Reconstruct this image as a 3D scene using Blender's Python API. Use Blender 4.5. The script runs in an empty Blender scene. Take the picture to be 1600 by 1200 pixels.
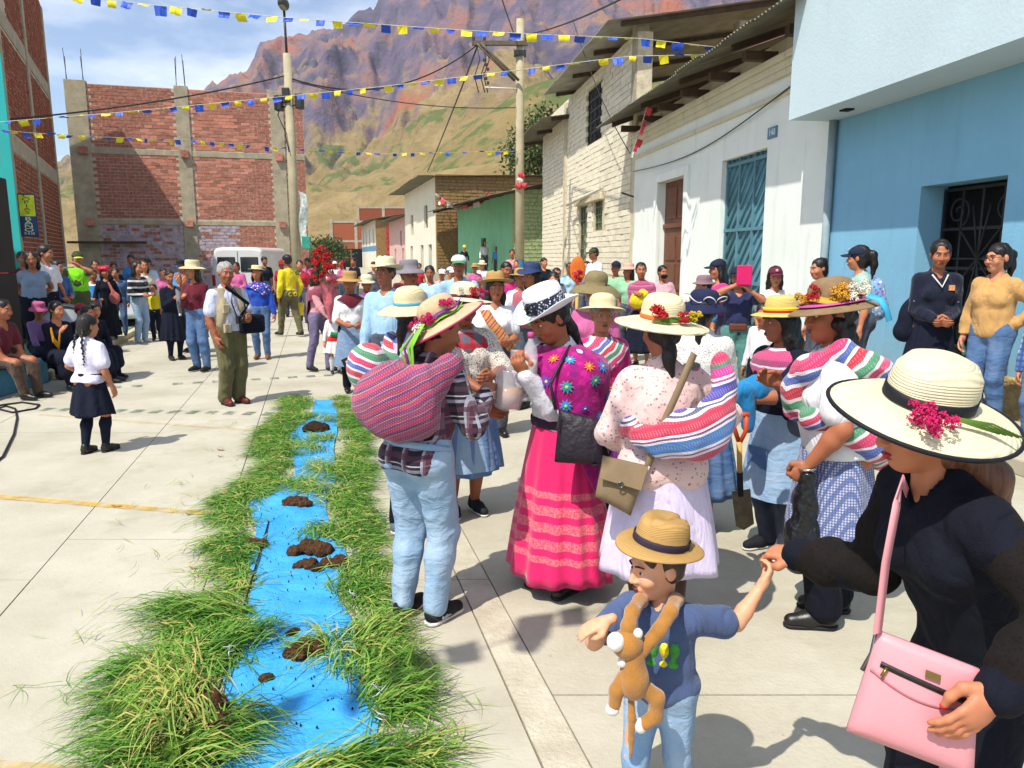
import bpy, bmesh, math, random
import numpy as np
from mathutils import Vector, Matrix, Euler
rad = math.radians
random.seed(7)
SC = bpy.context.scene
COL = SC.collection
# ---------------------------------------------------------------- camera
F_PX, CAM_H, PITCH = 1180.0, 1.75, math.atan(200/1180.0)
cam_d = bpy.data.cameras.new('camera'); cam = bpy.data.objects.new('camera', cam_d); COL.objects.link(cam)
cam.location = (0, 0, CAM_H); cam.rotation_euler = (math.pi/2-PITCH, 0, 0)
cam_d.sensor_width = 36; cam_d.lens = 36*F_PX/1600; cam_d.clip_end = 6000; cam_d.clip_start = .05
SC.camera = cam
# ---------------------------------------------------------------- sky, sun, exposure
SUN_EL, SUN_TO = rad(57), Vector((-.58, -.82, 0)).normalized()      # direction towards the sun
w = bpy.data.worlds.new('World'); SC.world = w; w.use_nodes = True
nt = w.node_tree; nt.nodes.clear()
sky = nt.nodes.new('ShaderNodeTexSky'); sky.sky_type = 'NISHITA'; sky.sun_disc = False
sky.sun_elevation = SUN_EL; sky.sun_rotation = math.atan2(SUN_TO.x, SUN_TO.y); sky.altitude = 1500
sky.air_density = 1.0; sky.dust_density = 2.6; sky.ozone_density = 1.0
tc = nt.nodes.new('ShaderNodeTexCoord'); mp = nt.nodes.new('ShaderNodeMapping'); mp.inputs['Scale'].default_value = (1.6, 1.6, 5)
cn = nt.nodes.new('ShaderNodeTexNoise'); cn.inputs['Scale'].default_value = 2.3; cn.inputs['Detail'].default_value = 8; cn.inputs['Roughness'].default_value = .6
cr = nt.nodes.new('ShaderNodeValToRGB'); cr.color_ramp.elements[0].position = .4; cr.color_ramp.elements[1].position = .72
cr.color_ramp.elements[0].color = (0, 0, 0, 1); cr.color_ramp.elements[1].color = (.75, .75, .75, 1)
mx = nt.nodes.new('ShaderNodeMix'); mx.data_type = 'RGBA'; mx.inputs[7].default_value = (7.5, 7.7, 8.0, 1)
bg = nt.nodes.new('ShaderNodeBackground'); bg.inputs['Strength'].default_value = .15
wo = nt.nodes.new('ShaderNodeOutputWorld')
nt.links.new(tc.outputs['Generated'], mp.inputs['Vector']); nt.links.new(mp.outputs[0], cn.inputs['Vector']); nt.links.new(cn.outputs[0], cr.inputs[0])
nt.links.new(cr.outputs[0], mx.inputs[0]); nt.links.new(sky.outputs[0], mx.inputs[6]); nt.links.new(mx.outputs[2], bg.inputs[0]); nt.links.new(bg.outputs[0], wo.inputs[0])
sd = bpy.data.lights.new('sun', 'SUN'); sd.energy = 4.6; sd.angle = rad(.55); sd.color = (1, .95, .85)
sun = bpy.data.objects.new('sun', sd); COL.objects.link(sun)
sun.rotation_euler = Vector((-SUN_TO.x*math.cos(SUN_EL), -SUN_TO.y*math.cos(SUN_EL), -math.sin(SUN_EL))).to_track_quat('-Z', 'Y').to_euler()
sun.location = (-20, -30, 60)
vs = SC.view_settings; vs.view_transform = 'Standard'; vs.look = 'None'; vs.exposure = .42; vs.gamma = 1; vs.use_curve_mapping = False
SC.cycles.max_bounces = 4; SC.cycles.diffuse_bounces = 2; SC.cycles.glossy_bounces = 2; SC.cycles.transmission_bounces = 4; SC.cycles.volume_bounces = 0; SC.cycles.transparent_max_bounces = 8

# ---------------------------------------------------------------- pixel rays (measuring the photograph)
CT, ST = math.cos(PITCH), math.sin(PITCH)
def ray(px, py):
    dx, dy = (px-800)/F_PX, -(py-600)/F_PX
    return np.array([dx, CT+dy*ST, -ST+dy*CT])
def G(px, py, z=0.):
    d = ray(px, py); t = (z-CAM_H)/d[2]; return Vector((d[0]*t, d[1]*t, z))
def PY(px, py, Y):
    d = ray(px, py); t = Y/d[1]; return Vector((d[0]*t, Y, CAM_H+d[2]*t))
# ---------------------------------------------------------------- noise
def _h(ix, iy, iz, seed):
    n = (ix*374761393 + iy*668265263 + iz*2147483647 + seed*1274126177) & 0xffffffff
    n = ((n ^ (n >> 13))*1274126177) & 0xffffffff
    return ((n ^ (n >> 16)) & 0xffff)/65535.0
def vnoise(x, y, z, seed=0):
    x, y, z = np.broadcast_arrays(np.asarray(x, float), np.asarray(y, float), np.asarray(z, float))
    ix, iy, iz = np.floor(x).astype(np.int64), np.floor(y).astype(np.int64), np.floor(z).astype(np.int64)
    fx, fy, fz = x-ix, y-iy, z-iz
    fx, fy, fz = fx*fx*(3-2*fx), fy*fy*(3-2*fy), fz*fz*(3-2*fz)
    r = 0
    for a in (0, 1):
        for b in (0, 1):
            for c in (0, 1):
                r = r + _h(ix+a, iy+b, iz+c, seed)*(fx if a else 1-fx)*(fy if b else 1-fy)*(fz if c else 1-fz)
    return r*2-1
def fbm(x, y, z=0., o=4, seed=0):
    r, a = 0, 1.
    for i in range(o):
        r = r + a*vnoise(x, y, z, seed+i); x, y, z, a = x*2.03, y*2.03, np.asarray(z)*2.03, a*.5
    return r
# ---------------------------------------------------------------- materials
def C(h, k=1.0):
    h = h.lstrip('#'); v = [int(h[i:i+2], 16)/255 for i in (0, 2, 4)]
    return tuple(min(1, k*((c/12.92) if c <= .04045 else ((c+.055)/1.055)**2.4)) for c in v)+(1,)
MATS = {}
class NB:
    def __init__(s, name):
        s.m = bpy.data.materials.new(name); s.m.use_nodes = True; s.t = s.m.node_tree; s.t.nodes.clear()
        s.out = s.n('OutputMaterial'); s.b = s.n('BsdfPrincipled'); s.l(s.b.outputs[0], s.out.inputs[0])
        s.tc = s.n('TexCoord')
    def n(s, k, **kw):
        n = s.t.nodes.new('ShaderNode'+k)
        for a, v in kw.items(): setattr(n, a, v)
        return n
    def l(s, a, b): s.t.links.new(a, b)
    def set(s, node, i, v):
        if hasattr(v, 'links') or hasattr(v, 'is_linked'): s.l(v, node.inputs[i])
        else: node.inputs[i].default_value = v
    def noise(s, vec, scale, detail=4, rough=.55, dist=0):
        n = s.n('TexNoise'); s.l(vec, n.inputs['Vector']); n.inputs['Scale'].default_value = scale
        n.inputs['Detail'].default_value = detail; n.inputs['Roughness'].default_value = rough; n.inputs['Distortion'].default_value = dist
        return n.outputs[0]
    def ramp(s, fac, stops, const=False):
        n = s.n('ValToRGB'); cr = n.color_ramp; s.l(fac, n.inputs[0])
        if const: cr.interpolation = 'CONSTANT'
        while len(cr.elements) < len(stops): cr.elements.new(.5)
        for e, (p, c) in zip(cr.elements, stops): e.position = p
        for e, (p, c) in zip(cr.elements, stops): e.color = c
        return n.outputs[0]
    def mix(s, f, a, b, mode='MIX'):
        n = s.n('Mix', data_type='RGBA', blend_type=mode); s.set(n, 0, f); s.set(n, 6, a); s.set(n, 7, b); return n.outputs[2]
    def math(s, op, a, b=0.):
        n = s.n('Math', operation=op); s.set(n, 0, a); s.set(n, 1, b); return n.outputs[0]
    def map(s, vec, rot=(0, 0, 0), sc=(1, 1, 1), loc=(0, 0, 0)):
        n = s.n('Mapping'); s.l(vec, n.inputs[0]); n.inputs['Rotation'].default_value = rot; n.inputs['Scale'].default_value = sc; n.inputs['Location'].default_value = loc; return n.outputs[0]
    def sep(s, vec):
        n = s.n('SeparateXYZ'); s.l(vec, n.inputs[0]); return n.outputs
    def bump(s, h, st, dist=.01):
        n = s.n('Bump'); n.inputs['Strength'].default_value = st; n.inputs['Distance'].default_value = dist; s.l(h, n.inputs['Height'])
        s.l(n.outputs[0], s.b.inputs['Normal']); return n
    def col(s, c): s.set(s.b, 'Base Color', c)
    def fin(s, rough=.85, spec=.3, sheen=0, metal=0):
        s.b.inputs['Roughness'].default_value = rough; s.b.inputs['Specular IOR Level'].default_value = spec
        s.b.inputs['Metallic'].default_value = metal
        if sheen: s.b.inputs['Sheen Weight'].default_value = sheen
        return s.m
def cached(f):
    def g(name, *a, **k):
        if name not in MATS: MATS[name] = f(name, *a, **k)
        return MATS[name]
    return g
@cached
def M(name, col, rough=.85, var=.18, vs=6, bump=.25, bs=60, spec=.3, rnd=0., metal=0, bd=.004, sheen=0):
    b = NB(name); c = C(col) if isinstance(col, str) else col
    v = b.tc.outputs['Object']
    f = b.noise(v, vs, 3, .6)
    dk = tuple(x*(1-var) for x in c[:3])+(1,); lt = tuple(min(1, x*(1+var)) for x in c[:3])+(1,)
    r = b.ramp(f, [(.3, dk), (.7, lt)])
    if rnd:
        oi = b.n('ObjectInfo'); hs = b.n('HueSaturation'); b.l(r, hs.inputs['Color'])
        b.l(b.math('ADD', b.math('MULTIPLY', oi.outputs['Random'], 2*rnd), 1-rnd), hs.inputs['Value']); r = hs.outputs[0]
    b.col(r)
    if bump: b.bump(b.noise(v, bs, 2, .6), bump, bd)
    return b.fin(rough, spec, sheen, metal)
@cached
def CLOTH(name, col, var=.14, fold=.75, rough=.9, sheen=.15):
    b = NB(name); c = C(col) if isinstance(col, str) else col; v = b.tc.outputs['Object']
    f = b.noise(v, 5, 4, .6)
    b.col(b.ramp(f, [(.3, tuple(x*(1-var) for x in c[:3])+(1,)), (.7, tuple(min(1, x*(1+var)) for x in c[:3])+(1,))]))
    h1 = b.noise(b.map(v, rot=(.3, .2, 0), sc=(1, 1, .5)), 8, 2, .5, .9); h1 = b.math('ABSOLUTE', b.math('SUBTRACT', h1, .5)); h2 = b.noise(v, 220, 1, .5)
    b.bump(b.math('ADD', h1, b.math('MULTIPLY', h2, .05)), fold, .05)
    return b.fin(rough, .2, sheen)
@cached
def STRIPES(name, cols, period=.3, rot=(0, 0, 0), warp=.05, fine=True, rough=.9):
    """woven stripes: cols = list of (hex, width), repeating along the rotated z axis"""
    b = NB(name); v = b.tc.outputs['Object']
    o = b.sep(b.map(v, rot=rot)); wv = b.noise(v, 4, 2, .5)
    t = b.math('ADD', o[2], b.math('MULTIPLY', wv, warp))
    t = b.math('FRACT', b.math('ADD', b.math('DIVIDE', t, period), 20.))
    tot = sum(w_ for _, w_ in cols); p = 0; st = []
    for h, w_ in cols: st.append((p/tot, C(h))); p += w_
    c = b.ramp(t, st[:32], True)
    if fine:
        w1 = b.math('SINE', b.math('MULTIPLY', o[2], 6.283*5/period)); w2 = b.math('SINE', b.math('MULTIPLY', o[0], 6.283*90))
        k = b.math('GREATER_THAN', b.math('MULTIPLY', w1, w2), .5)
        c = b.mix(b.math('MULTIPLY', k, .35), c, (.5, .36, .4, 1))
        c = b.mix(b.math('MULTIPLY', b.noise(v, 9, 5, .7), .35), c, (.3, .16, .2, 1))
    b.col(c)
    h1 = b.noise(v, 10, 3, .5, 1.); h2 = b.math('SINE', b.math('MULTIPLY', o[2], 6.283*160))
    b.bump(b.math('ADD', h1, b.math('MULTIPLY', h2, .06)), .5, .025)
    return b.fin(rough, .2, .2)
@cached
def PLAID(name, base, cols, per=.09, rough=.9):
    b = NB(name); v = b.tc.outputs['Object']; o = b.sep(v)
    wv = b.math('MULTIPLY', b.noise(v, 5, 2), .3*per); c = C(base)
    for i, (ax, h, lo, hi, ph) in enumerate(cols):
        t = b.math('FRACT', b.math('ADD', b.math('DIVIDE', b.math('ADD', o[ax], wv), per), 20+ph))
        k = b.math('MULTIPLY', b.math('GREATER_THAN', t, lo), b.math('LESS_THAN', t, hi))
        c = b.mix(b.math('MULTIPLY', k, .8), c, C(h))
    b.col(c); b.bump(b.noise(v, 12, 3, .5, 1.), .45, .025)
    return b.fin(rough, .2, .15)
@cached
def DOTS(name, base, cols, scale=45, thr=.33, rough=.9, rnd=1.):
    b = NB(name); v = b.tc.outputs['Object']; vo = b.n('TexVoronoi'); vo.inputs['Scale'].default_value = scale; vo.inputs['Randomness'].default_value = rnd
    b.l(b.n('VectorMath', operation='ADD').outputs[0], vo.inputs['Vector']); va = vo.inputs['Vector'].links[0].from_node
    b.l(v, va.inputs[0]); nn = b.n('TexNoise'); nn.inputs['Scale'].default_value = scale*1.5; b.l(v, nn.inputs['Vector'])
    sc = b.n('VectorMath', operation='SCALE'); b.l(nn.outputs['Color'], sc.inputs[0]); sc.inputs['Scale'].default_value = .6/scale; b.l(sc.outputs[0], va.inputs[1])
    k = b.math('LESS_THAN', vo.outputs['Distance'], thr); x = b.sep(vo.outputs['Color'])
    n = len(cols); c = b.ramp(x[0], [(i/n, C(h)) for i, h in enumerate(cols)], True)
    b.col(b.mix(k, C(base), c)); b.bump(b.noise(v, 11, 3, .5, 1.), .45, .025)
    return b.fin(rough, .2, .15)
@cached
def DENIM(name, col, fade=.5):
    b = NB(name); v = b.tc.outputs['Object']; c = C(col); lt = tuple(x+(.75-x)*fade*.6 for x in c[:3])+(1,)
    f = b.noise(b.map(v, sc=(1, 1, .6)), 7, 5, .6); g = b.noise(v, 140, 2)
    r = b.ramp(f, [(.2, c), (.85, lt)]); b.col(b.mix(b.math('MULTIPLY', g, .25), r, tuple(x*.6 for x in c[:3])+(1,)))
    b.bump(b.math('ADD', b.noise(b.map(v, sc=(.8, .8, 1.7)), 10, 3, .5, .7), b.math('MULTIPLY', g, .1)), .5, .03)
    return b.fin(.9, .2)
@cached
def STRAW(name, col, rings=True, rough=.75):
    b = NB(name); v = b.tc.outputs['Object']; c = C(col)
    f = b.noise(v, 14, 5, .65); b.col(b.ramp(f, [(.3, tuple(x*.82 for x in c[:3])+(1,)), (.75, c)]))
    o = b.sep(v); r2 = b.math('SQRT', b.math('ADD', b.math('MULTIPLY', o[0], o[0]), b.math('MULTIPLY', o[1], o[1])))
    h = b.math('SINE', b.math('MULTIPLY', b.math('ADD', r2, b.math('MULTIPLY', o[2], 1.)), 6.283*(170 if rings else 300)))
    b.bump(b.math('ADD', h, b.noise(v, 180, 2)), .5, .0018)
    return b.fin(rough, .25)
@cached
def PLASTER(name, col, stain='8a7a60', var=.08, streak=.3, base=.5, bump=.35):
    b = NB(name); v = b.tc.outputs['Object']; c = C(col); z = b.sep(v)[2]
    f = b.noise(v, .9, 5, .62); k = b.ramp(f, [(.3, tuple(x*(1-var) for x in c[:3])+(1,)), (.7, tuple(min(1, x*(1+var)) for x in c[:3])+(1,))])
    st = b.ramp(b.noise(b.map(v, sc=(3.2, 3.2, .35)), 1.6, 4, .65), [(.55, (0, 0, 0, 1)), (.75, (streak, streak, streak, 1))]); k = b.mix(st, k, C(stain))
    pa = b.ramp(b.noise(v, 3.3, 4, .7), [(.60, (0, 0, 0, 1)), (.64, (.3, .3, .3, 1))]); k = b.mix(pa, k, tuple(x*.82+.03 for x in c[:3])+(1,))
    lo = b.math('MULTIPLY', b.math('SUBTRACT', 1., b.math('MINIMUM', b.math('DIVIDE', z, .9), 1.)), b.noise(v, 4, 4, .7)); k = b.mix(b.math('MULTIPLY', b.math('MAXIMUM', lo, 0.), base*1.5), k, C('9a8560'))
    b.col(k); b.bump(b.math('ADD', b.noise(v, 26, 3, .6), b.math('MULTIPLY', f, .6)), bump, .01); return b.fin(.88, .25)
SKIN = {}
def skin(i=0):
    cols = ['9c6446', 'ae7656', '8f593e', 'b98262', 'cf9d7c']
    n = 'skin_%d' % i
    if n in MATS: return MATS[n]
    b = NB(n); v = b.tc.outputs['Object']; c = C(cols[i])
    f = b.noise(v, 9, 4, .6); rd = (min(1, c[0]*1.12), c[1]*.88, c[2]*.85, 1)
    b.col(b.ramp(f, [(.3, c), (.7, rd)])); b.bump(b.noise(v, 160, 3), .15, .002)
    b.b.inputs['Subsurface Weight'].default_value = .06; b.b.inputs['Subsurface Radius'].default_value = (.02, .008, .004)
    MATS[n] = b.fin(.55, .35); return MATS[n]
def hairm(i=0):
    n = 'hair_%d' % i
    if n in MATS: return MATS[n]
    b = NB(n); v = b.tc.outputs['Object']; c = C(['120c0a', '3a2a22', '8f8a86', '5a3522'][i])
    f = b.noise(b.map(v, sc=(1, 1, .12)), 90, 3, .6); b.col(b.ramp(f, [(.3, tuple(x*.6 for x in c[:3])+(1,)), (.7, tuple(x*1.6+.004 for x in c[:3])+(1,))]))
    b.bump(f, .6, .006); MATS[n] = b.fin(.45, .4); return MATS[n]
# ---------------------------------------------------------------- mesh builders
def link(name, me, parent=None, mat=None, smooth=False):
    o = bpy.data.objects.new(name, me); COL.objects.link(o)
    if mat is not None and len(me.materials) == 0: me.materials.append(mat)
    if parent is not None: o.parent = parent
    return o
def np_mesh(name, V, Q, smooth=True):
    """fast mesh from numpy verts and an (n,k) face array"""
    V = np.asarray(V, np.float32); Q = np.asarray(Q, np.int32)
    me = bpy.data.meshes.new(name); k = Q.shape[1]; n = len(Q)
    me.vertices.add(len(V)); me.vertices.foreach_set('co', V.ravel())
    me.loops.add(n*k); me.loops.foreach_set('vertex_index', Q.ravel())
    me.polygons.add(n); me.polygons.foreach_set('loop_start', np.arange(0, n*k, k, dtype=np.int32))
    if smooth: me.polygons.foreach_set('use_smooth', np.ones(n, bool))
    me.update(calc_edges=True); me.validate(); return me
class MB:
    """collects shapes, builds ONE mesh object"""
    def __init__(s): s.v, s.f, s.sm = [], [], []
    def add(s, V, Fc, smooth=False):
        o = len(s.v); s.v += [tuple(p) for p in V]; s.f += [tuple(i+o for i in f) for f in Fc]; s.sm += [smooth]*len(Fc); return s
    def box(s, lo, hi, mtx=None):
        x0, y0, z0 = lo; x1, y1, z1 = hi
        V = [(x0, y0, z0), (x1, y0, z0), (x1, y1, z0), (x0, y1, z0), (x0, y0, z1), (x1, y0, z1), (x1, y1, z1), (x0, y1, z1)]
        if mtx is not None: V = [mtx @ Vector(p) for p in V]
        return s.add(V, [(0, 3, 2, 1), (4, 5, 6, 7), (0, 1, 5, 4), (1, 2, 6, 5), (2, 3, 7, 6), (3, 0, 4, 7)])
    def tube(s, pts, r, n=8, caps=True):
        pts = [Vector(p) for p in pts]; rs = r if isinstance(r, (list, tuple)) else [r]*len(pts); V = []; up = None
        for i, p in enumerate(pts):
            d = (pts[min(i+1, len(pts)-1)]-pts[max(i-1, 0)]).normalized()
            if up is None: up = d.orthogonal().normalized()
            up = (up-d*up.dot(d)).normalized(); b = d.cross(up)
            for k in range(n):
                a = 2*math.pi*k/n; V.append(p+(up*math.cos(a)+b*math.sin(a))*rs[i])
        Fc = [(i*n+k, i*n+(k+1) % n, (i+1)*n+(k+1) % n, (i+1)*n+k) for i in range(len(pts)-1) for k in range(n)]
        if caps: Fc += [tuple(range(n))[::-1], tuple((len(pts)-1)*n+k for k in range(n))]
        return s.add(V, Fc, True)
    def lathe(s, prof, n=24, c=(0, 0, 0), caps=True, mtx=None):
        V = []
        for r, z in prof:
            for k in range(n):
                a = 2*math.pi*k/n; p = Vector((c[0]+r*math.cos(a), c[1]+r*math.sin(a), c[2]+z)); V.append(mtx @ p if mtx else p)
        m = len(prof); Fc = [(i*n+k, i*n+(k+1) % n, (i+1)*n+(k+1) % n, (i+1)*n+k) for i in range(m-1) for k in range(n)]
        if caps: Fc += [tuple(range(n))[::-1], tuple((m-1)*n+k for k in range(n))]
        return s.add(V, Fc, True)
    def quad(s, a, b, c, d): return s.add([a, b, c, d], [(0, 1, 2, 3)])
    def prism(s, poly, h, z0=0.):
        n = len(poly); V = [(x, y, z0) for x, y in poly]+[(x, y, z0+h) for x, y in poly]
        return s.add(V, [tuple(range(n))[::-1], tuple(range(n, 2*n))]+[(i, (i+1) % n, n+(i+1) % n, n+i) for i in range(n)])
    def build(s, name, mat, parent=None, bevel=0, **kw):
        me = bpy.data.meshes.new(name); me.from_pydata(s.v, [], s.f)
        me.polygons.foreach_set('use_smooth', s.sm); me.update()
        o = link(name, me, parent, mat)
        if bevel:
            b = o.modifiers.new('bevel', 'BEVEL'); b.width = bevel; b.segments = 2; b.limit_method = 'ANGLE'
        return o
def tag(o, label=None, cat=None, group=None, kind=None):
    if label: o['label'] = label
    if cat: o['category'] = cat
    if group: o['group'] = group
    if kind: o['kind'] = kind
    return o
def empty(name, loc=(0, 0, 0), rz=0, label=None, cat=None, group=None):
    o = bpy.data.objects.new(name, None); COL.objects.link(o); o.location = loc; o.rotation_euler = (0, 0, rz); o.empty_display_size = .1
    return tag(o, label, cat, group)
def boxo(name, mat, parent, lo, hi, bevel=0): return MB().box(lo, hi).build(name, mat, parent, bevel)
def text(name, s, mat, parent, loc, rot, size, ext=.003, align='CENTER', sx=1):
    cu = bpy.data.curves.new(name, 'FONT'); cu.body = s; cu.size = size; cu.extrude = ext; cu.align_x = align; cu.align_y = 'CENTER'
    t = bpy.data.objects.new(name, cu); me = bpy.data.meshes.new_from_object(t); bpy.data.objects.remove(t); me.materials.clear()
    o = link(name, me, parent, mat); o.location = loc; o.rotation_euler = rot; o.scale = (sx, 1, 1); return o
class Frame:
    """a facade: local x runs along it, local y points out of it, z up"""
    def __init__(s, name, o, d, label, cat):
        s.o = Vector((o[0], o[1], 0)); s.u = Vector((d[0], d[1], 0)).normalized(); s.n = Vector((0, 0, 1)).cross(s.u)
        s.e = empty(name, s.o, math.atan2(s.u.y, s.u.x), label, cat)
    def hit(s, px, py, off=0.):
        d = Vector(ray(px, py)); c = Vector((0, 0, CAM_H)); q = s.o+s.n*off
        t = (q-c).dot(s.n)/d.dot(s.n); p = c+d*t
        return (p-s.o).dot(s.u), p.z
    def w(s, u, n, z): return s.o+s.u*u+s.n*n+Vector((0, 0, z))
# ================================================================= ground
def ground_mat(name, c1, c2, sc, bump=.35, crack=True):
    b = NB(name); v = b.tc.outputs['Object']
    f = b.noise(v, sc, 5, .65); g = b.noise(v, sc*14, 3, .6)
    c = b.ramp(f, [(.3, C(c1)), (.62, C(c2))]); c = b.mix(b.math('MULTIPLY', g, .22), c, C('857c67'))
    st = b.noise(v, 1.7, 4, .72, .4); c = b.mix(b.ramp(st, [(.54, (0, 0, 0, 1)), (.70, (.24, .24, .24, 1))]), c, C('766c56'))
    sp = b.n('TexVoronoi'); sp.inputs['Scale'].default_value = 5.; b.l(v, sp.inputs['Vector'])
    c = b.mix(b.ramp(sp.outputs['Distance'], [(.02, (.45, .45, .45, 1)), (.05, (0, 0, 0, 1))]), c, C('6a5a40'))
    b.col(c); b.bump(b.math('ADD', b.noise(v, 45, 3, .7), b.math('MULTIPLY', f, .5)), bump, .008)
    return b.fin(.9, .25)
m_conc = ground_mat('plaza_concrete', 'a39d8b', 'b8b3a3', .8)
m_conc2 = ground_mat('road_concrete', 'a19a86', 'b6b09f', 1.1, .6)
m_joint = M('joint_dirt', '6e6047', .95, .3, 12)
m_dirt = M('dry_earth', 'a58a5c', .95, .25, .05, .4, 2, bd=.1)
gr = MB(); gr.quad((-500, -60, -.075), (500, -60, -.075), (500, 420, -.075), (-500, 420, -.075))
ground = tag(gr.build('ground', m_dirt), kind='structure')
plaza = MB().box((-30, -8, -.07), (12, 150, -.012)).build('plaza', m_joint); tag(plaza, kind='structure')
UB = [-13.6, -10.6, -7.6, -5.2, -3.4, -1.62, -.66, .72]        # joints across, u = x + 0.26 y
def uv_xy(u, v): return (u-.26*v, v)
def slab(u0, u1, v0, v1, m, g=.004, top=0.):
    p = [uv_xy(u0+g, v0+g), uv_xy(u1-g, v0+g), uv_xy(u1-g, v1-g), uv_xy(u0+g, v1-g)]
    return MB().prism(p, .012+top, -.012).build('concrete_slab', m, plaza)
VB = [-8, -3.2, .3, 3.9, 7.4, 11.0, 14.6, 18.2, 21.8, 26, 31, 37, 44]
for i in range(len(UB)-1):
    for j in range(len(VB)-1): slab(UB[i], UB[i+1], VB[j]+(i % 2)*.6, VB[j+1]+(i % 2)*.6, m_conc, top=random.uniform(-.001, .001))
RB = [.89, 3.3, 7.2, 12]
for i in range(3):
    for j in range(len(VB)-1): slab(RB[i], RB[i+1], VB[j]-1.1, VB[j+1]-1.1, m_conc2, top=random.uniform(-.001, .001))
m_strip = ground_mat('rough_mortar', 'a8a08c', 'c0b9a6', 5, 1.0)
for j in range(len(VB)-1): slab(.72, .89, VB[j], VB[j+1], m_strip if j in (2, 3) else m_conc2, top=.003 if j in (2, 3) else 0)
far_road = MB().quad((-16, 43, -.008), (3, 43, -.008), (-12, 150, .4), (-30, 150, .4)).build('road', m_conc2); tag(far_road, kind='structure')
# painted marks
m_yel = M('worn_yellow_paint', 'd3a83f', .9, .3, 5); m_grn = M('dark_green_paint', '4f6b5a', .9, .3, 8)
def worn(mt):
    t = mt.node_tree; b = t.nodes['Principled BSDF']; n = t.nodes.new('ShaderNodeTexNoise'); n.inputs['Scale'].default_value = 9; n.inputs['Detail'].default_value = 6
    tcn = t.nodes.new('ShaderNodeTexCoord'); t.links.new(tcn.outputs['Object'], n.inputs['Vector']); r = t.nodes.new('ShaderNodeValToRGB'); r.color_ramp.elements[0].position = .36; r.color_ramp.elements[1].position = .56
    r.color_ramp.elements[0].color = (.1, .1, .1, 1); r.color_ramp.elements[1].color = (.6, .6, .6, 1)
    t.links.new(n.outputs[0], r.inputs[0]); t.links.new(r.outputs[0], b.inputs['Alpha'])
worn(m_yel); worn(m_grn)
def mark(name, a, b_, wd, m):
    a, b_ = G(*a), G(*b_); d = (b_-a).normalized(); n = Vector((-d.y, d.x, 0))*wd/2
    a.z = b_.z = .006
    return MB().quad(a-n, b_-n, b_+n, a+n).build(name, m, plaza)
mark('yellow_line', (-60, 772), (330, 803), .085, m_yel); m_yel2 = M('faded_yellow_paint', 'c9a860', .9, .3, 5); worn(m_yel2); m_yel2.node_tree.nodes['Color Ramp.001'].color_ramp.elements[1].color = (.3, .3, .3, 1); mark('yellow_line', (60, 648), (640, 692), .07, m_yel2); mark('yellow_line', (-200, 1186), (120, 1215), .1, m_yel)
for a, b_, n in (((66, 640), (470, 648), 14), ((172, 606), (560, 584), 13)):
    A, B = G(*a), G(*b_); d = (B-A)/n; dn = d.normalized(); q = Vector((-dn.y, dn.x, 0))*.085
    for i in range(n):
        p = A+d*i; p.z = .007; e = p+d*.52
        if i not in (2,): MB().quad(p-q, e-q, e+q, p+q).build('green_dash', m_grn, plaza)
# raised green pavement and blue kerb wall on the left
m_gpave = M('green_pavement', '5f7a66', .9, .25, 3); m_kerb = M('kerb_concrete', 'b0a78c', .9, .2, 4); m_bluekerb = M('blue_painted_wall', '4b86a0', .85, .22, 3)
A, B = Vector((-6.62, 10.7, 0)), Vector((-9.7, 21.0, 0)); d = (B-A).normalized(); nl = Vector((-d.y, d.x, 0))
def strip(a, b_, n0, n1, z): return [(a+nl*n0).to_2d(), (b_+nl*n0).to_2d(), (b_+nl*n1).to_2d(), (a+nl*n1).to_2d()]
side = MB(); side.prism(strip(A, B, .14, 7.0, 0), .13, -.01); sidewalk = tag(side.build('pavement', m_gpave), kind='structure')
MB().prism(strip(A, B, -.02, .14, 0), .12, -.01).build('kerb', m_kerb, sidewalk, .015)
MB().prism(strip(A, B, -.12, -.03, 0), .016, -.01).build('kerb_line', m_yel, sidewalk)
bw0, bw1 = G(-140, 665), G(78, 597)
dd = (bw1-bw0).normalized(); nn = Vector((-dd.y, dd.x, 0))
bl = MB(); bl.prism([bw0.to_2d(), bw1.to_2d(), (bw1+nn*2.6).to_2d(), (bw0+nn*2.6).to_2d()], .36, -.01)
tag(bl.build('low_wall', m_bluekerb, None, .03), 'low blue painted concrete wall that the seated children sit on', 'wall')
# right pavement
RD = (-.136, 1.); RO = Vector((5.1, 7.0, 0))
ru = Vector((RD[0], RD[1], 0)).normalized(); rn = Vector((-ru.y, ru.x, 0))
m_rpave = ground_mat('pavement_concrete', 'a29a84', 'b4ac98', 2)
pv = MB(); q = [RO+ru*-9, RO+ru*30, RO+ru*30+rn*1.15, RO+ru*-9+rn*1.15]; pv.prism([p.to_2d() for p in q], .15, -.01)
tag(pv.build('pavement', m_rpave, None, .02), kind='structure')

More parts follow.
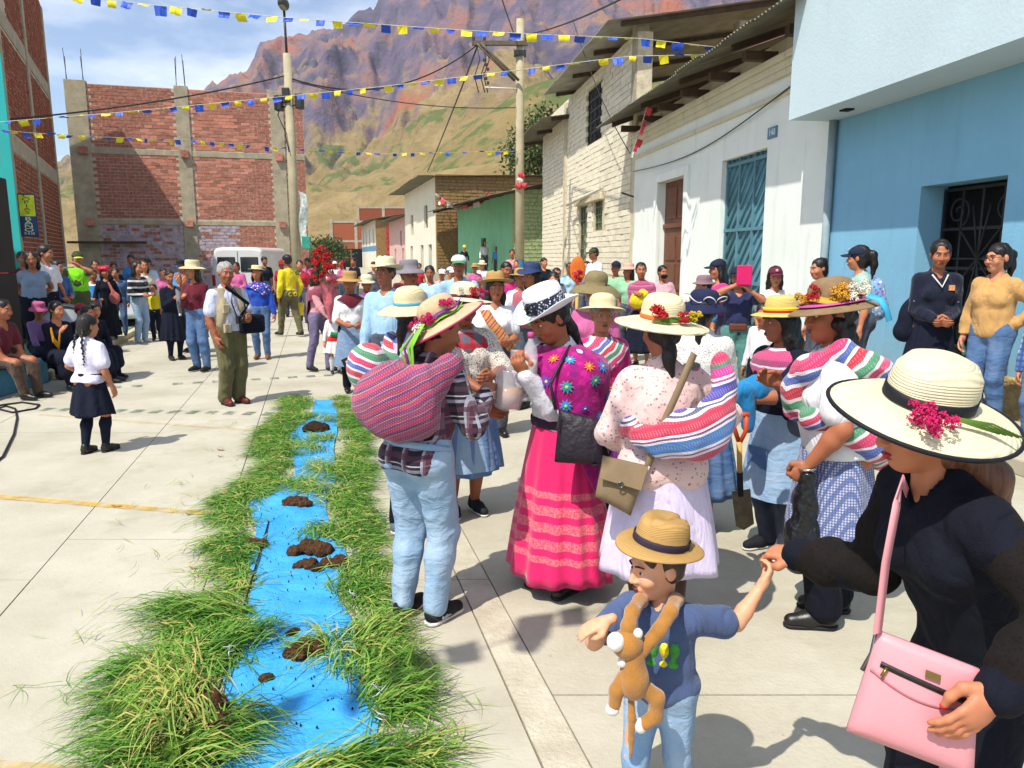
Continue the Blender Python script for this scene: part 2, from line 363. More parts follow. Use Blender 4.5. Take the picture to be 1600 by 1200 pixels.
# ================================================================= building helpers
def wall(fr, name, u0, u1, z0, z1, ops, mat, th=.3, off=0., parent=None):
    us = sorted(set([u0, u1]+[max(u0, min(u1, x)) for o in ops for x in (o[0], o[1])])); zs = sorted(set([z0, z1]+[max(z0, min(z1, x)) for o in ops for x in (o[2], o[3])]))
    b = MB()
    for i in range(len(us)-1):
        j = 0
        while j < len(zs)-1:
            def hole(j): return any(o[0] < (us[i]+us[i+1])/2 < o[1] and o[2] < (zs[j]+zs[j+1])/2 < o[3] for o in ops)
            if hole(j): j += 1; continue
            k = j
            while k+1 < len(zs)-1 and not hole(k+1): k += 1
            b.box((us[i], off-th, zs[j]), (us[i+1], off, zs[k+1])); j = k+1
    return b.build(name, mat, parent or fr.e)
BRICK_ME = {}
def bricks(parent, u0, u1, z0, z1, ops, bw, bh, mats, gap=.012, depth=.05, off=0., jit=.006, nparts=300, key=None, pick=None, axis='x', rot=0.):
    """courses of real bricks; mats: list or function(u,z)->material; the nearest stay objects, the rest one stuff part"""
    rng = random.Random(len(bpy.data.objects)); cells = []; z = z0; r = 0
    while z < z1-.03:
        u = u0-(bw/2 if r % 2 else 0); h = min(bh, z1-z)
        while u < u1-.02:
            a, b_ = max(u, u0), min(u+bw, u1)
            if b_-a > .04:
                c = ((a+b_)/2, z+h/2)
                if not any(o[0]-.01 < c[0] < o[1]+.01 and o[2]-.01 < c[1] < o[3]+.01 for o in ops): cells.append((a, b_, z, z+h))
            u += bw
        z += bh; r += 1
    cells.sort(key=key or (lambda c: c[0])); mf = mats if callable(mats) else (lambda u, z: mats)
    rest = {}
    for i, (a, b_, za, zb) in enumerate(cells):
        m = mf((a+b_)/2, (za+zb)/2); d = depth+rng.uniform(-jit, jit)
        ca, cz = (a+b_)/2, (za+zb)/2; sx, sz = (b_-a)-gap, (zb-za)-gap
        if i < nparts:
            kk = m.name
            if kk not in BRICK_ME:
                t = MB().box((-.5, -.5, -.5), (.5, .5, .5)); me = bpy.data.meshes.new('brick'); me.from_pydata(t.v, [], t.f); me.materials.append(m); BRICK_ME[kk] = me
            o = bpy.data.objects.new('brick', BRICK_ME[kk]); COL.objects.link(o); o.parent = parent
            if axis == 'x': o.location = (ca, off+d/2-.02, cz); o.scale = (sx, d+.04, sz); o.rotation_euler = (rng.uniform(-.01, .01), rng.uniform(-.012, .012), rng.uniform(-.01, .01))
        else:
            rest.setdefault(m.name, (m, MB()))[1].box((ca-sx/2, off-.04, cz-sz/2), (ca+sx/2, off+d, cz+sz/2), Matrix.Translation((ca, 0, cz)) @ Matrix.Rotation(rng.uniform(-.012, .012), 4, 'Y') @ Matrix.Translation((-ca, 0, -cz)))
    for m, b_ in rest.values(): tag(b_.build('bricks', m, parent), kind='stuff')
def corrugated(parent, name, P0, U, Vv, nu, mat, pitch=.11, amp=.018, th=.004):
    """tin sheet: origin P0, width vector U (across the waves), length vector Vv"""
    P0, U, Vv = Vector(P0), Vector(U), Vector(Vv); N = U.cross(Vv).normalized(); n = max(8, int(U.length/pitch*6)); V = []; Fc = []
    for i in range(n+1):
        o = N*amp*math.sin(2*math.pi*i/6)
        for j in range(nu+1): V.append(P0+U*(i/n)+Vv*(j/nu)+o+N*.01*math.sin(j*1.7+i*.02))
    for i in range(n):
        for j in range(nu): a = i*(nu+1)+j; Fc.append((a, a+nu+1, a+nu+2, a+1))
    k = len(V); V += [p-N*th for p in V]; Fc += [tuple(x+k for x in f[::-1]) for f in Fc]
    b = MB().add(V, Fc, True); return b.build(name, mat, parent)
m_brick = M('red_brick', 'b07360', .9, .4, 11, .5, 30, rnd=.34); m_brick_s = M('dull_brick', '8a4a30', .9, .3, 9, .5, 30, rnd=.25)
m_brick_w = M('whitewashed_brick', 'a89aa6', .9, .45, 7, .5, 30, rnd=.25)
m_mortar = M('mortar', 'b8a894', .95, .2, 6, .5, 20); m_ccol = M('raw_concrete', '9f9680', .92, .22, 3, .5, 14, bd=.02)
m_tin = M('weathered_tin', '6f6c5a', .6, .3, 2, .15, 20, metal=.25); m_tin2 = M('galvanised_tin', '97968a', .55, .25, 2, .15, 20, metal=.3)
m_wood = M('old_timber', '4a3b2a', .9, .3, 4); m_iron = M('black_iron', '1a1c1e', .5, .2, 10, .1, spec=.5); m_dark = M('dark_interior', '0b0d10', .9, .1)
m_glass = M('dark_glass', '1b2226', .12, .2, 2, 0, spec=.6)
def tinroof(fr, u0, u1, n_out, z_out, n_in, z_in, mat, parent=None, sheet=1.05, rafters=True):
    nsh = max(1, int(round((u1-u0)/sheet))); du = (u1-u0)/nsh
    for i in range(nsh):
        s_ = random.uniform(-.05, .05)
        corrugated(parent or fr.e, 'roof_sheet', (u0+i*du-.03, n_out+s_, z_out+.012*(i % 2)), (du+.06, 0, 0), (0, n_in-n_out, z_in-z_out), 4, mat)
    if rafters:
        k = int((u1-u0)/2.3)
        sl = (z_in-z_out)/(n_in-n_out)
        for i in range(k+1):
            u = u0+.15+(u1-u0-.3)*i/max(1, k); b = MB(); mt = None
            V = [(u-.05, n_out-.45, z_out+sl*-.45-.15), (u+.05, n_out-.45, z_out+sl*-.45-.15), (u+.05, n_in, z_in-.15), (u-.05, n_in, z_in-.15)]
            V += [(x, y, z+.12) for x, y, z in V]
            b.add(V, [(0, 3, 2, 1), (4, 5, 6, 7), (0, 1, 5, 4), (1, 2, 6, 5), (2, 3, 7, 6), (3, 0, 4, 7)]).build('rafter', m_wood, parent or fr.e)
def grille(parent, name, u0, u1, z0, z1, y, nx, nz, mat=m_iron, r=.012, diag=False):
    b = MB()
    for i in range(nx+1): u = u0+(u1-u0)*i/nx; b.box((u-r, y-r, z0), (u+r, y+r, z1))
    for j in range(nz+1): z = z0+(z1-z0)*j/nz; b.box((u0, y-r-.003, z-r), (u1, y+r+.003, z+r))
    if diag:
        for i in range(nx):
            for j in range(nz):
                cu, cz = u0+(u1-u0)*(i+.5)/nx, z0+(z1-z0)*(j+.5)/nz; R = .38*min((u1-u0)/nx, (z1-z0)/nz)
                b.tube([(cu+R*math.cos(t), y, cz+R*math.sin(t)) for t in np.linspace(0, 6.283, 13)], r*.8, 5, False)
    return b.build(name, mat, parent)
# ================================================================= blue building (right)
m_blue = PLASTER('blue_wall_paint', '7cb0cc', '5f86a0', .07, .3); m_blue2 = PLASTER('pale_blue_paint', 'b9ccd2', 'a8b4b8', .04, .25, 0)
m_stone = M('rough_stone', 'a08a5e', .95, .3, 9, 1.0, 12, bd=.04); m_pipe = M('grey_pipe', '8fa3a8', .6, .1)
fb = Frame('blue_house', RO, RD, 'blue rendered house with pale overhanging upper floor and dark iron gate', 'house')
uN, _ = fb.hit(1297, 300); d0, _ = fb.hit(1562, 400); d1, _ = fb.hit(1430, 400); _, dz = fb.hit(1562, 275)
ZB = fb.hit(1297, 192)[1]
wall(fb, 'wall', -9, uN, .32, ZB+.02, [(d0, d1, -1, dz)], m_blue, .35)
boxo('plinth', m_stone, fb.e, (-9, -.3, -.02), (d0-.1, .06, .55), .02)
boxo('plinth', m_blue, fb.e, (d1+.05, -.3, -.02), (uN, .03, .42), .01)
OV = .68
boxo('upper_floor', m_blue2, fb.e, (-9, -3, ZB), (uN+.02, OV, 7.2))
boxo('soffit_vent', m_dark, fb.e, (3.2, OV-.4, ZB-.02), (3.35, OV-.28, ZB+.01))
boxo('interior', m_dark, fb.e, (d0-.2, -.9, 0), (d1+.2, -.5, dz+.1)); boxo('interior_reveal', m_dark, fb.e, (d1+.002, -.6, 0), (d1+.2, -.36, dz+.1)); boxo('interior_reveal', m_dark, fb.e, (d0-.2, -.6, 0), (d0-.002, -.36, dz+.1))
boxo('doorstep', m_kerb, fb.e, (d0-.05, -.5, .13), (d1+.05, .18, .26), .015)
g_ = grille(fb.e, 'iron_gate', d0+.04, d1-.04, .27, dz-.05, -.3, 4, 5, m_iron, .016)
b = MB()
for k in range(10):
    a = math.pi*2*k/10; cu, cz = (d0+d1)/2, 1.72
    b.tube([(cu, -.28, cz), (cu+.42*math.cos(a), -.28, cz+.62*math.sin(a))], .011, 6)
for cu in (d0+.3, d1-.3):
    for cz in (.62, 2.25): b.tube([(cu+(.03+.022*t)*math.cos(t*1.5), -.28, cz+(.03+.022*t)*math.sin(t*1.5)) for t in np.linspace(0, 7, 26)], .01, 6)
tag(b.build('scrollwork', m_iron, g_), kind='stuff')
MB().tube([(uN-.08, .07, .1), (uN-.08, .07, ZB)], .055, 10).build('drain_pipe', m_pipe, fb.e)
# ================================================================= white building with cornice
m_white = PLASTER('chalky_white_wall', 'e2e8e2', 'a8b0a4', .05, .35); m_corn = PLASTER('cream_cornice', 'cfc9b0', '8f8468', .1, .5, 0)
m_door = M('brown_door_paint', '6b4330', .6, .2, 6, .2); m_bmetal = M('blue_grey_metal', '54808e', .5, .15, 3, .1)
fw = Frame('white_house', fb.w(uN, 0, 0), RD, 'single storey white house with cornice, brown panelled door and rusty tin roof', 'house')
uE, _ = fw.hit(990, 330); zc = fw.hit(1237, 103)[1]
b0, b1 = fw.hit(1068, 400)[0], fw.hit(1027, 400)[0]; bz = fw.hit(1068, 275)[1]
g0, g1 = fw.hit(1190, 400)[0], fw.hit(1122, 400)[0]; gz = fw.hit(1190, 233)[1]
wall(fw, 'wall', .0, uE, -.02, zc, [(b0, b1, -1, bz), (g0, g1, -1, gz)], m_white, .45)
for k, (o, z0, z1) in enumerate(((.05, zc-.42, zc-.34), (.1, zc-.02, zc+.1), (.17, zc+.101, zc+.2), (.08, zc-.12, zc-.021))): boxo('cornice', m_corn, fw.e, (.0, -.1, z0), (uE-.01, o, z1), .01)
boxo('parapet', m_corn, fw.e, (.0, -.5, zc+.2), (uE-.02, -.06, zc+.5))
for k in range(7): boxo('joist_end', m_wood, fw.e, (.5+k*(uE-1)/6, -.3, zc+.22), (.65+k*(uE-1)/6, .5, zc+.36))
ze = fw.hit(1100, 83, 1.0)[1]
tinroof(fw, -.3, uE+.45, 1.0, ze, -5, ze+2.1, m_tin)
boxo('pilaster', m_white, fw.e, (.02, -.1, -.01), (fw.hit(1256, 300)[0], .06, zc-.43), .01)
# brown door
dr = boxo('door', m_door, fw.e, (b0, -.22, .13), (b1, -.16, bz)); W = (b1-b0)
for k in range(2):
    for z0, z1 in ((.35, .95), (1.02, 1.65), (1.72, 2.3)):
        zz = bz/3.62; boxo('door_panel', m_door, dr, (b0+W*(.08+.46*k), -.165, z0*zz), (b0+W*(.46+.46*k), -.135, z1*zz), .02)
    boxo('transom_panel', m_door, dr, (b0+W*(.08+.46*k), -.165, bz*.75), (b0+W*(.46+.46*k), -.135, bz*.96), .02)
boxo('door_rail', m_door, dr, (b0, -.165, bz*.69), (b1, -.11, bz*.72), .01)
for lo, hi in (((b0-.22, -.06, .1), (b0, .07, bz+.2)), ((b1, -.06, .1), (b1+.22, .07, bz+.2)), ((b0-.001, -.06, bz), (b1+.001, .072, bz+.2))): boxo('door_frame', m_white, fw.e, lo, hi, .015)
# blue metal gate with slanted ribs
gt = boxo('metal_gate', m_bmetal, fw.e, (g0, -.2, .13), (g1, -.15, gz)); W = g1-g0
k = 0; zz = -W
while zz < gz:
    p0, p1 = (g0, zz), (g1, zz+W*1.15); t0 = max(0, (.15-zz)/(W*1.15)); t1 = min(1, (gz-zz)/(W*1.15))
    if t1 > t0+.02:
        a = (g0+W*t1, -.14, zz+W*1.15*t1); c_ = (g0+W*t0, -.14, zz+W*1.15*t0)
        MB().tube([(2*((g0+g1)/2)-a[0], a[1], a[2]), (2*((g0+g1)/2)-c_[0], c_[1], c_[2])], .035, 4).build('gate_rib', m_bmetal, gt)
    zz += .27
for f in (.02, .33, .62, .98): boxo('gate_rail', m_bmetal, gt, (g0, -.15, .13+(gz-.2)*f), (g1, -.085, .13+(gz-.2)*f+.06))
for f in (.0, .33, .66, .96): boxo('gate_stile', m_bmetal, gt, (g0+W*f, -.15, .13), (g0+W*f+.06, -.09, gz))
pu, pz = fw.hit(1208, 207)
pl = boxo('number_plate', M('plate_blue', '5a7f96', .4), fw.e, (pu-.16, .0, pz-.09), (pu+.16, .02, pz+.09))
text('lettering', '140', M('plate_white', 'd8e2e6', .5), pl, (pu, .021, pz), (math.pi/2, 0, math.pi), .15)
# electric bracket & cables on the facade
MB().tube([(uE-.1, .05, 3.3), (uE-.6, .5, 3.35)], .025, 6).build('bracket', m_iron, fw.e)
MB().tube([(uE*(t), .05+.02*math.sin(9*t), 3.95+.28*math.sin(t*3.1)*0-.35*math.sin(t*3.14)+.6*(1-t)) for t in np.linspace(0.02, .99, 24)], .012, 5).build('wall_cable', m_iron, fw.e)
# ================================================================= two storey painted adobe house
m_adobe_w = M('limewashed_brick', 'ddd6c0', .95, .14, 8, .8, 22, rnd=.10, bd=.012); m_wash = M('limewash_mortar', 'c4b99e', .95, .2, 5, .7, 14, bd=.02)
m_adobe_b = M('bare_adobe', '8b6f45', .95, .25, 6, .9, 16, bd=.02)
fa = Frame('painted_brick_house', fw.w(uE, 0, 0), RD, 'two storey whitewashed brick house with barred upper window and tin eaves', 'house')
uF, _ = fa.hit(848, 330); zt = 7.45
w0, w1 = fa.hit(940, 200)[0], fa.hit(916, 200)[0]; wz1, wz0 = fa.hit(928, 135)[1], fa.hit(928, 222)[1]
l0, l1, lz = fa.hit(917, 360)[0], fa.hit(905, 360)[0], fa.hit(910, 322)[1]
s0, s1, sz1, sz0 = fa.hit(941, 340)[0], fa.hit(928, 340)[0], fa.hit(935, 310)[1], fa.hit(935, 360)[1]
ops = [(w0, w1, wz0, wz1), (l0, l1, -1, lz), (s0, s1, sz0, sz1)]
wall(fa, 'wall', .0, uF, -.02, zt, ops, m_wash, .4)
bricks(fa.e, .3, uF-.02, 1.2, zt, ops+[(l0-.2, l1+.25, 0, lz+.25), (s0-.3, s1+.1, sz0-.1, sz1+.15)], .42, .165, m_adobe_w, gap=.016, depth=.02, jit=.012, nparts=300, key=lambda c: c[0])
for nm, (a, c_, z0, z1), nx, nz in (('window', ops[0], 4, 5), ('window', ops[2], 3, 4), ('gate', ops[1], 3, 7)):
    x = boxo(nm, m_glass, fa.e, (a, -.3, max(.1, z0)), (c_, -.28, z1)); grille(x, 'grille', a+.02, c_-.02, max(.1, z0)+.02, z1-.02, -.08, nx, nz, m_iron if nz == 5 else M('green_iron', '5b6a52', .6), .022, nz == 5)
boxo('corner_post', m_ccol, fa.e, (.02, -.3, zt-2.0), (.35, .05, zt+.3)); boxo('lintel', m_wash, fa.e, (s0-.3, -.1, lz+.02), (l1+.25, .16, lz+.22), .02)
boxo('pilaster', m_wash, fa.e, (uF*.62, -.1, .1), (uF*.62+.4, .075, zt-.1), .02)
MB().tube([(s0-.2, .1, lz+.35), (l1+.7, .3, lz+.1)], .05, 8).build('street_light_tube', M('white_tube', 'c9c4b0', .5), fa.e)
zr = zt+.02
tinroof(fa, -.5, uF*.60, 1.0, zr+.05, -6, zr+1.2, m_tin2, sheet=2.2)
tinroof(fa, uF*.60, uF+1.2, 1.1, zr-.75, -6, zr+.35, m_tin, sheet=1.6)
# brick annexe wall behind the tin roof of the white house
fx = boxo('annexe_wall', m_brick, fa.e, (-3.4, -3.2, 4.6), (.3, -2.9, zt+.25)); boxo('annexe_column', m_ccol, fa.e, (-.05, -2.95, 4.6), (.35, -2.7, zt+.35))
# ================================================================= green house on a raised porch
m_green = PLASTER('mint_green_wall', '80c096', '5a7a5c', .1, .4); m_lgreen = M('faded_green_adobe', '9aa878', .95, .2, 5, .9, 12, bd=.03)
gA, gB = PY(800, 400, 36.5), PY(716, 400, 47)
fg = Frame('green_house', gA, (gB-gA), 'mint green house with sagging tin porch roof behind the utility pole', 'house')
LG = (Vector((gB.x, gB.y, 0))-Vector((gA.x, gA.y, 0))).length
hG = 4.7; du, dw_ = LG*.42, .9
wall(fg, 'wall', 0, LG, 0, hG, [(du, du+1.0, .8, 2.7)], m_green, .3)
boxo('door', m_dark, fg.e, (du, -.25, .8), (du+1.0, -.2, 2.7)); boxo('porch', m_ccol, fg.e, (-.2, .0, 0), (LG, 1.6, .78), .02)
boxo('end_wall', m_lgreen, fg.e, (-.32, -9, 0), (-.02, .0, hG+.15))
for r in range(26):
    x = .0
    b = MB()
    while x < 8.9: ww = random.uniform(.32, .45); b.box((-.35-random.uniform(0, .03), -x-ww+.02, r*.185+.02), (-.3, -x, r*.185+.17)); x += ww
    b.build('adobe_course', m_lgreen, fg.e)
tinroof(fg, -1.2, LG+.5, 1.9, hG-.35, -4, hG+1.0, m_tin, sheet=1.8)
# ================================================================= tall white/adobe house
m_plaster = PLASTER('white_plaster', 'd8d3c0', '9a8a66', .08, .4)
hA, hB = PY(682, 400, 48), PY(634, 400, 62)
fh = Frame('adobe_house', hA, (hB-hA), 'two storey white plastered house with bare brown adobe gable wall', 'house')
LH = (Vector((hB.x, hB.y, 0))-Vector((hA.x, hA.y, 0))).length; hz = 6.7
ops = [(LH*.22, LH*.22+1.5, 3.6, 5.1), (LH*.68, LH*.68+1.4, 3.3, 4.8), (LH*.12, LH*.12+1.3, 0, 2.5), (LH*.36, LH*.36+1.3, 0, 2.5), (LH*.72, LH*.72+1.3, 0, 2.5)]
wall(fh, 'wall', 0, LH, 0, hz, ops, m_plaster, .35)
for i, (a, c_, z0, z1) in enumerate(ops):
    x = boxo('window' if i < 2 else 'door', m_glass if i < 2 else m_dark, fh.e, (a, -.3, z0), (c_, -.25, z1))
    if i < 2: grille(x, 'frame', a, c_, z0, z1, -.2, 2, 3, M('green_iron', '5b6a52', .6), .03)
boxo('gable_wall', m_adobe_b, fh.e, (-.3, -11, 0), (-.002, .02, hz))
for r in range(33):
    b = MB(); x = 0.; z = r*.2
    while x < 10.9: ww = random.uniform(.36, .5); b.box((-.33-random.uniform(0, .05), -x-ww+.03, z+.02), (-.28, -x, z+.18)); x += ww
    b.build('adobe_course', m_adobe_b, fh.e)
tinroof(fh, -.7, LH+.5, 1.2, hz-.15, -8, hz+.1, m_tin, sheet=2.5, rafters=False)
# ================================================================= smaller houses further along the street
def far_house(name, pa, pb, ya, yb, h, wm, label, roof=True, wins=(), sidem=None, band=None, deep=9):
    a_, b_ = PY(pa, 400, ya), PY(pb, 400, yb); f = Frame(name, a_, b_-a_, label, 'house'); L = (b_-a_).length
    ops = [(L*u, L*u+w_, z0, z1) for u, w_, z0, z1 in wins]
    wall(f, 'wall', 0, L, 0, h, ops, wm, .3); boxo('end_wall', sidem or wm, f.e, (-.25, -deep, 0), (-.001, .0, h-.03))
    for o in ops: boxo('window' if o[2] > .2 else 'door', m_glass, f.e, (o[0], -.28, o[2]), (o[1], -.22, o[3]))
    if band: boxo('painted_band', band, f.e, (.02, 0, h*.42), (L-.02, .012, h*.52))
    if roof: tinroof(f, -.6, L+.4, 1.1, h-.1, -5, h+.9, m_tin, sheet=2.6, rafters=False)
    return f, L
m_pink = M('pale_pink_wall', 'c9a49c', .9, .1, 2)
far_house('pink_house', 634, 609, 64, 76, 5.0, m_pink, 'pale pink house with small windows between taller houses', True, ((.2, 1.1, 2.6, 3.9), (.1, 1.2, 0, 2.4), (.55, 1.2, 0, 2.4)), m_ccol)
fcol, _ = far_house('columned_house', 588, 566, 78, 96, 5.4, m_plaster, 'white house with blue band and tall narrow windows down the street', True, ((.12, 1.0, 2.2, 4.6), (.36, 1.0, 2.2, 4.6), (.6, 1.0, 2.2, 4.6), (.82, 1.0, 2.2, 4.6)), m_adobe_b, M('blue_band', '5a86a6', .9))
boxo('red_poster', M('red_poster_paint', 'b0413d', .9, .5, 3), fcol.e, (-.32, -4.8, 1.9), (-.26, -1.0, 4.7))
def brick_block(name, px0, px1, y0, y1, Y, label, cols, floors):
    A, B = PY(px1, 400, Y), PY(px0, 400, Y); f = Frame(name, A, B-A, label, 'building'); L = (B-A).length; top = PY(px0, y0, Y).z
    boxo('wall', m_brick_s, f.e, (0, -8, 0), (L, 0, top))
    for c_ in cols: boxo('column', m_ccol, f.e, (L*c_-.2, -.1, 0), (L*c_+.2, .09, top+.2))
    for z in floors: boxo('beam', m_ccol, f.e, (-.05, -.1, z*top-.15), (L+.05, .06, z*top+.15))
    return f, L, top
f1, L1, t1 = brick_block('brick_building', 560, 642, 322, 440, 112, 'tall unfinished red brick building at the far end of the street', (.02, .5, .98), (.45, .98))
boxo('door', m_dark, f1.e, (L1*.3, 0, .1), (L1*.45, .1, 2.6))
f2, L2, t2 = brick_block('brick_building', 518, 590, 345, 440, 104, 'lower unfinished red brick building with grey frame at the street end', (.02, .45, .98), (.58, .98))
for k in (.1, .3, .6): boxo('doorway', m_dark, f2.e, (L2*k, 0, .1), (L2*k+1.6, .12, 2.7))
# ================================================================= big brick party wall (left centre)
A, B = PY(483, 400, 29.2), PY(125, 400, 27.0)
fk = Frame('brick_house', A, B-A, 'unfinished red brick building with bare concrete columns and rebar, facing the square', 'building')
LK = (B-A).length; zk = fk.hit(300, 139)[1]
boxo('core', m_mortar, fk.e, (0, -9, -.02), (LK, .009, zk-.02))
cols = [(fk.hit(149, 300)[0], LK), (fk.hit(304, 300)[0], fk.hit(283, 300)[0]), (fk.hit(449, 300)[0], fk.hit(428, 300)[0])]
beams = [(fk.hit(300, 245)[1], fk.hit(300, 236)[1]), (fk.hit(300, 352)[1], fk.hit(300, 345)[1])]
for i, (c0, c1) in enumerate(cols):
    boxo('column', m_ccol, fk.e, (c0, -.2, 0), (c1, .06+.004*i, zk+.08), .01)
    for k in range(4):
        x = c0+.08+(c1-c0-.16)*(k % 2); y = -.12+(k//2)*.1
        if i < 2: MB().tube([(x, y, zk), (x+random.uniform(-.05, .05), y, zk+random.uniform(.8, 1.25))], .012, 5).build('rebar', m_iron, fk.e)
    for z0, z1 in beams: boxo('beam_end', m_brick, fk.e, (c0+.1, .05, z0-.05), (c0+.35, .2, z1))
for i, (z0, z1) in enumerate(beams): boxo('beam', m_ccol, fk.e, (0, -.2, z0), (LK, .035, z1), .01)
ops = [(c0, c1, -1, 99) for c0, c1 in cols]+[(-1, 99, z0-.03, z1+.02) for z0, z1 in beams]
uw = fk.hit(370, 380)[0]
bricks(fk.e, 0.01, LK, .2, zk, ops, .27, .115, lambda u, z: (m_brick_w if (z < beams[1][0] and u > uw and random.random() < .8) else m_brick), gap=.02, depth=.02, jit=.008, key=lambda c: abs(c[0]-LK*.45)+abs(c[2]-5.5)*1.1)
boxo('timber_prop', m_wood, fk.e, (LK-2.2, .1, fk.hit(160, 378)[1]-.06), (LK+.3, .3, fk.hit(160, 378)[1]+.02))
# ================================================================= left building
Cc = Vector((-14.95, 25.6, 0)); near = PY(30, 400, 17.0); dl = (Vector((near.x, near.y, 0))-Cc)
fl = Frame('corner_building', Cc, dl, 'tall brick corner building with turquoise and white painted shop front', 'building')
LL = dl.length; zl = 9.6; m_turq = PLASTER('turquoise_paint', '35b0aa'); m_wh = PLASTER('bright_white_paint', 'd6dede', 'a0a8a8', .04, .2)
boxo('core', m_mortar, fl.e, (0, -12, -.02), (LL-.03, .008, zl))
bz1 = (fl.hit(118, 300)[1], fl.hit(118, 286)[1]); bz2 = (fl.hit(105, 178)[1], fl.hit(105, 160)[1])
lb = [(4.05, 4.45), (6.75, 7.15)]
for z0, z1 in lb: boxo('beam', m_ccol, fl.e, (0, -.2, z0), (LL-.02, .03, z1), .01)
lc = [(.0, .28), (LL*.5, LL*.5+.35), (LL-.35, LL-.02)]
for i, (c0, c1) in enumerate(lc): boxo('column', m_ccol, fl.e, (c0, -.2, 0), (c1, .05+.003*i, zl+(.5 if i else -.1)), .01)
ops = [(c0, c1, -1, 99) for c0, c1 in lc]+[(-1, 99, z0-.02, z1+.02) for z0, z1 in lb]+[(LL*.82, LL, 6.9, 99)]
bricks(fl.e, .02, LL-.02, 1.5, zl, ops, .27, .115, m_brick_s, gap=.02, depth=.018, jit=.008, key=lambda c: -c[0]+abs(c[2]-4)*.8)
boxo('lower_wall', M('green_mural_wall', '6f9a8c', .9, .25, 2), fl.e, (.02, -.1, 0), (LL-.02, .045, 1.5))
boxo('shop_front', m_wh, fl.e, (LL-.03, -12, -.02), (LL+.02, -.38, zl+.3)); boxo('corner_trim', m_turq, fl.e, (LL-.03, -.4, 0), (LL+.06, .06, 6.0))
boxo('trim_band', m_turq, fl.e, (LL+.02, -12, 1.95), (LL+.07, -.41, 2.45)); boxo('trim_band', m_turq, fl.e, (LL+.02, -12, 5.35), (LL+.08, -.41, 5.75))
boxo('awning', M('red_awning', 'a32a2a', .8, .2), fl.e, (LL+.02, -9, 1.35), (LL+.5, -.1, 1.93), .02)
boxo('upper_wall', M('grey_teal_wall', '5f7f7a', .9), fl.e, (LL+.02, -12, 6.3), (LL+.05, -.45, zl))
# hanging sign
sg = empty('hanging_sign', fl.w(LL-.25, .06, 0), math.atan2(fl.u.y, fl.u.x), 'vertical shop sign, yellow over navy, lettered COPIAS BAÑO', 'sign')
su0, sz_t = fl.hit(28, 299); _, sz_b = fl.hit(50, 368)
sz_t, sz_b = PY(38, 299, 16.7).z, PY(40, 369, 16.7).z; SW = .31; zm = sz_t-(sz_t-sz_b)*.52
boxo('backing', M('sign_navy', '1e3157', .5), sg, (-.05, -.02, sz_b), (.03, SW*1.06, sz_t))
boxo('yellow_panel', M('sign_yellow', 'c9d028', .5), sg, (.03, .01, zm), (.04, SW-.0, sz_t-.03)); boxo('navy_panel', M('sign_blue', '1d3a66', .5), sg, (.03, .01, sz_b+.03), (.038, SW, zm-.005))
mk, mw = M('sign_black', '12130f', .6), M('sign_pale', 'd5dcae', .6)
for i, ch in enumerate('COPIAS'): text('lettering', ch, mk, sg, (.041, SW/2, sz_t-.1-i*(sz_t-zm-.06)/6.1+.045), (math.pi/2, 0, math.pi/2), .092, .002, sx=2.2)
for i, ch in enumerate('BAÑO'): text('lettering', ch, mw, sg, (.039, SW/2, zm-.1-i*(zm-sz_b-.12)/4.1+.04), (math.pi/2, 0, math.pi/2), .105, .002, sx=2.2)
text('lettering', 'S/.0.50', mw, sg, (.039, SW/2, sz_b+.075), (math.pi/2, 0, math.pi/2), .07, .002, sx=1.1)
# ================================================================= mountains
def terr_mat():
    b = NB('mountain_slope'); v = b.tc.outputs['Object']; ge = b.n('NewGeometry'); nz = b.sep(ge.outputs['Normal'])[2]; z = b.sep(v)[2]
    n1 = b.noise(v, .02, 6, .65); n2 = b.noise(v, .008, 3, .6); n3 = b.noise(v, .09, 4, .7)
    rock = b.ramp(n1, [(.3, C('3c3648')), (.46, C('5a5264')), (.54, C('7a5f5c')), (.64, C('94573f'))])
    grass = b.ramp(n3, [(.3, C('6f6038')), (.5, C('82704a')), (.7, C('937f58'))])
    alt = b.math('ADD', b.math('MULTIPLY', z, 1/210.), b.math('MULTIPLY', n2, .55))
    k = b.ramp(b.math('ADD', alt, b.math('MULTIPLY', b.math('SUBTRACT', .62, nz), .9)), [(.52, (0, 0, 0, 1)), (.8, (1, 1, 1, 1))])
    c = b.mix(k, grass, rock)
    zz = b.math('MULTIPLY', b.math('GREATER_THAN', z, 22.), b.math('LESS_THAN', z, 62.)); gm = b.math('MULTIPLY', b.ramp(b.noise(v, .045, 4, .72), [(.5, (0, 0, 0, 1)), (.57, (.9, .9, .9, 1))]), zz)
    c = b.mix(gm, c, C('4c5a2c')); b.col(c)
    b.bump(b.math('ADD', n1, b.math('MULTIPLY', n3, .6)), .8, 6.)
    return b.fin(.95, .1)
m_mtn = terr_mat()
